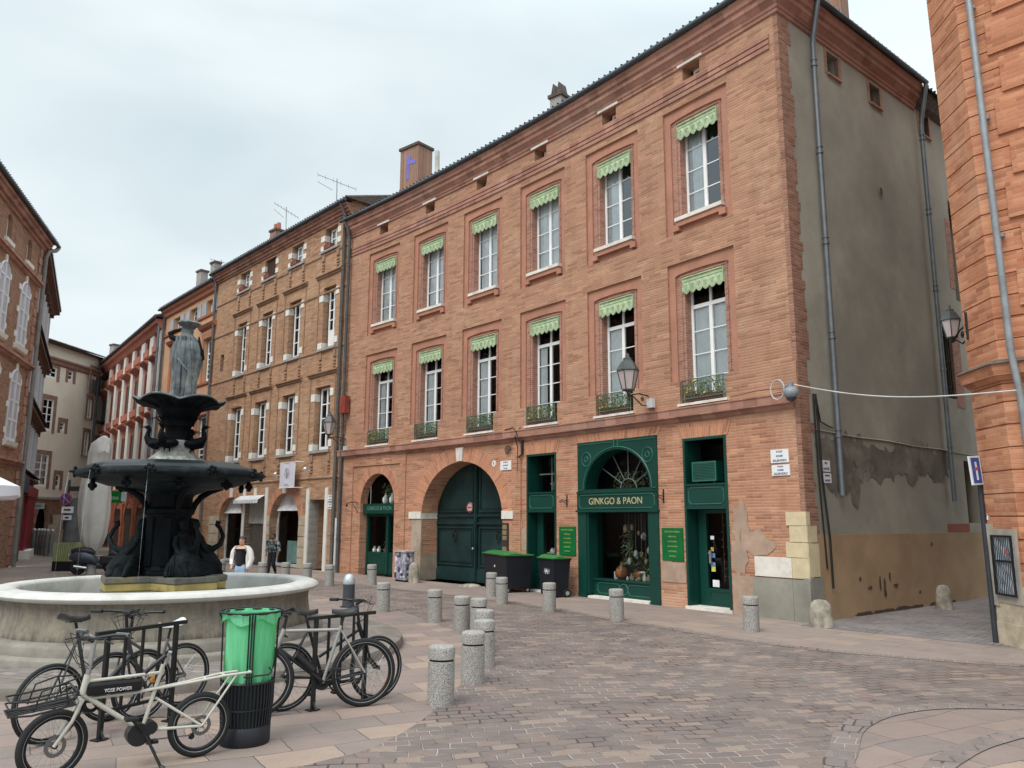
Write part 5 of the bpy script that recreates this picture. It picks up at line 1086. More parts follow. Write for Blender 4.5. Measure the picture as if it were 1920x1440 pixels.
def open_shutter(fac,root,s,z0,z1,w=.62,ang=80):
    mb=MB(); a=R(ang); e=(math.cos(a),math.sin(a))
    def B2(u0,u1,p,q,t=.02,m=0):
        pts=[]
        for u in (u0,u1):
            for z in (p,q):
                for tt in (-t,t): pts.append(fac.P(s+e[0]*u-e[1]*tt,z,.05+e[1]*u+e[0]*tt))
        i=len(mb.v); mb.v+=pts
        for f in ((0,2,3,1),(4,5,7,6),(0,1,5,4),(2,6,7,3),(0,4,6,2),(1,3,7,5)): mb.f.append([i+k for k in f]); mb.uv.append([(0,0)]*4); mb.m.append(m)
    B2(0,.07,z0,z1); B2(w-.07,w,z0,z1)
    for z in (z0,(z0*2+z1)/3,(z0+2*z1)/3,z1-.1): B2(.07,w-.07,z,z+.1)
    z=z0+.12
    while z<z1-.1: B2(.07,w-.07,z,z+.035,.012); z+=.08
    B2(.07,w-.07,z0,z1,.004,1)
    return mb.build('shutter',[SHW,M('shutter_grey',(.42,.42,.47))],root)
for z0,z1 in ((11.1,13.4),(7.6,9.9),(4.4,6.6)):
    for s in (.9,3.6,6.3,9.0,11.7): 
        open_shutter(FBb,bb,s,z0,z1,.62,80); open_shutter(FBb,bb,s+1.3,z0,z1,.62,96)
        mb=MB(); FBb.box(mb,s+.02,s+1.2,z0,z1,.0,.02); mb.build('window',M('dark_window_far',(.035,.035,.04)),bb)
mb=MB(); FBb.box(mb,.0,4.6,0,3.2,0,.85)
for k in range(28): FBb.box(mb,.3,4.3,.1+.1*k,.15+.1*k,.85,.88)
mb.build('grey_louvre_shutter',M('grey_brown_louvre',(.13,.12,.11),.6),bb)
mb=MB(); FBb.box(mb,6.6,12,.0,3.2,0,.90); FBb.box(mb,4.7,12.1,3.0,3.5,0,1.0); mb.build('red_shopfront',M('dark_red_paint',(.22,.01,.025),.45,var=.2),bb)
mb=MB(); FBb.box(mb,6.2,9.6,0,.40,.1,1.2); mb.build('white_plinth',W2,bb)
mb=MB(); FBb.box(mb,.2,4.6,3.1,3.8,0,1.0); mb.build('blue_fascia',M('blue_fascia',(.015,.035,.09),.5),bb)
sp=thing('shop_sign','white shop sign board with grey green script above the dark archway','sign',ptY(59,956,46)); a0=ptY(59,954,46); a1_=ptY(82,943,46)
mb=MB(); mb.box(a0.x,a1_.x,46,46.1,a0.z,a1_.z); mb.build('board',M('pale_green_board',(.50,.58,.56),.6),sp); FX2=Fac((a0.x,46),(1,0)); FX2.n=Vector((0,-1,0)); text('Librairie',.16,FX2,(a1_.x-a0.x)/2,(a0.z+a1_.z)/2,.01,M('sign_ink',(.05,.16,.14)),sp,sx=.9)

# ================================================================== RIGHT BUILDING (bright brick with chamfered corner)
class Lean(Fac):
    k=-.036
    def P(f,s,z,d=0): return Fac.P(f,s+f.k*z*f.w,z,d)
G0=Vector((7.8807,13.3409)); h1=R(2.6)
FE1=Fac(G0,(-math.sin(h1),-math.cos(h1))); FE1.n=Vector((-math.cos(h1),math.sin(h1),0))
br=thing('brick_building','bright orange brick house with horizontal joints at the far right','building',(8.2,12.4,0))
# three sided shaft; each level a ring so that the wall leans back as in the photograph
def ring(z,grow=0):
    s0=-.033*z; sb=.93-.034*z+.0
    A=G0+Vector(FE1.e.xy)*s0; Bp=G0+Vector(FE1.e.xy)*sb
    hd=R(138); e2=Vector((math.sin(hd),math.cos(hd))); Cp=Bp+e2*7
    back=G0+Vector((math.sin(R(52)),math.cos(R(52))))*9-Vector(FE1.e.xy)*0+Vector(FE1.e.xy)*s0
    n1=Vector((-math.cos(h1),math.sin(h1))); n2=Vector((-e2.y,e2.x)); 
    if n2.dot(Bp)>0: n2=-n2
    n0=(n1+Vector((-.62,.78))).normalized()
    return [back+Vector((-.6,.8))*grow*0,A+n0*grow,Bp+(n1+n2).normalized()*grow*1.1,Cp+n2*grow]
def shaft(mb,z0,z1,g0=0,g1=None,m=0,cap=True):
    g1=g0 if g1 is None else g1; a=ring(z0,g0); b=ring(z1,g1); u=0
    for i in range(3):
        l=(a[i+1]-a[i]).length; mb.face([(*a[i],z0),(*a[i+1],z0),(*b[i+1],z1),(*b[i],z1)],[(u,z0),(u+l,z0),(u+l,z1),(u,z1)],m); u+=l
    if cap:
        for z,r in ((z0,a),(z1,b)): mb.face([(*p,z) for p in r],None,m)
mb=MB(); z=.95; random.seed(4)
ch=.36
while z<15.6:
    zz=z+ch
    if z<4.1 and zz>4.1: zz=4.12
    shaft(mb,z+.0,zz-.022,0); shaft(mb,zz-.022,zz,-.025,cap=False); z=zz
mb.build('wall',B_OR(),br)
mb=MB(); shaft(mb,4.16,4.24,.03,.10); shaft(mb,4.24,4.42,.13,.16); mb.build('ledge',B_OR(),br)
mb=MB(); shaft(mb,4.42,4.49,.20,.10); mb.build('ledge_slates',M('old_slates',(.12,.10,.085),.95,var=.4,scale=12,bmp=.6),br)
mb=MB(); shaft(mb,-.1,.35,.03,.03); shaft(mb,.35,.95,.015,.0); mb.build('stone_base',M('pale_stone_base',(.48,.40,.29),.9,var=.4,scale=3.5,bmp=.7,dirt=(.60,.53,.42)),br)
# raised block bonding further along the front
hd=R(138); e2=Vector((math.sin(hd),math.cos(hd)))
def FE2(z): r=ring(z); return r[2]
mb=MB(); z=4.6; k=0
while z<15.4:
    r=ring(z+.35); n2=Vector((-e2.y,e2.x)); n2=n2 if n2.dot(r[2])<0 else -n2
    a=r[2]+e2*((.42) if k%2 else .56); b=r[2]+e2*6
    L_=[(a,.045),(b,.045)]
    P=[(*(a),z+.0),(*(b),z+.0),(*(b),z+.62),(*(a),z+.62)]; Q=[(p[0]+n2.x*.05,p[1]+n2.y*.05,p[2]) for p in P]
    mb.face(Q,[(0,z),(5,z),(5,z+.6),(0,z+.6)]); 
    for i in range(4): mb.face([P[i],P[(i+1)%4],Q[(i+1)%4],Q[i]],[(0,0),(.6,0),(.6,.05),(0,.05)])
    z+=.74; k+=1
mb.build('raised_blocks',B_OR(),br)
# pipe on front
mb=MB(); pts=[]
for z in (15.5,4.6,3.9,1.0,0):
    r=ring(z); n2=Vector((-e2.y,e2.x)); n2=n2 if n2.dot(r[2])<0 else -n2; q=r[2]+e2*(.27 if z>3 else .3)+n2*(.09 if z!=4.6 else .3); pts.append((*q,z))
mb.tube(pts,.055,8)
for z in (6.5,8.6,10.7,12.8):
    r=ring(z); q=r[2]+e2*.27+n2*.09; mb.tube([(*q,z),(*q,z+.06)],.072,8)
mb.build('downpipe',M('pale_zinc_pipe',(.30,.32,.34),.5,.4,var=.25,scale=4),br,smooth=True)
# barred grille low on the side face
FE1.n=Vector((-math.cos(h1),math.sin(h1),0))
mb=MB(); FE1.box(mb,.06,.80,.66,1.82,-.02,.02); FE1.box(mb,-.02,.14,.6,1.9,-.02,.03); mb.build('grille_surround',M('cement_surround',(.38,.34,.29),.9,var=.2,scale=4),br)
mb=MB(); FE1.box(mb,.17,.70,.80,1.70,.02,.03); mb.build('poster',M('torn_posters',(.42,.48,.56),.6,var=.5,scale=14,dirt=(.62,.65,.68)),br)
mb=MB(); frame(mb,FE1,.15,.72,.78,1.72,.04,.03,.03); FE1.box(mb,.17,.70,1.30,1.33,.04,.06)
for i in range(9):
    mb.tube([FE1.P(.20+.055*i+.015*math.sin(j*1.3+i),.80+.045*j,.065) for j in range(21)],.007,4)
g_=mb.build('grille',IRON(),br)
mb=MB(); blob(FE1,mb,.60,1.45,.05,.05,.075); mb.build('red_sticker',M('sign_red',(.45,.08,.09)),g_)
# ================================================================== chimneys, antennas
def px3(x,y,Y): return ptY(x,y,Y)
def chimney(label,pts,Y,dep,mat,kind=0,ang=-40):
    """pts: left x, right x, top y, bottom y measured on the photograph at distance Y"""
    xl,xr,yt,yb=pts; a=px3(xl,yb,Y); b=px3(xr,yb,Y); zt=px3((xl+xr)/2,yt,Y).z; zb=a.z-1.2; w=(b.x-a.x)
    e=Vector((math.cos(R(ang)),math.sin(R(ang)),0)); n=Vector((-e.y,e.x,0)); c=Vector(((a.x+b.x)/2,Y,0))
    ww=w/(abs(e.x)+.45*abs(n.x)); dd=ww*dep
    t=thing('chimney',label,'chimney',(c.x,c.y,zb)); T=Matrix.Translation((c.x,c.y,0))@Matrix.Rotation(R(ang),4,'Z')
    mb=MB(); mb.box(-ww/2,ww/2,-dd/2,dd/2,zb,zt-.12,0,T); mb.build('stack',mat,t)
    mb=MB(); mb.box(-ww/2-.06,ww/2+.06,-dd/2-.06,dd/2+.06,zt-.12,zt,0,T); mb.build('cap',TILE(),t)
    if kind==1:
        for q in (-.25,.25):
            mb=MB(); mb.lathe(tuple(T@Vector((q*ww,0,zt))),[(0,0),(.14,0),(.11,.4),(0,.4)],8); mb.build('pot',M('terracotta',(.35,.13,.08)),t,smooth=True)
    if kind==2:
        mb=MB(); 
        for q in (-.22,.28):
            A=[T@Vector((q*ww-.2*ww,-dd/2,zt)),T@Vector((q*ww+.2*ww,-dd/2,zt)),T@Vector((q*ww,-dd/2,zt+.4))]; B=[T@Vector((q*ww-.2*ww,dd/2,zt)),T@Vector((q*ww+.2*ww,dd/2,zt)),T@Vector((q*ww,dd/2,zt+.4))]
            mb.face(A); mb.face(B); mb.face([A[0],A[2],B[2],B[0]]); mb.face([A[1],B[1],B[2],A[2]])
        mb.build('tile_hood',TILE(),t)
    return t,T,ww,dd,zt
CB=lambda:brick('brick_chimney',(.34,.19,.13),(.27,.14,.10),(.32,.24,.19),bw=.25,rh=.07,vec='Object',seed=13)
ch_,T_,ww_,dd_,zt_=chimney('tall brick chimney with a blue painted letter on the salmon roof',(754,805,279,345),33,.75,CB(),0,-40)
mb=MB(); bl=[(-.12,-.45),(-.12,-1.6),(.0,-1.6),(.02,-.9),(.35,-.95),(.36,-.8),(.05,-.72),(.1,-.55),(-.02,-.42)]
mb.face([T_@Vector((x*ww_,-dd_/2-.012,zt_+z)) for x,z in bl][::-1]); mb.build('painted_letter',M('blue_violet_paint',(.16,.15,.55),.6,var=.3,scale=6),ch_)
chimney('small grey chimney with little tile hoods above the middle of the salmon roof',(1035,1062,180,205),25,.9,M('grey_stone_chimney',(.33,.30,.28),.9,var=.2),2,-40)
chimney('large brick chimney behind the right roof corner of the salmon building',(1546,1596,-60,60),19,.6,CB(),0,50)
chimney('small brick chimney with red pots on the roof of the ochre building',(508,530,432,445),43,.8,CB(),1,-42)
chimney('grey chimney at the left roof end of the ochre building',(396,412,492,506),48,.8,M('grey_stone_chimney',(.33,.30,.28)),0,-42)
chimney('grey chimney left of the ochre building roof, beside the taller grey one',(370,388,508,522),50,.8,M('grey_stone_chimney',(.33,.30,.28)),0,-42)
chimney('small chimney above the roof end of the pilaster building',(207,222,646,655),66,.8,M('grey_stone_chimney',(.33,.30,.28)),0,-36)
mb=MB(); p=px3(820,318,30); q=px3(820,284,30); mb.tube([p-Vector((0,0,.6)),q],.10,10); tag(mb.build('vent_pipe',M('cream_pipe',(.5,.49,.44)),smooth=True,loc=p),'short cream vent pipe right of the brick chimney on the salmon roof','pipe')
def antenna(label,x,yb,yt,Y,span,tilt,n=6):
    t=thing('antenna',label,'antenna',px3(x,yb,Y)); p=px3(x,yb,Y); q=px3(x,yt,Y); mb=MB(); mb.tube([p-Vector((0,0,.8)),q],.018,5); mb.build('mast',ZINC(),t)
    mb=MB(); c=p.lerp(q,.82); d=Vector((math.cos(R(tilt)),.2,math.sin(R(tilt)))).normalized(); mb.tube([c-d*span*.5,c+d*span*.5],.012,4); u=Vector((0,0,1)).cross(d).normalized(); 
    for k in range(n): m_=c+d*span*(-.5+k/(n-1)); mb.tube([m_-u*.28,m_+u*.28],.007,3)
    mb.tube([c-d*span*.1+Vector((0,0,-.5)),c-d*span*.5+Vector((0,0,-.35))],.010,4); mb.build('array',ZINC(),t)
antenna('television antenna on the roof next to the salmon building',632,370,335,36,1.9,-18)
antenna('television antenna beside the red chimney pots of the ochre building',537,425,388,42,1.5,-30,8)
antenna('thin television antenna at the left end of the ochre roof',415,510,487,47,1.3,-12)

# ================================================================== FOUNTAIN
FCX,FCY=-5.37,12.65
def plat_kerb():
    mb=MB(); mb.lathe((FCX,FCY,0),[(0,.135),(3.25,.135)],72); tag(mb.build('fountain_platform',paving('platform_setts',(.23,.20,.183),(.18,.16,.152),(.19,.165,.145),.24,.15,.012,R(20),4,.5,1,.72,(.06,.05,.045),(.32,.27,.23)),loc=(0,0,0)),kind='structure')
    mb=MB(); mb.lathe((FCX,FCY,0),[(3.25,.135),(3.27,.142),(3.60,.142),(3.66,.125),(3.68,.08),(3.68,-.05)],96); tag(mb.build('fountain_kerb',M('kerb_stone',(.19,.165,.142),.85,var=.3,scale=3,bmp=.3,dirt=(.15,.13,.115)),smooth=True,loc=(0,0,0)),kind='structure')
plat_kerb()
ft=thing('fountain','tiered dark bronze fountain with a draped statue over a round pale stone basin','fountain',(FCX,FCY,0))
FX0=(FCX,FCY,0)
SBAS=M('basin_stone',(.43,.385,.32),.9,var=.28,scale=2.5,bmp=.35,dirt=(.30,.26,.21)); SRIM=M('basin_rim_stone',(.53,.52,.49),.75,var=.16,scale=4,bmp=.2,dirt=(.38,.365,.33))
# streaked wall: vertical stains
m,nt,b=newmat('basin_wall_stone'); tc=nt.nodes.new('ShaderNodeTexCoord'); mp=nt.nodes.new('ShaderNodeMapping'); mp.inputs['Scale'].default_value=(9,1.1,1); nt.links.new(tc.outputs['UV'],mp.inputs[0]); n1=noise(nt,mp.outputs[0],1,5,.7); n2=noise(nt,tc.outputs['Object'],2.4,6,.7)
c=mixc(nt,ramp(nt,n1.outputs[0],.42,.72),(.20,.178,.145),(.075,.066,.055)); c=mixc(nt,ramp(nt,n2.outputs[0],.42,.62,(0,0,0,1),(.7,.7,.7,1)),c,(.27,.232,.175)); c=mixc(nt,ramp(nt,noise(nt,tc.outputs['Object'],6,6,.8).outputs[0],.5,.62,(0,0,0,1),(.8,.8,.8,1)),c,(.15,.13,.105))
gz_=nt.nodes.new('ShaderNodeSeparateXYZ'); nt.links.new(tc.outputs['UV'],gz_.inputs[0])
wv=nt.nodes.new('ShaderNodeMath'); wv.operation='MULTIPLY_ADD'; nt.links.new(n1.outputs[0],wv.inputs[0]); wv.inputs[1].default_value=-.30; nt.links.new(gz_.outputs[1],wv.inputs[2])
c=mixc(nt,ramp(nt,wv.outputs[0],.20,.30,(.85,.85,.85,1),(0,0,0,1)),c,(.055,.05,.042))       # darker band along the foot, ragged upper edge
nt.links.new(c,b.inputs['Base Color']); b.inputs['Roughness'].default_value=.9; bump(nt,b,n2.outputs[0],.5); SWALL=m
mb=MB(); rr=2.27
mb.lathe(FX0,[(rr-.04,.36),(rr-.05,.42),(rr-.08,.54),(rr-.10,.68),(rr-.10,.78),(rr-.08,.84),(rr-.07,.86)],96); mb.build('basin_wall',SWALL,ft,smooth=True)
mb=MB(); mb.lathe(FX0,[(rr-.07,.85),(rr-.01,.86),(rr+.035,.88),(rr+.05,.915),(rr+.03,.95),(rr-.03,.975),(rr-.22,.985),(rr-.30,.97),(rr-.33,.93),(rr-.34,.62),(0,.60)],96); mb.build('basin_rim',SRIM,ft,smooth=True)
mb=MB(); mb.lathe(FX0,[(rr+.30,.0),(rr+.30,.20),(rr+.28,.225),(rr+.10,.23),(rr+.10,.235)],96); mb.lathe(FX0,[(rr+.14,.22),(rr+.14,.33),(rr+.11,.365),(rr+.02,.385),(rr-.12,.38)],96); mb.build('basin_step',M('step_stone',(.23,.21,.18),.9,var=.35,scale=2.5,bmp=.5,dirt=(.13,.115,.10)),ft,smooth=True)
BRZ=M('dark_bronze',(.0025,.004,.006),.65,0,var=.5,scale=4,bmp=.25,spec=.12,dirt=(.006,.009,.011)); BRL=M('weathered_bronze',(.11,.13,.14),.65,.1,var=.55,scale=6,bmp=.4,dirt=(.27,.29,.275)); BRM=M('mid_bronze',(.006,.009,.011),.65,0,var=.6,scale=7,bmp=.5,spec=.12,dirt=(.024,.03,.032))
mb=MB(); mb.lathe((FCX,FCY,.62),[(0,.0),(2.0,0.0)],48); mb.build('water',M('basin_water',(.40,.42,.40),.12,var=.2),ft)
# pedestal blocks
def rotT(a,r=0): return Matrix.Translation((FCX,FCY,0))@Matrix.Rotation(a,4,'Z')@Matrix.Translation((r,0,0))
blk=M('pedestal_stone',(.13,.125,.11),.9,var=.4,scale=5,bmp=.4,dirt=(.20,.17,.08)); yb=M('yellow_stained_stone',(.36,.28,.10),.85,var=.35,scale=4)
for k in range(4):
    a=R((-150,-36,28,146)[k]); T=rotT(a,.47)
    mb=MB(); mb.box(-.35,.40,-.38,.38,.60,.87,0,T); mb.build('statue_block',blk,ft,bevel=.015)
    mb=MB(); mb.box(-.33,.385,-.36,.36,.87,.99,0,T); mb.build('stained_course',yb,ft,bevel=.02)
    mb=MB(); mb.box(-.35,.40,-.375,.375,.99,1.08,0,T); mb.build('statue_ledge',blk,ft,bevel=.015)
mb=MB(); N8=8
mb.lathe(FX0,[(.44,.60),(.44,1.0),(.40,1.06),(.40,1.12),(.36,1.16)],8,a0=R(22.5)); mb.lathe(FX0,[(.36,1.16),(.34,1.22),(.33,1.95),(.34,2.0),(.37,2.02),(.37,2.08),(.33,2.12),(.33,2.26),(.38,2.34),(.46,2.40),(.60,2.44)],16,a0=R(10)); mb.build('column',BRZ,ft)
mb=MB()
for k in range(8):
    T=rotT(R(45*k+18),.33); mb.box(-.02,.03,-.07,.07,1.22,1.95,0,T)
mb.build('column_panel',BRZ,ft,bevel=.01)
# lower bowl
mb=MB(); mb.lathe(FX0,[(.35,2.30),(.55,2.38),(.95,2.44),(1.13,2.50),(1.25,2.56)],32,mod=lambda t,z:1+.015*math.cos(8*t)); mb.build('lower_bowl_underside',BRM,ft,smooth=True)
mb=MB(); mb.lathe(FX0,[(1.25,2.55),(1.32,2.565),(1.34,2.60),(1.32,2.655),(1.28,2.68),(1.22,2.69)],64,mod=lambda t,z:1+.02*abs(math.cos(10*t))+.008*math.cos(37*t)); mb.build('ornate_band',BRM,ft,smooth=True)
mb=MB(); mb.lathe(FX0,[(1.28,2.67),(1.26,2.70),(1.20,2.74),(1.05,2.79),(1.01,2.80),(.99,2.76),(0,2.70)],10,a0=R(-8)); mb.build('lower_bowl_rim',M('blue_black_bronze',(.006,.010,.013),.4,.0,var=.3,scale=2),ft)
for k in range(10):
    a=R(36*k-8); mb=MB(); c=Vector((FCX+1.34*math.cos(a),FCY+1.34*math.sin(a),2.63))
    mb.sph(c,(.055,.055,.06),10,8)
    for j in range(7): mb.sph(c+Vector((.02*math.cos(a)+.06*math.cos(j*.9)*-math.sin(a),.02*math.sin(a)+.06*math.cos(j*.9)*math.cos(a),.06*math.sin(j*.9))),.03,6,4)
    mb.tube([c,c+Vector((math.cos(a),math.sin(a),.02))*.10],[.03,.015],6); mb.build('lion_mask',BRM,ft,smooth=True)
    mb=MB(); c=Vector((FCX+1.17*math.cos(a+.31),FCY+1.17*math.sin(a+.31),2.50))
    for q in ((0,0,-.1),(.055,0,-.06),(-.055,0,-.06),(0,0,-.02)): mb.sph(c+Vector((-math.sin(a)*q[0],math.cos(a)*q[0],q[2])),.04,8,6)
    mb.build('pendant',BRZ,ft,smooth=True)
# brackets under the bowl
mb=MB()
for k in range(4):
    a=R(90*k+41); mb=MB(); P=[Vector((FCX+r*math.cos(a),FCY+r*math.sin(a),z)) for r,z in ((.34,2.0),(.38,2.16),(.47,2.28),(.62,2.37),(.82,2.42))]; mb.tube(P,[.03,.05,.05,.045,.02],8); mb.build('bracket',BRZ,ft,smooth=True)
# rocks and birds
mb=MB(); random.seed(8)
mb.lathe((FCX+.03,FCY,0),[(.0,2.78),(.42,2.78),(.38,2.86),(.30,2.93),(.26,3.0),(.24,3.10),(.22,3.16)],26,mod=lambda t,z:1+.10*math.sin(5*t+z*20)+.07*math.sin(11*t-z*31)); mb.build('rockery',M('pale_rock_bronze',(.30,.31,.28),.9,var=.5,scale=14,bmp=.7,dirt=(.12,.13,.12)),ft,smooth=True)
UX=FCX+.03
mb=MB(); mb.lathe((UX,FCY,0),[(.20,3.05),(.18,3.2),(.19,3.35),(.26,3.5),(.33,3.62),(.36,3.68)],20,mod=lambda t,z:1+.08*math.cos(6*t)); 
for k in range(16):      # drooping acanthus leaves
    a=R(22.5*k+11*(k//8)); z0=3.18+.20*(k//8); r0=.19+.05*(k//8)
    P=[]
    for j in range(6):
        u=j/5; r=r0+.17*u**1.6; z=z0+.23*u-.06*u**4*2; w_=.06*(1-u)**.6+.006
        c=Vector((UX+r*math.cos(a),FCY+r*math.sin(a),z)); s_=Vector((-math.sin(a),math.cos(a),0))*w_; P.append([c-s_,c+Vector((math.cos(a),math.sin(a),0))*.02,c+s_])
    mb.grid(P)
mb.build('leafy_stem',BRZ,ft,smooth=True)
def scal(t): return abs(math.sin(3*t+.4))
mb=MB(); P=[]; nn=84
for i in range(nn):
    t=2*PI*i/nn; lo=scal(t); row=[]
    for r,z in ((.10,3.60),(.34,3.66),(.46,3.71),(.56,3.745),(.64,3.76)): row.append(Vector((UX+(r+.035*lo*(r>.4))*math.cos(t),FCY+(r+.035*lo*(r>.4))*math.sin(t),z+(.07*lo-.04)*(r/.6)**2+.008*math.sin(21*t))))
    for r,z in ((.66,3.785),(.63,3.80),(.48,3.78),(.20,3.80),(0,3.84)): row.append(Vector((UX+(r+.035*lo*(r>.4))*math.cos(t),FCY+(r+.035*lo*(r>.4))*math.sin(t),z+(.07*lo-.04)*(r/.6)**2+.01*math.sin(21*t)*(r>.6))))
    P.append(row)
mb.grid(P,True); mb.build('upper_bowl',BRM,ft,smooth=True)
mb=MB(); mb.tube([Vector((UX+(.655+.035*scal(t))*math.cos(t),FCY+(.655+.035*scal(t))*math.sin(t),3.80+(.07*scal(t)-.04)*1.15)) for t in (2*PI*i/84 for i in range(84))],.016,5,closed=True); mb.build('upper_bowl_lip',BRL,ft,smooth=True)
for k,(a,nm) in enumerate(((R(188),0),(R(-8),1),(R(-98),2),(R(85),3))):
    # heron-like birds with necks raised, heads outwards
    T=Matrix.Translation((UX,FCY,0))@Matrix.Rotation(a,4,'Z'); mb=MB()
    Q=lambda r,z,y=0: T@Vector((r,y,z))
    mb.tube([Q(.14,3.08),Q(.24,3.09),Q(.34,3.11),Q(.42,3.15),Q(.46,3.21),Q(.45,3.28),Q(.43,3.33),Q(.455,3.37),Q(.50,3.375)],[.05,.085,.09,.07,.045,.032,.03,.04,.02],10); mb.tube([Q(.49,3.375),Q(.57,3.37)],[.014,.003],6)
    for s_ in (-1,1): mb.sph(Q(.30,3.10,s_*.07),(.13,.13,.07),8,6); mb.tube([Q(.27,3.03,s_*.04),Q(.25,2.92,s_*.04)],.014,5)
    mb.build('bird',BRZ,ft,smooth=True)
# draped statue seen from behind
SX,SZ=FCX+.06,3.83
mb=MB(); prof=[(0,0),(.20,0),(.215,.03),(.185,.1),(.18,.3),(.205,.5),(.24,.68),(.235,.80),(.205,.91),(.16,.98),(.11,1.03),(.088,1.07),(.095,1.12),(.085,1.17),(0,1.2)]
P=[]; nn=72; HT=1.17
for i in range(nn):
    t=2*PI*i/nn; row=[]
    for r,z in prof:
        fold=1+ .085*math.sin(13*t+2.2*z+math.sin(3*t)*1.2)*min(1,.2+ (1.25-z))+.03*math.sin(23*t-3*z)
        sw=.03*math.sin(z*2.6)
        row.append(Vector((SX+sw+r*fold*math.cos(t)*1.02,FCY+r*fold*math.sin(t)*.8,SZ+z)))
    P.append(row)
mb.grid(P,True); stt=mb.build('statue',BRL,ft,smooth=True)
mb=MB(); mb.lathe((SX+.03,FCY,SZ),[(0,1.13),(.085,1.16),(.11,1.20),(.165,1.225),(.18,1.25),(.16,1.275),(.10,1.28),(0,1.30)],24,mod=lambda t,z:1+.06*math.sin(9*t)); mb.build('headdress',BRL,stt,smooth=True)
mb=MB(); mb.tube([Vector((SX-.12,FCY,SZ+.98)),Vector((SX-.24,FCY-.02,SZ+1.02)),Vector((SX-.27,FCY-.02,SZ+1.08)),Vector((SX-.18,FCY-.02,SZ+1.13)),Vector((SX-.06,FCY,SZ+1.16))],[.05,.045,.04,.03,.025],10)
mb.tube([Vector((SX+.14,FCY,SZ+.92)),Vector((SX+.24,FCY+.03,SZ+.80)),Vector((SX+.27,FCY+.02,SZ+.66)),Vector((SX+.24,FCY-.03,SZ+.86)),Vector((SX+.22,FCY-.05,SZ+1.02))],[.05,.045,.04,.03,.012],10)
mb.build('raised_arm',BRM,stt,smooth=True)
mb=MB()
for k,(o,sw) in enumerate(((-.10,.06),(.03,-.05),(.09,.10),(-.02,.02))): mb.tube([Vector((SX+o,FCY-.13,SZ+1.02)),Vector((SX+o+sw*.5,FCY-.175,SZ+.7)),Vector((SX+o+sw*.8,FCY-.19,SZ+.4)),Vector((SX+o+sw,FCY-.17,SZ+.02))],[.02,.026,.03,.028],6)
mb.tube([Vector((SX-.18,FCY-.05,SZ+.75)),Vector((SX-.02,FCY-.19,SZ+.62)),Vector((SX+.14,FCY-.14,SZ+.42)),Vector((SX+.2,FCY-.02,SZ+.30))],[.02,.028,.028,.02],6)
mb.build('drapery_fold',BRL,stt,smooth=True)
# seated sirens leaning back on the column, each with a curling tail on the outer side
for k in range(4):
    a=R((-150,-36,28,146)[k]); T=rotT(a,.47); mb=MB(); Q=lambda x,y,z:T@Vector((x,y,z))
    mb.tube([Q(.12,0,1.08),Q(.13,0,1.18),Q(.06,0,1.34),Q(-.02,0,1.50),Q(-.06,0,1.62),Q(-.08,0,1.70),Q(-.09,0,1.76)],[.25,.24,.19,.135,.125,.09,.045],14)
    mb.sph(Q(-.07,0,1.83),(.062,.062,.085),12,8); mb.sph(Q(-.09,0,1.87),(.075,.075,.07),10,8)
    for s_ in (-1,1):
        mb.tube([Q(-.04,s_*.11,1.66),Q(.02,s_*.17,1.54),Q(.10,s_*.15,1.42),Q(.16,s_*.08,1.40)],[.045,.04,.032,.028],8)
        mb.tube([Q(.08,s_*.12,1.26),Q(.26,s_*.13,1.24),Q(.30,s_*.12,1.10)],[.095,.08,.05],8)
        mb.tube([Q(.28,s_*.12,1.12),Q(.36,s_*.14,1.10)],[.05,.03],6)
        for j in range(3): mb.tube([Q(.02,s_*(.18+.03*j),1.38-.05*j),Q(.10,s_*(.24+.04*j),1.2),Q(.14,s_*(.26+.05*j),1.09)],[.03,.04,.03],6)
    mb.tube([Q(.08,.0,1.50),Q(.20,.0,1.46),Q(.31,.0,1.53),Q(.35,.0,1.66),Q(.30,.0,1.78),Q(.25,.0,1.84),Q(.27,.0,1.90)],[.06,.055,.045,.036,.03,.04,.045],10)
    mb.build('siren',BRM,ft,smooth=True)
mb=MB()
for k in (6,7,8):
    a=R(36*k-8); x,y=FCX+1.44*math.cos(a),FCY+1.44*math.sin(a); mb.tube([(x,y,2.62),(x+.03*math.cos(a),y+.03*math.sin(a),2.3),(x+.05*math.cos(a),y+.05*math.sin(a),1.6),(x+.06*math.cos(a),y+.06*math.sin(a),.64)],[.0035,.003,.0025,.002],4)
mb.build('water_jet',glass('water_thread',(.95,.97,.98)),ft)

# ================================================================== BOLLARDS
GRA,nt,b=newmat('granite'); tc=nt.nodes.new('ShaderNodeTexCoord'); v=noise(nt,tc.outputs['Object'],110,2,.8); v2=noise(nt,tc.outputs['Object'],3,4); c=mixc(nt,ramp(nt,v.outputs[0],.40,.60),(.10,.095,.09),(.50,.48,.45)); c=mixc(nt,ramp(nt,v2.outputs[0],.35,.7,(0,0,0,1),(.35,.35,.35,1)),c,(.20,.17,.15)); nt.links.new(c,b.inputs['Base Color']); b.inputs['Roughness'].default_value=.8; bump(nt,b,v.outputs[0],.25,.004)
GRT=M('granite_top',(.56,.54,.51),.85,var=.25,scale=60,bmp=.1)
def bollard(loc):
    t=local('stone_bollard','','bollard',loc,0,'short granite bollards around the square')
    mb=MB(); mb.lathe((0,0,0),[(.142,-.02),(.142,.445),(.128,.45),(.128,.468),(.142,.473)],28); mb.build('shaft',GRA,t,smooth=True)
    mb=MB(); mb.lathe((0,0,0),[(.142,.472),(.143,.575),(.136,.598),(.115,.607),(0,.612)],28); mb.build('cap',[GRA],t,smooth=True)
    mb=MB(); mb.lathe((0,0,0),[(.1285,.449),(.1285,.469)],28); mb.build('groove',DARK(),t)
    return t
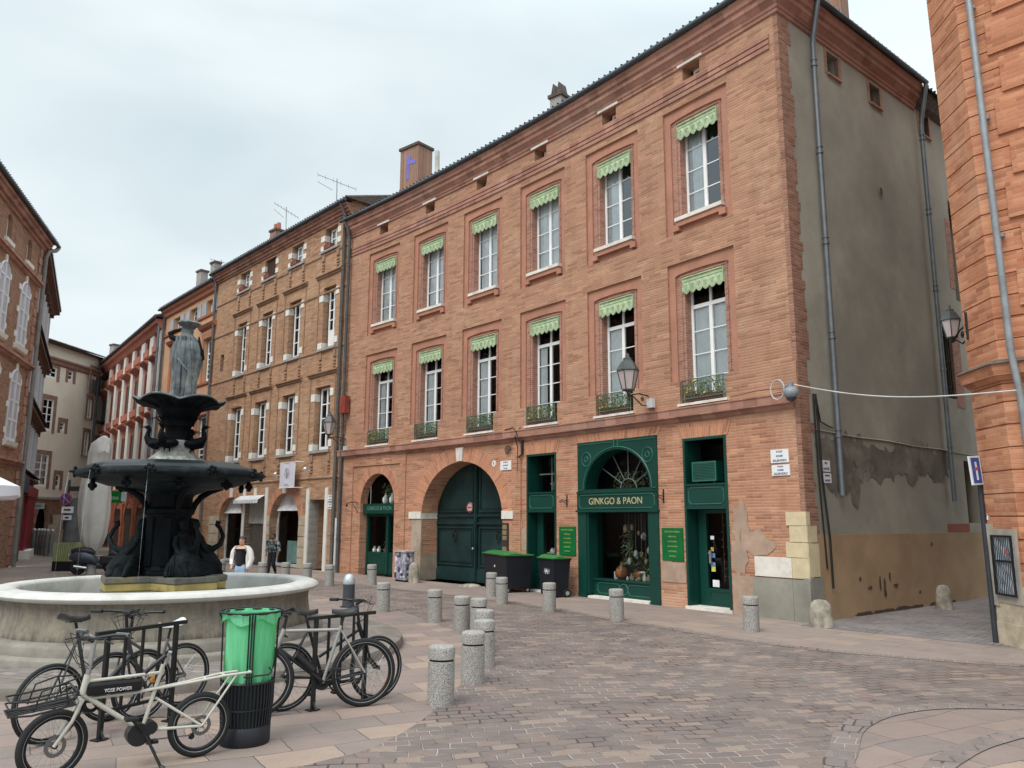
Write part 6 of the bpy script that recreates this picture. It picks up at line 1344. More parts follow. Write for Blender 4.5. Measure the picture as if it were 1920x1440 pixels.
BL=[((826,1322),'nearest granite bollard, standing where the slabs meet the cobbles'),((886,1282),'second nearest granite bollard of the curved row'),((908,1250),'third granite bollard of the curved row, partly behind the second'),((908,1222),'fourth granite bollard of the curved row, cap showing above the third'),((897,1190),'fifth granite bollard of the curved row, half hidden'),((866,1184),'granite bollard just left of the half hidden one in the curved row'),((815,1166),'lone granite bollard in front of the carriage gate, left of the curved row'),((718,1147),'granite bollard right of the white capped lamp bollard'),((697,1097),'granite bollard in front of the small green arch shop'),((617,1098),'granite bollard at the foot of the white pipe between the two brick buildings'),((1030,1147),'granite bollard in front of the smaller wheeled bin'),((941,1132),'granite bollard at the front right of the big wheeled bin'),((921,1119),'granite bollard at the front left of the big wheeled bin'),((1157,1164),'granite bollard in front of the arched shopfront'),((1409,1184),'granite bollard near the building corner at right'),((575,1094),'granite bollard just beyond the right end of the fountain rim'),((534,1092),'granite bollard beyond the fountain rim in front of the aqua shop window'),((491,1091),'granite bollard beyond the fountain rim in front of the roller shutter door'),((413,1084),'granite bollard beyond the fountain beside the right siren')]
b0=None
for (q,l) in BL:
    p=gp(*q)
    t=bollard(p) if b0 is None else copy_tree(b0)
    b0=b0 or t; t.location=(p.x,p.y,0); t.rotation_euler=(R(random.uniform(-1,1)),R(random.uniform(-1,1)),random.uniform(0,6)); t['label']=l
# lamp bollard
p=gp(653,1138); t=local('lamp_bollard','dark grey bollard with a rounded pale metal cap beside the fountain platform','bollard',p)
mb=MB(); mb.lathe((0,0,0),[(.135,0),(.13,.50),(.12,.505)],24); mb.build('post',M('dark_grey_paint',(.055,.065,.08),.5),t,smooth=True)
mb=MB(); mb.lathe((0,0,0),[(.13,.50),(.135,.51),(.132,.58),(.11,.66),(.07,.71),(0,.73)],24); mb.build('cap',M('pale_metal',(.50,.54,.58),.35,.3,var=.05),t,smooth=True)
mb=MB(); mb.lathe((0,0,0),[(.19,0),(.19,.012),(.13,.015)],24); mb.build('base_plate',IRON(),t)
# steel posts by the dark archway
sp0=None
for k,x in enumerate((51,60,68,74,79,85,94,131,141)):
    p=gp(x,1038+ (x-50)*.12)
    if sp0 is None:
        sp0=local('steel_post','','bollard',p,0,'grey steel posts before the dark archway'); mb=MB(); mb.lathe((0,0,0),[(.13,0),(.12,1.15),(.06,1.18),(.06,1.22)],10); mb.build('post',M('post_grey',(.20,.21,.21),.5,.3),sp0,smooth=True); mb=MB(); mb.sph((0,0,1.3),.11,10,6); mb.build('ball',M('post_ball',(.45,.45,.44),.4,.3),sp0,smooth=True); t=sp0
    else: t=copy_tree(sp0)
    t.location=(p.x,p.y,0); t['label']='grey steel post with a ball top in front of the dark archway' if k<7 else 'grey steel post with a ball top right of the street lamp column foot'

# ================================================================== BINS
def tup(v): return (v.x,v.y,v.z)
p=gp(458,1392); bt_=local('street_bin','round slatted black street bin holding a green bag, in front of the bicycles','litter bin',p)
mb=MB(); mb.lathe((0,0,0),[(.0,.0),(.205,.0),(.215,.02),(.215,.15),(.205,.16),(.0,.16)],28); mb.build('base',M('bin_black',(.012,.014,.02),.5,var=.3),bt_,smooth=True)
mb=MB()
for k in range(44):
    a=2*PI*k/44; mb.tube([(.205*math.cos(a),.205*math.sin(a),.15),(.222*math.cos(a),.222*math.sin(a),.36),(.222*math.cos(a),.222*math.sin(a),.52)],.0085,4)
mb.tube([(.222*math.cos(t),.222*math.sin(t),.52) for t in (2*PI*i/30 for i in range(30))],.010,5,closed=True); mb.tube([(.215*math.cos(t),.215*math.sin(t),.3) for t in (2*PI*i/30 for i in range(30))],.006,5,closed=True)
mb.build('slatted_cage',M('bin_black',(.012,.014,.02)),bt_)
mb=MB(); mb.lathe((0,0,0),[(.195,.15),(.205,.34),(.208,.52)],28); mb.build('shade_sleeve',M('bin_inside_shade',(.01,.022,.02),.6),bt_,smooth=True)  # added dark sleeve: shade inside the cage put into its colour
mb=MB()
for k in range(4):
    for o in (-.09,0,.09):
        a=R(20+90*k)+o; mb.tube([(r*math.cos(a),r*math.sin(a),z) for r,z in ((.225,.5),(.232,.7),(.235,.9),(.24,1.03),(.262,1.09),(.272,1.12))],.0075,5)
mb.tube([(.272*math.cos(t),.272*math.sin(t),1.12) for t in (2*PI*i/36 for i in range(36))],.010,5,closed=True); mb.tube([(.235*math.cos(t),.235*math.sin(t),1.11) for t in (2*PI*i/36 for i in range(36))],.010,5,closed=True)
mb.build('flared_rods',M('bin_black',(.012,.014,.02)),bt_,smooth=True)
bagm,nt,b=newmat('green_bag'); b.inputs['Base Color'].default_value=(.10,.62,.27,1); b.inputs['Roughness'].default_value=.28; b.inputs['Transmission Weight'].default_value=0; b.inputs['Specular IOR Level'].default_value=.5
tr=nt.nodes.new('ShaderNodeBsdfTranslucent'); tr.inputs[0].default_value=(.12,.75,.33,1); ms=nt.nodes.new('ShaderNodeMixShader'); ms.inputs[0].default_value=.45; o_=nt.nodes['Material Output']; nt.links.new(b.outputs[0],ms.inputs[1]); nt.links.new(tr.outputs[0],ms.inputs[2]); nt.links.new(ms.outputs[0],o_.inputs[0])
tc=nt.nodes.new('ShaderNodeTexCoord'); mp=nt.nodes.new('ShaderNodeMapping'); mp.inputs['Scale'].default_value=(9,9,1.2); nt.links.new(tc.outputs['Object'],mp.inputs[0]); n=noise(nt,mp.outputs[0],1.5,3); c=mixc(nt,ramp(nt,n.outputs[0],.3,.7),(.14,.56,.30),(.32,.82,.52)); nt.links.new(c,b.inputs['Base Color']); bump(nt,b,n.outputs[0],.5,.03)
mb=MB(); P=[]; nn=60
for i in range(nn):
    t=2*PI*i/nn; P.append([Vector(((r*(1+.035*math.sin(9*t+z*5)+.02*math.sin(17*t-z*9)))*math.cos(t),(r*(1+.035*math.sin(9*t+z*5)))*math.sin(t),z)) for r,z in ((.16,.50),(.20,.53),(.21,.75),(.212,.95),(.214,1.08),(.232,1.12),(.243,1.10+.02*math.sin(7*t)),(.245,1.04+.03*math.sin(5*t)))])
mb.grid(P,True); mb.build('bag',bagm,bt_,smooth=True)
mb=MB(); mb.lathe((0,0,0),[(.21,1.10),(.20,.9),(.15,.65),(0,.6)],24); mb.build('bag_inside',bagm,bt_,smooth=True)

BNM=M('bin_navy_black',(.006,.008,.014),.5,var=.25); LID=M('bin_lid_green',(.035,.17,.045),.5,var=.2)
def wheelie(label,pa,pb,depth,h,big):
    a=gp(*pa); b_=gp(*pb); d=(b_-a); w_=d.length; ang=math.atan2(d.y,d.x); t=local('wheeled_bin',label,'wheelie bin',((a.x+b_.x)/2,(a.y+b_.y)/2,0),ang,'black wheeled bins with green lids beside the gate')
    mb=MB(); i=.06; hb=h-.14; z0=.14 if big else .06
    V=[(-w_/2+i,0,z0),(w_/2-i,0,z0),(w_/2-i,depth-i,z0),(-w_/2+i,depth-i,z0),(-w_/2,-.03,hb),(w_/2,-.03,hb),(w_/2,depth,hb),(-w_/2,depth,hb)]
    for f in ((0,1,5,4),(1,2,6,5),(2,3,7,6),(3,0,4,7),(0,3,2,1),(4,5,6,7)): mb.face([V[k] for k in f])
    mb.box(-w_/2-.02,w_/2+.02,-.05,depth+.02,hb-.04,hb); mb.build('body',BNM,t,bevel=.012)
    mb=MB(); 
    rows_=[[(-w_/2-.03+(w_+.06)*j/8,-.07+(depth+.10)*i_/6,hb+.004+(.09*math.sin(PI*min(1,(i_+.4)/5))+.015*(j%2))*(1 if 0<j<8 else .5)) for i_ in range(7)] for j in range(9)]
    mb.grid(rows_); mb.box(-w_/2-.03,w_/2+.03,-.075,depth+.03,hb-.0,hb+.035); mb.build('lid',LID,t,bevel=.008)
    for x,y in ([(-w_/2+.12,.05),(w_/2-.12,.05),(-w_/2+.12,depth-.12),(w_/2-.12,depth-.12)] if big else [(w_/2-.02,depth-.1),(-w_/2+.02,depth-.1)]):
        r=.075 if big else .11; mb=MB(); mb.tube([(x-.025,y,r),(x+.025,y,r)],r,14); wl=mb.build('wheel',M('tyre_rubber',(.015,.015,.016),.7),t,smooth=True); mb=MB(); mb.tube([(x-.03,y,r),(x+.03,y,r)],r*.5,10); mb.build('hub',M('wheel_hub_grey',(.35,.35,.36),.5),wl)
    FLc=Fac((0,0),(1,0)); FLc.n=Vector((0,-1,0))
    mb=MB(); mb.tube([(.0+.0,-.012,hb*.68),(0,-.03,hb*.68)],.035,12); mb.build('badge',M('badge_white',(.7,.72,.75),.4),t)
    mb=MB()
    if not big:
        for k in range(9): x=-.12+.03*k; mb.tube([(x,-.02,h*.55+.05*math.sin(k*2)),(x+.02,-.02,h*.62+.04*math.cos(k*3))],.006,4)
        mb.build('paint_scribble',M('badge_white',(.7,.72,.75)),t)
    return t
wheelie('big four wheeled black bin with a green lid in front of the carriage gate',(908,1102),(951,1113),.74,1.12,True)
wheelie('smaller two wheeled black bin with a green lid beside the narrow shop window',(1012,1117),(1041,1122),.46,1.10,False)
# electrical cabinet covered with torn posters
a=gp(741,1089); b_=gp(757,1093); t=local('utility_cabinet','small utility cabinet covered in torn posters left of the carriage gate','cabinet',((a.x+b_.x)/2,(a.y+b_.y)/2,0),R(-48),None)
mb=MB(); mb.box(-.30,.30,0,.34,.06,.92); mb.build('casing',M('poster_paper',(.30,.29,.36),.8,var=.7,scale=9,bmp=.3,dirt=(.62,.61,.64)),t,bevel=.01)
mb=MB(); mb.box(-.33,.33,-.03,.37,.92,.96); mb.build('top',M('cabinet_top',(.42,.40,.38),.8),t); mb=MB(); mb.box(-.27,.27,.02,.3,-.01,.06); mb.build('plinth',DARK(),t)
mb=MB(); random.seed(12)
for k in range(26):
    x=random.uniform(-.28,.22); z=random.uniform(.1,.8); ww=random.uniform(.03,.12); hh=random.uniform(.04,.15); mb.box(x,x+ww,-.004-.0006*k,.0,z,z+hh,k%3)
    y=random.uniform(.02,.26); mb.box(.299,.304+.0006*k,y,y+ww*.7,z,min(.91,z+hh),k%3)
mb.build('poster_scraps',[M('paper_white',(.62,.61,.63),.8,var=.3,scale=20),M('paper_dark',(.05,.05,.09),.8,var=.3,scale=20),M('paper_violet',(.24,.22,.36),.8,var=.3,scale=20)],t)
def guard(label,p,r,h,lean=0,mat=None,sq=1):
    mb=MB(); mb.lathe((p.x,p.y,0),[(r*1.05,-.02),(r,.1),(r*.95,h*.6),(r*.8,h*.85),(r*.5,h*.97),(0,h)],18,mod=lambda t,z:1+.06*math.sin(3*t+p.x*5)+.03*math.sin(7*t+z*9)); return tag(mb.build('guard_stone',mat or M('guard_stone',(.30,.27,.22),.9,var=.5,scale=6,bmp=.7,dirt=(.46,.42,.35)),smooth=True,loc=(p.x,p.y,0)),label,'guard stone',None)
guard('rounded pale guard stone between the poster cabinet and the gate pier',gp(776,1093),.17,.63)
guard('broken pale guard stone at the corner between the grey base and the ochre wall',gp(1540,1176),.21,.50)
guard('weathered guard stone against the ochre wall down the side alley',gp(1771,1143),.17,.54)
mb=MB(); p=gp(881,1100); mb.sph((p.x,p.y,.0),(.34,.22,.09),16,8); tag(mb.build('threshold_stone',M('guard_stone',(.40,.37,.31)),smooth=True,loc=(p.x,p.y,0)),'low rounded stone at the foot of the carriage gate','stone')

# ================================================================== LANTERNS, CAMERA, CABLE
def lantern(label,fac,s_wall,z_arm,pos,sc=1.0,bracket=True,d=0.0):
    """pos: world position of the lantern's bottom centre"""
    t=thing('wall_lantern',label,'street lamp',pos,0,'old style wall lanterns'); c=Vector(pos)
    LI=M('lantern_grey',(.075,.085,.085),.5,.3,var=.3)
    mb=MB(); 
    for k in range(6):
        a=R(60*k); mb.tube([c+Vector((.13*math.cos(a),.13*math.sin(a),0))*sc,c+Vector((.23*math.cos(a),.23*math.sin(a),.42))*sc],.012*sc,5)
    for r,z in ((.13,0),(.235,.42)): mb.tube([c+Vector((r*math.cos(R(60*k)),r*math.sin(R(60*k)),z))*sc for k in range(6)],.016*sc,5,closed=True)
    mb.lathe(tup(c),[(r*sc,z*sc) for r,z in ((.0,-.10),(.03,-.09),(.04,-.05),(.13,-.01),(.13,0))],6); mb.build('frame',LI,t)
    mb=MB(); mb.lathe(tup(c),[(.125*sc,.01*sc),(.222*sc,.41*sc)],6); mb.build('glass_panes',M('frosted_pane',(.50,.43,.42),.25,var=.1),t)
    mb=MB(); mb.lathe(tup(c),[(r*sc,z*sc) for r,z in ((.255,.42),(.24,.45),(.15,.60),(.10,.65),(.10,.69),(.05,.72),(.03,.80),(0,.81))],6); mb.build('hood',LI,t)
    if bracket:
        w_=fac.P(s_wall,z_arm,0); mb=MB(); mb.tube([w_-Vector((0,0,.22)),w_+Vector((0,0,.26))],.03,6); arm0=w_+Vector((0,0,.05)); end=c-Vector((0,0,.12*sc))
        mb.tube([arm0,arm0.lerp(end,.5)+Vector((0,0,.05)),end],.018,6); mb.tube([w_-Vector((0,0,.18)),w_.lerp(end,.35)-Vector((0,0,.20)),w_.lerp(end,.75)-Vector((0,0,.02)),end],.015,6)
        cc=w_.lerp(end,.33)-Vector((0,0,.05)); dd=(end-w_).normalized()
        mb.tube([cc+dd*.075*(1-k/22)*math.cos(k*.6)+Vector((0,0,.075*(1-k/22)*math.sin(k*.6))) for k in range(20)],.010,4); mb.tube([end,end+Vector((0,0,.03))],.035,8); mb.build('bracket',IRON(),t)
    return t
def at_wall(fac,x,y,off):   # point in front of a facade by off metres, seen at that pixel
    o=fac.o.copy(); f2=Fac((0,1),(1,0)); f2.__dict__=dict(fac.__dict__); f2.o=o+fac.n*off; s,z=f2.hit(x,y); return f2.P(s,z,0)
pm=at_wall(FM,1178,731,1.0); sW,_=FM.hit(1217,752)
lantern('grey six sided wall lantern on a scrolled bracket between the two right balconettes',FM,sW,4.86,pm,1.08)
mb=MB(); FM.box(mb,sW+.05,sW+.24,4.60,4.82,.05,.15); tag(mb.build('junction_box',M('box_white',(.6,.62,.62),.5),loc=FM.P(sW,4.6,0),bevel=.01),'white junction box beside the lantern bracket','junction box')
pm2=at_wall(FM,617,814,1.4); lantern('grey wall lantern beside the downpipes between the two brick buildings',FM,-1.05,4.88,pm2,1.0)
lp=Vector((ray(1785,633).x,ray(1785,633).y,ray(1785,633).z)); lp=lp*(14.2/lp.y)+Vector((0,0,EYE)); lantern('grey wall lantern hanging at the alley corner of the bright brick house',FE1,-.05,lp.z,lp,.76)
mb=MB()
FM.box(mb,-1.0,-.8,4.5,4.66,.05,.15); tag(mb.build('junction_box',M('box_white',(.6,.62,.62)),loc=FM.P(-.9,4.5,0)),'white junction box on the ledge above the left downpipes','junction box')
p=FM.P(17.62,4.42,.32); t=thing('security_camera','grey dome security camera with a cable ring at the building corner','security camera',p)
mb=MB(); mb.tube([FM.P(17.3,4.60,.05),FM.P(17.62,4.60,.32)],.05,8); mb.tube([p+Vector((0,0,.22)),p+Vector((0,0,.05))],.055,10); mb.build('mount',M('camera_grey',(.22,.25,.28),.45),t,smooth=True)
mb=MB(); mb.sph(p+Vector((0,0,.02)),(.15,.15,.13),16,10); mb.build('housing',M('camera_grey',(.22,.25,.28)),t,smooth=True); mb=MB(); mb.sph(p-Vector((0,0,.05)),(.105,.105,.11),16,10); mb.build('dome',M('smoke_dome',(.04,.05,.06),.12),t,smooth=True)
mb=MB(); cc=FM.P(17.28,4.55,.28); ex=(FM.P(17.4,4.5,0)-FM.P(17.2,4.5,0)).normalized(); mb.tube([cc+ex*.16*math.cos(k*PI/12)+Vector((0,0,.20*math.sin(k*PI/12))) for k in range(24)],.014,5,closed=True); mb.build('cable_ring',M('pale_cable',(.5,.5,.48)),t,smooth=True)
A0=FM.P(17.6,4.62,.25); B0=ptY(1905,732,11.2); mb=MB(); mb.tube([A0.lerp(B0,k/20)-Vector((0,0,.17*math.sin(PI*k/20))) for k in range(21)],.012,5); tag(mb.build('overhead_cable',M('pale_cable',(.5,.5,.48)),smooth=True,loc=tup(A0)),'pale cable strung across the alley between the two corner buildings','cable')
mb=MB(); pts=[(s,4.50+.02*math.sin(s*3),.06) for s in [13.6+.2*k for k in range(19)]]; FM.curve(mb,pts,.012,4); FM.curve(mb,[(s,4.62+.015*math.sin(s*5),.03) for s in [15.9+.15*k for k in range(11)]],.012,4); FM.curve(mb,[(8.6,4.6,.03),(8.55,4.3,.2),(8.5,4.0,.05),(8.45,2.4,.02),(8.45,1.9,.02)],.014,4); FM.curve(mb,[(7.9,4.56,.05),(8.3,4.6,.06),(8.6,4.45,.22),(8.68,4.1,.1)],.014,4); wc_=thing('wall_cable','thin dark cable running along the ledge of the salmon building','cable',FM.P(14,4.5,0)); mb.build('cable_run',IRON(),wc_)
t=thing('iron_rosette','dark iron bracket scroll under the ledge right of the gate arch','bracket',FM.P(8.1,4.0,0)); mb=MB(); FM.curve(mb,[(8.05+.14*math.cos(k*.6)*(1-k/26),3.95+.14*math.sin(k*.6)*(1-k/26),.06) for k in range(22)],.014,4); FM.curve(mb,[(8.7,4.2,.03),(8.7,3.8,.05),(8.6,3.7,.12)],.03,5); mb.build('scroll',IRON(),t)
mb=MB(); FM.box(mb,-1.18,-.82,5.9,6.55,.06,.26); tag(mb.build('meter_box',M('red_brown_box',(.25,.05,.035),.6),loc=FM.P(-1,5.9,0),bevel=.01),'red brown metal box hung on the wall beside the left downpipes','box')

# ================================================================== SIGN POSTS
p=gp(1868,1206); q=px3(1838,905,p.y+.0); t=thing('sign_post','leaning dark post with a blue and white sign seen edge on at the alley corner','sign',(p.x,p.y,0))
tp=px3(1833,862,p.y+.1)
mb=MB(); mb.tube([Vector((p.x,p.y,0)),tp],.045,10); mb.build('post',M('post_dark_grey',(.03,.035,.045),.5),t,smooth=True)
mb=MB(); c=px3(1829,882,p.y-.05); T=Matrix.Translation(c)@Matrix.Rotation(R(-4),4,'Y')@Matrix.Rotation(R(24),4,'Z'); mb.box(-.13,.13,-.015,.015,-.24,.24,0,T); sgn=mb.build('sign_plate',M('sign_rim_white',(.7,.72,.75),.4),t)
mb=MB(); mb.box(-.10,.10,-.02,-.012,-.21,.21,0,T); mb.build('sign_face',M('sign_blue',(.03,.09,.33),.35),sgn); mb=MB(); mb.box(-.02,.02,-.024,-.018,-.16,.14,0,T); mb.box(-.05,.05,-.0245,-.0185,.0,.05,1,T); mb.build('sign_symbol',[M('sign_rim_white',(.7,.72,.75)),M('sign_red',(.45,.08,.09))],sgn)
mb=MB(); mb.tube([px3(1857,955,p.y),px3(1856,975,p.y)],.05,8); mb.build('sticker',M('sign_rim_white',(.7,.72,.75)),t)
p=gp(127,1064); t=thing('no_stopping_sign','round red and blue no stopping sign with two white plates below','sign',(p.x,p.y,0)); c=px3(131,936,p.y); 
mb=MB(); mb.tube([(p.x,p.y,0),(p.x,p.y,2.7)],[.34,.24],10); mb.build('column',M('grey_column',(.10,.105,.11),.8,var=.3),t,smooth=True); mb=MB(); mb.tube([(c.x,p.y-.25,1.5),(c.x,p.y-.25,c.z+.2)],.035,6); mb.build('post',IRON(),t)
mb=MB(); mb.tube([c+Vector((0,-.30,0)),c+Vector((0,-.28,0))],.25,24); d0_=mb.build('disc',M('sign_red',(.45,.08,.09)),t); mb=MB(); mb.tube([c+Vector((0,-.31,0)),c+Vector((0,-.29,0))],.195,24); mb.build('blue_field',M('sign_blue',(.03,.09,.33)),d0_)
mb=MB(); 
for sg_ in (-1,1): mb.tube([c+Vector((-.15,-.315,-.15*sg_)),c+Vector((.15,-.315,.15*sg_))],.022,4)
mb.build('red_cross',M('sign_red',(.45,.08,.09)),d0_)
for k,(y0,y1,h_) in enumerate(((950,962,.28),(966,975,.2))):
    A=px3(118-2*(k==0),y1,p.y-.25); B=px3(139-4*k,y0,p.y-.25); mb=MB(); mb.box(A.x,B.x,p.y-.30,p.y-.27,A.z,B.z); pl=mb.build('plate',M('sign_rim_white',(.7,.72,.75)),t); mb=MB(); mb.box(A.x+.1,B.x-.1,p.y-.31,p.y-.30,(A.z+B.z)/2-.03,(A.z+B.z)/2+.03); mb.build('plate_text',IRON(),pl)
A=px3(137,921,p.y); B=px3(147,912,p.y); mb=MB(); mb.box(A.x-.1,B.x+.1,p.y-.1,p.y-.06,A.z,B.z); mb.tube([(A.x-.15,p.y-.05,A.z-1.3),(A.x-.15,p.y-.05,B.z+.25)],.05,6); mb.build('street_name_board',M('dark_name_board',(.04,.035,.05),.5),t)
p=gp(117,1071); t=thing('planter_basket','square basket planter with pale green vertical slats on a dark base','planter',(p.x,p.y,0)); mb=MB(); mb.box(p.x-.42,p.x+.42,p.y,p.y+.6,0,.36); mb.build('base',M('bin_navy_black',(.010,.013,.028)),t); mb=MB()
for k in range(12): mb.box(p.x-.42+.072*k,p.x-.42+.072*k+.055,p.y-.02,p.y+.02,.36,1.05)
mb.box(p.x-.40,p.x+.40,p.y+.01,p.y+.6,.36,1.03); mb.build('slats',M('pale_green_slats',(.30,.34,.17),.7,var=.2),t)

# ================================================================== PARASOLS
def cloth(name='parasol_cloth',c=(.50,.49,.46)): return M(name,c,.85,var=.16,scale=1.5,bmp=.2,dirt=(.38,.37,.34))
p=gp(176,1077); t=thing('closed_parasol','large closed grey white parasol tied at the bottom, left of the fountain','parasol',(p.x,p.y,0)); Yp=p.y
top=px3(193,822,Yp); hmm=[(817,.06,196),(822,.20,195),(832,.33,191),(850,.36,187),(872,.34,184),(900,.45,180),(930,.50,178),(965,.50,176),(1000,.43,175),(1020,.32,174),(1040,.16,173),(1043,.14,173),(1055,.18,171),(1077,.19,170)]
mb=MB(); P=[]; nn=48; mpx=Yp/1500
for i in range(nn):
    t_=2*PI*i/nn; row=[]
    for y,r,cx in hmm:
        c=px3(cx,y,Yp); f=1+.16*abs(math.sin(4*t_+y*.01))*(r>.3)-.05; row.append(Vector((c.x+r*f*math.cos(t_),Yp+r*f*.8*math.sin(t_),c.z)))
    P.append(row)
mb.grid(P,True); mb.build('canvas',cloth(),t,smooth=True)
mb=MB(); c=px3(178,1042,Yp); mb.tube([Vector((c.x+.24*math.cos(a),Yp+.2*math.sin(a),c.z)) for a in (2*PI*i/16 for i in range(16))],.03,5,closed=True); mb.build('tie_strap',M('parasol_strap',(.30,.29,.27)),t)
mb=MB(); a0=px3(196,822,Yp); 
mb.grid([[px3(176,840,Yp-.6),px3(186,850,Yp-.6)],[px3(192,818,Yp-.65),px3(196,845,Yp-.7)],[px3(206,826,Yp-.6),px3(205,850,Yp-.6)],[px3(208,840,Yp-.5),px3(200,858,Yp-.5)]]); mb.build('hood_flap',M('parasol_hood',(.62,.61,.60),.8),t,smooth=True)
mb=MB(); mb.tube([Vector((p.x,p.y,0)),px3(177,1070,Yp)],.05,8); mb.build('pole',IRON(),t)
c=px3(-6,908,14.0); t=thing('white_parasol','white open parasol edge sticking into the photo at the far left','parasol',(c.x-1.0,c.y,0)); mb=MB(); P=[]
for i in range(24):
    a=2*PI*i/24; P.append([Vector((c.x-.85+r*math.cos(a),c.y+r*math.sin(a),z)) for r,z in ((.0,c.z+.42),(.4,c.z+.32),(.8,c.z+.12),(1.08,c.z-.02),(1.10,c.z-.20+.02*math.sin(6*a)),(1.0,c.z-.26))])
mb.grid(P,True); mb.build('canopy',M('parasol_white',(.72,.72,.76),.8,var=.05),t,smooth=True); mb=MB(); mb.tube([(c.x-.85,c.y,0),(c.x-.85,c.y,c.z+.4)],.03,8); mb.build('pole',IRON(),t)
# ================================================================== BICYCLES
RUB=lambda: M('bike_tyre',(.014,.014,.015),.75,var=.2); STL=lambda: M('bike_steel',(.42,.43,.44),.3,.85,var=.15); BLK=lambda: M('bike_black',(.012,.012,.014),.4,var=.2)
CRM=lambda: M('bike_cream_white',(.50,.48,.42),.35,var=.06); GRP=lambda: M('grip_grey',(.13,.14,.15),.8)
def wheel(root,x,r,steer=0,tyre=.022,spokes=28,disc=True,sx=0,big_hub=False,refl=None,guard=False):
    T=Matrix.Translation((x,0,r))@Matrix.Rotation(steer,4,'Z'); V=lambda a,rr,y=0: T@Vector((rr*math.cos(a),y,rr*math.sin(a)))
    mb=MB(); mb.tube([V(2*PI*k/48,r-tyre) for k in range(48)],tyre,8,closed=True); w_=mb.build('wheel',RUB(),root,smooth=True)
    mb=MB(); 
    mb.tube([V(2*PI*k/48,r-2.2*tyre) for k in range(48)],tyre*.45,6,closed=True); mb.build('rim',BLK(),w_,smooth=True)
    mb=MB()
    for sgn in (-1,1): mb.tube([V(2*PI*k/40,r-1.55*tyre,sgn*tyre*.80) for k in range(40)],.0022,4,closed=True)
    mb.build('reflective_ring',M('reflective_grey',(.35,.36,.36),.4),w_)
    mb=MB()
    for k in range(spokes):
        a=2*PI*k/spokes; off=(.6 if k%4<2 else -.6); mb.tube([V(a+off,.022,(.022 if k%2 else -.022)),V(a,r-2.4*tyre)],.0013,3,cap=False)
    mb.build('spokes',STL(),w_)
    mb=MB(); mb.tube([V(0,0,-.05),V(0,0,.05)],.045 if big_hub else .02,12)
    mb.build('hub',BLK(),w_,smooth=True)
    if disc:
        mb=MB(); n=36; mb.grid([[V(2*PI*k/n,.05,.045),V(2*PI*k/n,.078+.003*(k%2),.045)] for k in range(n)],True); mb.build('brake_disc',M('disc_grey',(.16,.16,.16),.35,.7),w_)
    if refl is not None:
        a,c=refl; mb=MB(); mb.grid([[V(a-.16+.08*k,r*.62+.03*j,.015) for j in range(3)] for k in range(5)]); mb.build('reflector',M('orange_reflector',(.75,.30,.02),.3),w_)
    if guard:
        mb=MB(); mb.grid([[V(R(20)+R(170)*k/20,r+.02,y) for y in (-.028,0,.028)] for k in range(21)]); mb.build('mudguard',BLK(),root,smooth=True)
    return w_
def tubes(name,root,mat,segs,n=10):
    mb=MB()
    for pts,r in segs: mb.tube(pts,r,n)
    return mb.build(name,mat,root,smooth=True)
def saddle(root,x,z,mat=None,cover=False):
    mb=MB(); P=[]
    for i in range(9):
        u=i/8; xx=x-.13+.27*u; w_=.075*(1-u)**.8+.016+ (.0 if u>.1 else -.02); h=.02*math.sin(u*PI)*-.6+ (.03*(1-u)**3)
        P.append([Vector((xx,-w_,z-.035+h)),Vector((xx,-w_*.9,z+h-.006)),Vector((xx,-w_*.4,z+.012+h)),Vector((xx,w_*.4,z+.012+h)),Vector((xx,w_*.9,z+h-.006)),Vector((xx,w_,z-.035+h)),Vector((xx,0,z-.03+h))])
    mb.grid(P,False,True); mb.face(P[0]); mb.face(P[-1]); s=mb.build('saddle',mat or BLK(),root,smooth=True)
    mb=MB(); mb.tube([(x-.08,.03,z-.04),(x+.06,.02,z-.05)],.005,4); mb.tube([(x-.08,-.03,z-.04),(x+.06,-.02,z-.05)],.005,4); mb.build('rails',STL(),s)
def drivetrain(root,bbx,bbz,rx,rz,motor=False,ang=.6):
    mb=MB(); n=36; mb.grid([[Vector((bbx+rr*math.cos(2*PI*k/n),-.05,bbz+rr*math.sin(2*PI*k/n))) for rr in (.055,.088+.004*(k%2))] for k in range(n)],True); cr_=mb.build('chainring',BLK(),root)
    for sg,a in ((-1,ang),(1,ang+PI)):
        mb=MB(); e=Vector((bbx+.17*math.cos(a),sg*.075,bbz+.17*math.sin(a))); mb.tube([Vector((bbx,sg*.06,bbz)),e],.011,6); mb.build('crank',BLK(),root,smooth=True)
        mb=MB(); mb.box(e.x-.045,e.x+.045,e.y+sg*.01,e.y+sg*.10,e.z-.012,e.z+.012); mb.build('pedal',BLK(),root,bevel=.004)
    mb=MB(); mb.tube([(bbx,-.052,bbz+.09),(rx,-.052,rz+.045)],.0045,4); mb.tube([(bbx,-.052,bbz-.09),(rx+.03,-.052,rz-.09),(rx,-.052,rz-.03)],.0045,4); mb.build('chain',M('chain_steel',(.12,.11,.10),.4,.7),root)
    mb=MB(); 
    for k in range(5): mb.lathe((0,0,0),[(.05-.007*k,-.028-.006*k),(.05-.007*k,-.025-.006*k)],20,T=Matrix.Translation((rx,0,rz))@Matrix.Rotation(-PI/2,4,'X'))
    mb.tube([(rx,-.06,rz-.03),(rx+.04,-.06,rz-.10)],.012,6); mb.tube([(rx+.04,-.062,rz-.10),(rx+.045,-.05,rz-.10)],.025,10); mb.build('derailleur',BLK(),root)
    if motor: 
        mb=MB(); mb.tube([(bbx+.03,-.055,bbz-.02),(bbx+.03,.055,bbz-.02)],.085,18); mb.tube([(bbx-.06,-.05,bbz+.02),(bbx-.06,.05,bbz+.02)],.05,14); mb.build('motor',BLK(),root,smooth=True,bevel=0)
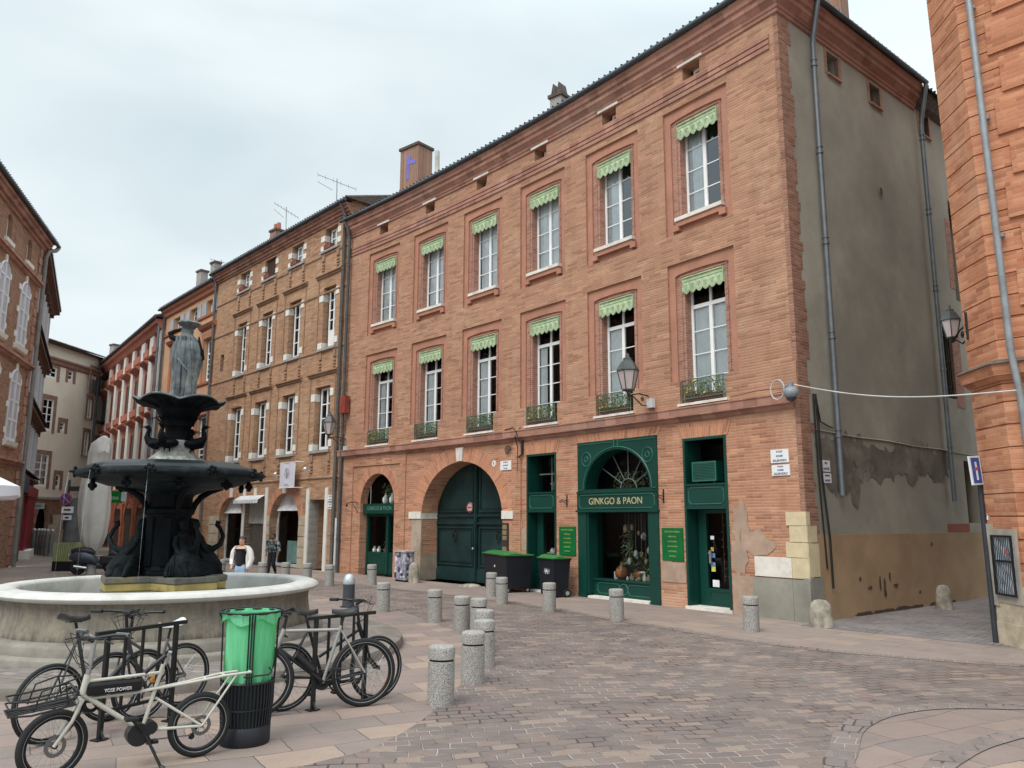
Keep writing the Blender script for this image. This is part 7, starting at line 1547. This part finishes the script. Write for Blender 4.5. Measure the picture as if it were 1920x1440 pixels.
def bars(root,hx,hz,steer,w=.31,back=.05,up=.02,grip=None,cables=True,fwdx=.06,stem=True):
    T=Matrix.Translation((hx,0,hz))@Matrix.Rotation(steer,4,'Z'); V=lambda x,y,z: T@Vector((x,y,z))
    mb=MB(); P=[V(-back,-w,up),V(-back*.5,-w*.6,up),V(fwdx,-.07,.0),V(fwdx,.07,.0),V(-back*.5,w*.6,up),V(-back,w,up)]; mb.tube(P,.0125,8); h=mb.build('handlebar',BLK(),root,smooth=True)
    for s in (-1,1):
        mb=MB(); mb.tube([V(-back*.9,s*(w-.13),up),V(-back,s*w,up)],.018,8); mb.build('grip',grip or BLK(),h,smooth=True)
        mb=MB(); mb.tube([V(-back*.5,s*(w-.16),up),V(.03,s*(w-.14),up-.03),V(.04,s*(w-.03),up-.05)],.006,5); mb.build('brake_lever',BLK(),h)
    if stem: mb=MB(); mb.tube([V(0,0,-.03),V(fwdx,0,.0)],.02,8); mb.build('stem',BLK(),h,smooth=True)
    if cables:
        mb=MB()
        for k,s in enumerate((-1,1,-.7,.6)): mb.tube([V(.02,s*(w-.15),up-.02),V(.13+.03*k,s*.1,up+.02-.03*k),V(.11,s*.03,-.12-.03*k),V(-.02,0,-.24)],.0032,4)
        mb.build('brake_cables',BLK(),h,smooth=True)
    return h
def bike(label,pr,pf,rr,rf,lean=0,group='bicycles locked at the racks'):
    """pr, pf : pixels where the rear and the front wheel touch the ground; local x runs forward"""
    a=gp(*pr); b=gp(*pf); d=b-a; t=local('bicycle',label,'bicycle',(a.x,a.y,0),0,group); t.rotation_euler=(lean,0,math.atan2(d.y,d.x)); return t,d.length
# cream cargo bicycle
t,wb=bike('cream electric cargo bicycle with small wheels, black front rack and a long rear rack',(370,1419),(92,1466),.25,.25,R(0),'bicycles at the left rack')
r=.255; print('cargo wheelbase',wb); k_=wb/1.07
wheel(t,0,r,disc=True,tyre=.028); wheel(t,wb,r,steer=R(14),disc=True,tyre=.028)
X=lambda f: f*wb
bb=(X(.42),.0,.27); ht0=(X(.84),0,.60); ht1=(X(.815),0,.74); st0=Vector(bb); st1=Vector((X(.30),0,.73))
tubes('frame',t,CRM(),[([ht0,bb],.019),([(X(.82),0,.69),(X(.30),0,.70)],.013),([(X(.825),0,.56),(X(.5),0,.565),(X(.1),.03,.60),(X(-.16),.06,.63),(X(-.36),.06,.635)],.011),([(X(.825),0,.56),(X(.5),0,.565),(X(.1),-.03,.60),(X(-.16),-.06,.63),(X(-.36),-.06,.635)],.011),([st0,(X(.30),0,.76)],.016),([ht0,ht1],.026),
   ([(X(.33),.03,.50),(0,.065,r)],.011),([(X(.33),-.03,.50),(0,-.065,r)],.011),([bb,(0,.065,r)],.012),([bb,(0,-.065,r)],.012),([(0,.065,r),(X(-.25),.06,.63)],.009),([(0,-.065,r),(X(-.25),-.06,.63)],.009),
   ([(X(-.36),-.06,.635),(X(-.36),.06,.635)],.012),([(X(-.16),-.06,.63),(X(-.16),.06,.63)],.010),([(X(-.02),-.05,.615),(X(-.02),.05,.615)],.010)])
for s in (-1,1): tubes('fork_blade',t,CRM(),[([(X(.85),s*.055,.55),(X(.90),s*.06,.42),(wb,s*.055,r)],.013)])
tubes('fork_crown',t,CRM(),[([(X(.85),-.06,.56),(X(.85),.06,.56)],.018)])
tubes('rack_bumper',t,BLK(),[([(X(-.30),-.075,.66),(X(-.5),-.075,.66),(X(-.545),-.04,.64),(X(-.545),.04,.62),(X(-.5),.075,.60),(X(-.30),.075,.60)],.007)])
mb=MB(); T=Matrix.Translation((X(.63),0,.625)); mb.box(-.20,.20,-.038,.038,-.045,.052,0,T); bat=mb.build('battery',M('gloss_black',(.008,.008,.009),.15,var=.1),t,bevel=.022)
FBK=Fac((0,0),(-1,0)); FBK.n=Vector((0,1,0)); FBK.o=Vector((X(.63),.0,0))
text('YOSE POWER',.036,FBK,.02,.612,.041,M('sticker_white',(.75,.75,.75)),bat,sx=.9)
tubes('steerer',t,STL(),[([ht1,(X(.79),0,1.0)],.019),([(X(.79),0,1.0),(X(.83),0,1.03)],.022)])
bars(t,X(.80),1.02,R(28),w=.30,grip=GRP(),back=.08,fwdx=.05)
drivetrain(t,bb[0],bb[2],0,r,motor=True,ang=-2.3)
mb=MB(); 
for zz,o in ((.52,.0),(.57,.01),(.62,.02)):
    mb.tube([(X(.90),-.16-o,zz+.04),(X(.90),.16+o,zz+.04),(X(1.17),.17+o,zz),(X(1.30),.13,zz-.0),(X(1.30),-.13,zz),(X(1.17),-.17-o,zz),(X(.90),-.16-o,zz+.04)],.0075,6)
for y in (-.12,-.06,0,.06,.12): mb.tube([(X(.90),y,.56),(X(1.30),y*.85,.52)],.006,5)
for y in (-.17,.17): mb.tube([(X(.86),y*.3,.74),(X(1.0),y,.72),(X(1.12),y,.68),(X(1.16),y,.54)],.007,5); mb.tube([(X(.95),y,.57),(X(.98),y,.73)],.006,5)
mb.tube([(X(.86),0,.62),(X(.90),0,.56)],.014,6); mb.build('front_rack',BLK(),t,smooth=True)
mb=MB(); mb.tube([(X(.40),.05,.24),(X(.30),.14,.01)],.011,6); mb.tube([(X(.30),.14,.01),(X(.28),.16,.0)],.015,6); mb.build('kickstand',BLK(),t,smooth=True)
mb=MB(); mb.tube([(X(.28),-.02,.76),(X(.26),.02,.86)],.016,8); mb.build('seat_tube_collar',STL(),t,smooth=True)
tubes('lock_bar',t,BLK(),[([(X(.44),.05,.72),(X(.30),.06,.84)],.018)])
# a generic diamond frame bicycle
def city(label,pr,pf,r,fm,lean,sad,hb,group,steer=0,step=False,lowcol=None,guard=False,susp=False,refl=None,sadm=None,gr=None,zh=None,barw=.29,tyre=.021):
    t,wb=bike(label,pr,pf,r,r,lean,group); wheel(t,0,r,disc=False,tyre=tyre,guard=guard); wheel(t,wb,r,steer=steer,disc=susp,tyre=tyre,refl=refl,guard=guard)
    s=wb/1.05; bbx=.42*s; bbz=.28; hx=wb-.30*s*1.0; ht0=Vector((wb-.16*s,0,r+.30)); ht1=Vector((wb-.215*s,0,r+.46)); st=Vector((bbx-.17*s,0,sad-.16)); sx=bbx-.21*s
    if step: fr=[([ht0,(bbx,0,bbz)],.019),([ht1-Vector((0,0,.05)),(bbx-.04,0,bbz+.22)],.016)]
    else: fr=[([ht0,(bbx,0,bbz)],.021)]
    fr2=[([(bbx,0,bbz),st],.017)]
    if not step: fr2.append(([ht1,st-Vector((-.01,0,.04))],.017))
    st_ay=[([st-Vector((0,0,.04)),(0,y,r)],.009) for y in (-.06,.06)]; ch=[([(bbx,0,bbz),(0,y,r)],.010) for y in (-.06,.06)]
    tubes('frame',t,fm,fr2+(st_ay if not step else [])+fr[:0 if lowcol else None]); tubes('lower_frame',t,lowcol or fm,(fr if lowcol else [])+ch+(st_ay if step else []))
    tubes('head_tube',t,fm,[([ht0-Vector((-.01,0,.02)),ht1+Vector((-.01,0,.02))],.024)])
    T=Matrix.Translation((ht0.x,0,0))
    for y in (-1,1): tubes('fork_blade',t,BLK() if susp else (lowcol or fm),[([(ht0.x+.01,y*.06,ht0.z-.03),(ht0.x+.05*s,y*.062,r+.12),(wb,y*.058,r)],.018 if susp else .013)])
    tubes('fork_crown',t,BLK(),[([(ht0.x+.01,-.065,ht0.z-.02),(ht0.x+.01,.065,ht0.z-.02)],.02)])
    tubes('seat_post',t,BLK(),[([st,(sx,0,sad-.03)],.013)]); saddle(t,sx,sad,sadm)
    tubes('steerer',t,BLK(),[([ht1,(ht1.x-.03,0,hb-.02)],.016)]); bars(t,ht1.x-.03,hb,steer,w=barw,grip=gr,back=.04 if susp else .16,up=.02)
    drivetrain(t,bbx,bbz,0,r,ang=-.9)
    return t,wb
city('black city bicycle with a black saddle behind the cream cargo bicycle, at the left rack',(87,1396),(262,1352),.335,M('bike_grey_black',(.05,.05,.055),.4),R(-2),1.05,1.04,'bicycles at the left rack',step=False,guard=False)
t,wb=city('bicycle with a white covered saddle at the right end of the left rack',(338,1325),(203,1352),.32,M('bike_dark_silver',(.16,.155,.15),.35,.4),R(2),.86,.98,'bicycles at the left rack',sadm=M('white_saddle_cover',(.62,.63,.66),.5,var=.1),refl=None,step=True)
mb=MB(); mb.box(.30,.36,-.02,.06,.30,.36); mb.build('pedal_reflector',M('orange_reflector',(.75,.30,.02),.3),t)
t,wb=city('mountain bicycle with a pale top tube and black lower frame, nearest at the right rack',(680,1325),(482,1344),.345,M('bike_silver',(.36,.35,.33),.35,.3,var=.1),R(2),.99,.98,'bicycles at the right rack',steer=R(-12),lowcol=BLK(),susp=True,tyre=.029,barw=.33)
mb=MB(); T=Matrix.Translation((wb*.60,0,.50)); mb.tube([(wb*.66,0,.56),(wb*.50,0,.40)],.045,10); mb.build('downtube_battery',BLK(),t,smooth=True)
t,wb=city('black city bicycle with an orange wheel reflector, behind at the right rack',(530,1334),(705,1312),.335,BLK(),R(-3),.98,1.05,'bicycles at the right rack',steer=R(10),guard=False,step=True,refl=(R(-52),0))
# the two bicycle racks
def rack(label,pa,pb,h):
    a=gp(*pa); b=gp(*pb); d=b-a; L_=d.length; t=local('bicycle_rack',label,'bicycle rack',(a.x,a.y,0),math.atan2(d.y,d.x),'black bicycle racks'); mb=MB()
    L_=max(L_,.62)
    for x in (0,L_): mb.box(x-.02,x+.02,-.02,.02,0,h); 
    mb.box(-.12,L_+.12,-.022,.022,h,h+.035); mb.box(.02,L_-.02,-.015,.015,.22,.25)
    mb.build('frame',IRON(),t,bevel=.004); mb=MB(); 
    for k in range(1,4): mb.box(L_*k/4-.011,L_*k/4+.011,-.011,.011,.25,h)
    mb.build('bars',IRON(),t)
    for x in (0,L_): mb=MB(); mb.box(x-.06,x+.06,-.05,.05,0,.012); mb.tube([(x,-.06,.01),(x+.0,.0,.09)],.015,5); mb.build('foot_plate',IRON(),t)
rack('black bar rack with the three left bicycles locked to it',(186,1388),(318,1352),.90); rack('black bar rack with the two right bicycles locked to it',(586,1332),(640,1322),.90)

# ================================================================== MOTORCYCLE and SCOOTER behind the fountain
def wheelM(root,x,r,w_=.06):
    mb=MB(); mb.tube([(x+(r-w_)*math.cos(k*PI/16),0,r+(r-w_)*math.sin(k*PI/16)) for k in range(32)],w_,8,closed=True); q=mb.build('wheel',RUB(),root,smooth=True); mb=MB(); mb.tube([(x,-.06,r),(x,.06,r)],.07,10)
    for k in range(8): a=k*PI/4; mb.tube([(x,0,r),(x+(r-w_)*math.cos(a),0,r+(r-w_)*math.sin(a))],.014,4)
    mb.build('rim',M('alloy',(.35,.35,.36),.3,.8),q)
a=gp(145,1078); t=local('scooter','dark blue grey scooter with a round tail, seen from behind the fountain rim at left','scooter',a,R(14)); t.location.z=0
wheelM(t,0,.27,.07); wheelM(t,1.25,.27,.06)
PBL=M('dark_blue_grey_paint',(.05,.06,.08),.25,.2,var=.2)
mb=MB(); mb.tube([(-.28,0,.62),(-.1,0,.62),(.2,0,.60),(.45,0,.52),(.62,0,.38)],[.10,.20,.22,.18,.10],14); mb.tube([(.6,0,.32),(1.0,0,.30),(1.1,0,.5),(1.05,0,.95)],[.12,.13,.17,.10],12); mb.build('body',PBL,t,smooth=True)
mb=MB(); mb.tube([(-.25,0,.80),(.0,0,.83),(.35,0,.80),(.5,0,.74)],[.09,.13,.13,.06],12); mb.build('seat',BLK(),t,smooth=True)
mb=MB(); mb.tube([(1.05,-.32,1.02),(1.05,0,1.0),(1.05,.32,1.02)],.02,6); mb.build('handlebar',BLK(),t,smooth=True); mb=MB(); mb.tube([(-.1,-.16,.30),(.3,-.16,.24)],.05,8); mb.build('exhaust',M('chrome',(.6,.6,.62),.15,.95),t,smooth=True); mb=MB(); mb.sph((-.32,0,.66),(.04,.07,.05),8,6); mb.build('tail_light',M('tail_red_white',(.5,.3,.3),.3),t,smooth=True)
a=gp(188,1079); t=local('motorcycle','black cruiser motorcycle with chrome pipes behind the fountain rim','motorcycle',(a.x+.2,a.y+.4,0),R(8))
wheelM(t,0,.33,.07); wheelM(t,1.65,.34,.055); CHR=M('chrome',(.6,.6,.62),.15,.95)
mb=MB(); mb.tube([(-.1,0,.70),(.2,0,.66),(.5,0,.62),(.72,0,.66)],[.10,.14,.14,.06],12); mb.build('seat',BLK(),t,smooth=True)
mb=MB(); mb.tube([(.62,0,.76),(.8,0,.86),(1.05,0,.90),(1.2,0,.86)],[.06,.15,.15,.06],14); mb.build('fuel_tank',M('gloss_grey_tank',(.10,.11,.12),.2,.3),t,smooth=True)
mb=MB(); mb.box(.55,1.0,-.14,.14,.28,.62); mb.build('engine',BLK(),t,bevel=.03)
for y in (-.17,.17): mb=MB(); mb.tube([(.95,y,.55),(.85,y,.36),(.6,y,.26),(-.15,y,.27)],[.03,.035,.04,.045],8); mb.build('exhaust_pipe',CHR,t,smooth=True)
mb=MB(); mb.tube([(.8,-.15,.62),(.98,-.15,.68)],.06,8); mb.tube([(.62,-.15,.52),(.7,-.15,.6)],.05,8); mb.build('air_filter',CHR,t,smooth=True)
for y in (-.09,.09): mb=MB(); mb.tube([(1.2,y,1.02),(1.65,y,.34)],.025,8); mb.build('fork_blade',CHR,t,smooth=True)
mb=MB(); mb.tube([(1.0,-.40,1.08),(1.12,-.30,1.14),(1.22,-.08,1.06),(1.22,.08,1.06),(1.12,.30,1.14),(1.0,.40,1.08)],.016,6); mb.build('handlebar',CHR,t,smooth=True); mb=MB(); mb.sph((1.33,0,.98),(.10,.10,.10),10,8); mb.build('headlight',CHR,t,smooth=True)
mb=MB(); P=[[Vector((.38*math.cos(R(20)+R(140)*k/12),y,.33+.38*math.sin(R(20)+R(140)*k/12))) for y in (-.08,0,.08)] for k in range(13)]; mb.grid(P); mb.build('rear_mudguard',BLK(),t,smooth=True)
for y in (-.25,.25): mb=MB(); mb.box(-.35,.15,y-.09,y+.09,.38,.66); mb.build('saddlebag',BLK(),t,bevel=.05)

# ================================================================== PEOPLE
def skin_obj(name,verts,edges,mat,parent,sub=1):
    me=bpy.data.meshes.new(name); me.from_pydata([v[0] for v in verts],edges,[]); o=bpy.data.objects.new(name,me); COL.objects.link(o); o.parent=parent
    me.materials.append(mat); s=o.modifiers.new('skin','SKIN'); me.skin_vertices or None
    if not me.skin_vertices: 
        bm=bmesh.new(); bm.from_mesh(me); bm.verts.layers.skin.verify(); bm.to_mesh(me); bm.free()
    for i,v in enumerate(verts):
        sv=me.skin_vertices[0].data[i]; rr=v[1] if isinstance(v[1],(tuple,list)) else (v[1],v[1]); sv.radius=rr; sv.use_root=(i==0)
    s.use_smooth_shade=True
    b=o.modifiers.new('sub','SUBSURF'); b.levels=sub; b.render_levels=sub
    return o
SKN=M('skin',(.52,.30,.21),.55,var=.06); SKD=M('skin_dark',(.20,.11,.075),.55,var=.06)
def person(label,loc,rz,H,skin,arms,legs,hair,top,trousers,shoes,hairstyle='bun'):
    """arms / legs: (elbow, wrist) and (knee, ankle) per side in units of body height; forward is +x"""
    t=local('person',label,'person',loc,rz); u=H
    V=[];E=[]
    def add(p,r,par=None):
        V.append((Vector(p)*u,(r[0]*u,r[1]*u) if isinstance(r,tuple) else r*u)); 
        if par is not None: E.append((par,len(V)-1))
        return len(V)-1
    pel=add((0,0,.53),(.085,.07)); wa=add((0,0,.61),(.075,.058),pel); ch=add((.0,0,.72),(.09,.065),wa); sh=add((0,0,.80),(.075,.055),ch); nk=add((.005,0,.845),.030,sh); hd0=add((.012,0,.875),(.040,.045),nk); hd1=add((.008,0,.92),(.048,.056),hd0); hd2=add((.0,0,.965),(.043,.05),hd1)
    hands=[]
    for s,(el,wr) in zip((1,-1),arms):
        a0=add((0,s*.105,.80),.034,sh); a1=add(el,.024,a0); a2=add(wr,.016,a1); d=(Vector(wr)-Vector(el)).normalized(); hp=Vector(wr)+d*.035; a3=add(hp,(.018,.012),a2)
        side=d.cross(Vector((0,s,0))); side=side.normalized() if side.length>.1 else Vector((1,0,0))
        for k in range(4):
            o=side*(.0075*(k-1.5)); ln=(.030,.036,.034,.027)[k]; f1=add(hp+o+d*(.018+ln*.3),.0048,a3); add(hp+o+d*(.018+ln)+Vector((.006,-s*.004,0)),.004,f1)
        th=add(hp+side*.016-d*.004,.0055,a3); add(hp+side*.024+d*.018,.0045,th)
    feet=[]
    for s,(kn,an) in zip((1,-1),legs):
        l0=add((0,s*.05,.49),.056,pel); l1=add(kn,.034,l0); l2=add(an,.021,l1); f=add((an[0]+.035,an[1],an[2]-.018),(.02,.016),l2); add((an[0]+.085,an[1],an[2]-.026),(.018,.010),f); feet.append(an)
    body=skin_obj('body',V,E,skin,t,2)
    FC_=lambda x,y,z: Vector((x,y,z))*u
    def part(nm,fn,mat,parent=t): mb=MB(); fn(mb); return mb.build(nm,mat,parent,smooth=True)
    hd=(.008,0,.925)
    for s in (-1,1):
        part('eye',lambda mb: mb.sph(FC_(.053,s*.018,.932),(.006*u,.008*u,.005*u),8,6),M('eye_dark',(.03,.02,.02),.3)); part('ear',lambda mb: mb.sph(FC_(.005,s*.052,.925),(.009*u,.005*u,.016*u),8,6),skin)
        part('eyebrow',lambda mb: mb.tube([FC_(.055,s*.010,.945),FC_(.051,s*.028,.944)],.0022*u,5),hair[0])
    part('nose',lambda mb: mb.tube([FC_(.052,0,.935),FC_(.064,0,.918),FC_(.055,0,.913)],[.004*u,.007*u,.004*u],8),skin)
    part('mouth',lambda mb: mb.sph(FC_(.053,0,.897),(.004*u,.014*u,.004*u),8,6),M('lips',(.35,.12,.11),.5))
    def hr(mb):
        P=[]
        for i in range(20):
            a=2*PI*i/20; row=[]
            for j in range(8):
                ph=PI*.5*j/7*(1.5 if math.cos(a)<.35 else .72); rr=.061; row.append(FC_(-.002+rr*1.06*math.sin(ph)*math.cos(a),rr*.93*math.sin(ph)*math.sin(a),.928+.062*math.cos(ph)))
            P.append(row)
        mb.grid(P,True)
        if hairstyle=='bun': mb.sph(FC_(-.068,0,.935),(.028*u,.028*u,.028*u),10,8)
    part('hair',hr,hair[0])
    # trousers follow the legs
    V2=[];E2=[]
    V,E=V2,E2
    def add2(p,r,par=None):
        V2.append((Vector(p)*u,(r[0]*u,r[1]*u) if isinstance(r,tuple) else r*u)); 
        if par is not None: E2.append((par,len(V2)-1))
        return len(V2)-1
    p0=add2((0,0,.53),(.095,.078)); add2((0,0,.61),(.086,.070),p0)
    for s,(kn,an) in zip((1,-1),legs): l0=add2((0,s*.05,.48),.064,p0); l1=add2(kn,trousers[1],l0); add2((an[0],an[1],an[2]+.012),trousers[2],l1)
    skin_obj('trousers',V2,E2,trousers[0],t,2)
    for s,an in zip((1,-1),feet): part('shoe',lambda mb: mb.tube([FC_(an[0]-.02,an[1],an[2]-.014),FC_(an[0]+.03,an[1],an[2]-.018),FC_(an[0]+.09,an[1],an[2]-.026)],[.026*u,.026*u,.018*u],8),shoes)
    # garments for the upper body
    for nm,mat,rs,sleeves,z0 in top:
        V2=[];E2=[]
        def add3(p,r,par=None):
            V2.append((Vector(p)*u,(r[0]*u,r[1]*u) if isinstance(r,tuple) else r*u)); 
            if par is not None: E2.append((par,len(V2)-1))
            return len(V2)-1
        a=add3((0,0,.72),(.092+rs,.068+rs)); b_=add3((0,0,.62),(.080+rs*1.3,.063+rs*1.3),a); add3((0,0,z0),(.09+rs*1.4,.074+rs*1.3),b_); c_=add3((0,0,.79),(.078+rs,.058+rs*.8),a)
        if sleeves:
            for s,(el,wr) in zip((1,-1),arms): q=add3((0,s*.108,.795),.038+rs*.7,c_); q2=add3(el,.028+rs*1.1,q); w0=Vector(el).lerp(Vector(wr),.9); add3(w0,.022+rs*.9,q2)
        skin_obj(nm,V2,E2,mat,t,2)
    return t
HB=M('dark_brown_hair',(.03,.018,.013),.5,var=.3)
pw=gp(448,1135); WHC=M('white_fluffy_cardigan',(.72,.69,.66),.95,var=.10,scale=30,bmp=.6); BLT=M('black_top',(.012,.012,.015),.8)
wm=person('woman in an open white cardigan, black top and light jeans walking beyond the fountain',(pw.x,pw.y,0),R(-100),1.57,SKN,(((-.01,.15,.665),(.03,.13,.545)),((-.03,-.16,.655),(.05,-.12,.57))),(((.05,.05,.28),(-.02,.05,.04)),((.0,-.05,.27),(-.08,-.05,.05))),(HB,),(('black_top',BLT,.006,False,.53),),(M('light_jeans',(.28,.40,.56),.85,var=.2,scale=14),.047,.036),M('white_shoe',(.6,.6,.6)),'bun')
# open cardigan: back and two fronts as one draped sheet, plus sleeves
u=1.57; mb=MB(); P=[]
for i in range(25):
    a=R(52)+R(256)*i/24; row=[]
    for j,(z,rx,ry) in enumerate(((.852,.04,.052),(.842,.06,.118),(.79,.085,.140),(.70,.09,.13),(.62,.10,.135),(.55,.115,.15),(.515,.12,.158))):
        row.append(Vector(((rx*math.cos(a))*1.05,ry*math.sin(a),z))*u+Vector((.008*math.sin(7*a+z*30),.006*math.cos(9*a),0)))
    P.append(row)
mb.grid(P); cd_=mb.build('cardigan',WHC,wm,smooth=True); so_=cd_.modifiers.new('thick','SOLIDIFY'); so_.thickness=.02
for s,(el,wr) in zip((1,-1),(((-.01,.15,.665),(.03,.13,.545)),((-.03,-.16,.655),(.05,-.12,.57)))):
    mb=MB(); mb.tube([Vector((0,s*.10,.805))*u,Vector((0,s*.125,.76))*u,Vector(el)*u,Vector(el).lerp(Vector(wr),.6)*u,Vector(el).lerp(Vector(wr),1.0)*u],[.040*u,.046*u,.042*u,.040*u,.028*u],12); mb.build('sleeve',WHC,wm,smooth=True)
pmn=gp(509,1079); JK,nt,b=newmat('patterned_jacket'); tc=nt.nodes.new('ShaderNodeTexCoord'); v=nt.nodes.new('ShaderNodeTexVoronoi'); v.inputs['Scale'].default_value=14; nt.links.new(tc.outputs['Object'],v.inputs[0]); sx_=nt.nodes.new('ShaderNodeSeparateColor'); nt.links.new(v.outputs['Color'],sx_.inputs[0]); c=mixc(nt,ramp(nt,sx_.outputs[0],.45,.55),(.025,.03,.035),(.13,.16,.17)); c=mixc(nt,ramp(nt,sx_.outputs[1],.8,.85),c,(.30,.36,.36)); nt.links.new(c,b.inputs['Base Color']); b.inputs['Roughness'].default_value=.9
hm=1.46
mn=person('man in a dark patterned jacket and black trousers walking past the shop window',(pmn.x,pmn.y,0),R(-105),hm,SKD,(((-.03,.16,.665),(.0,.16,.545)),((-.02,-.16,.665),(.03,-.15,.545))),(((.03,.05,.28),(-.09,.05,.055)),((.06,-.05,.28),(.07,-.05,.038))),(M('black_hair',(.01,.01,.01),.7),),(('jacket',JK,.024,True,.50),('shirt',M('grey_shirt',(.12,.12,.13),.9),.010,False,.56)),(M('black_trousers',(.012,.012,.017),.85),.050,.036),M('black_shoe',(.015,.015,.015)),'short')
mb=MB()
for k in range(5): mb.tube([Vector((.062,-.03+.015*k,.888))*hm,Vector((.058,-.03+.015*k,.87))*hm],.007*hm,6)
mb.build('beard',M('black_hair',(.01,.01,.01)),mn,smooth=True)

# ================================================================== pieces that lie apart become parts of their own
def explode(o):
    me=o.data; n=len(me.vertices)
    if n==0: return
    par=list(range(n))
    def fd(a):
        while par[a]!=a: par[a]=par[par[a]]; a=par[a]
        return a
    key={}
    for v in me.vertices:
        k=(round(v.co.x*2000),round(v.co.y*2000),round(v.co.z*2000))
        if k in key: par[fd(v.index)]=fd(key[k])
        else: key[k]=v.index
    for p in me.polygons:
        a=fd(p.vertices[0])
        for q in p.vertices[1:]: par[fd(q)]=a
    isl={}
    for i in range(n): isl.setdefault(fd(i),[]).append(i)
    ks=list(isl); bb=[]
    for k in ks:
        c=[me.vertices[i].co for i in isl[k]]; bb.append([min(q[a] for q in c) for a in range(3)]+[max(q[a] for q in c) for a in range(3)])
    m=len(ks); gp_=list(range(m))
    def g2(a):
        while gp_[a]!=a: a=gp_[a]
        return a
    size=[max(b[3+a]-b[a] for a in range(3)) for b in bb]
    for i in range(m):
        for j in range(i+1,m):
            gap=math.sqrt(sum(max(0,bb[i][a]-bb[j][3+a],bb[j][a]-bb[i][3+a])**2 for a in range(3)))
            if gap<=(.06 if o.name.split('.')[0] in ('arch_voussoirs','bracket','shutter','scroll') else max(.02,.5*max(size[i],size[j]))): gp_[g2(i)]=g2(j)
    grp={}
    for i in range(m): grp.setdefault(g2(i),[]).append(i)
    if len(grp)<2 or len(grp)>90: return
    polys={}
    for p in me.polygons: polys.setdefault(fd(p.vertices[0]),[]).append(p)
    uvl=me.uv_layers[0].data if me.uv_layers else None
    for gi in grp.values():
        vs=[];mp_={};fs=[];uv=[];mi=[];sm=[]
        for i in gi:
            for p in polys.get(ks[i],[]):
                f=[]
                for v in p.vertices:
                    if v not in mp_: mp_[v]=len(vs); vs.append(me.vertices[v].co.copy())
                    f.append(mp_[v])
                fs.append(f); mi.append(p.material_index); sm.append(p.use_smooth)
                if uvl: uv+= [c for l in p.loop_indices for c in uvl[l].uv]
        if not fs: continue
        m2=bpy.data.meshes.new(o.name.split('.')[0]); m2.from_pydata(vs,[],fs)
        if uvl: u=m2.uv_layers.new(name='UVMap'); u.data.foreach_set('uv',uv)
        m2.polygons.foreach_set('material_index',mi); m2.polygons.foreach_set('use_smooth',sm)
        for mt in me.materials: m2.materials.append(mt)
        c=o.copy(); c.data=m2; COL.objects.link(c); c.parent=o.parent
    bpy.data.objects.remove(o)
JOIN=True
for nm in SPLIT:
    for o in [q for q in bpy.data.objects if q.type=='MESH' and q.name.split('.')[0]==nm and not q.children]: explode(o)
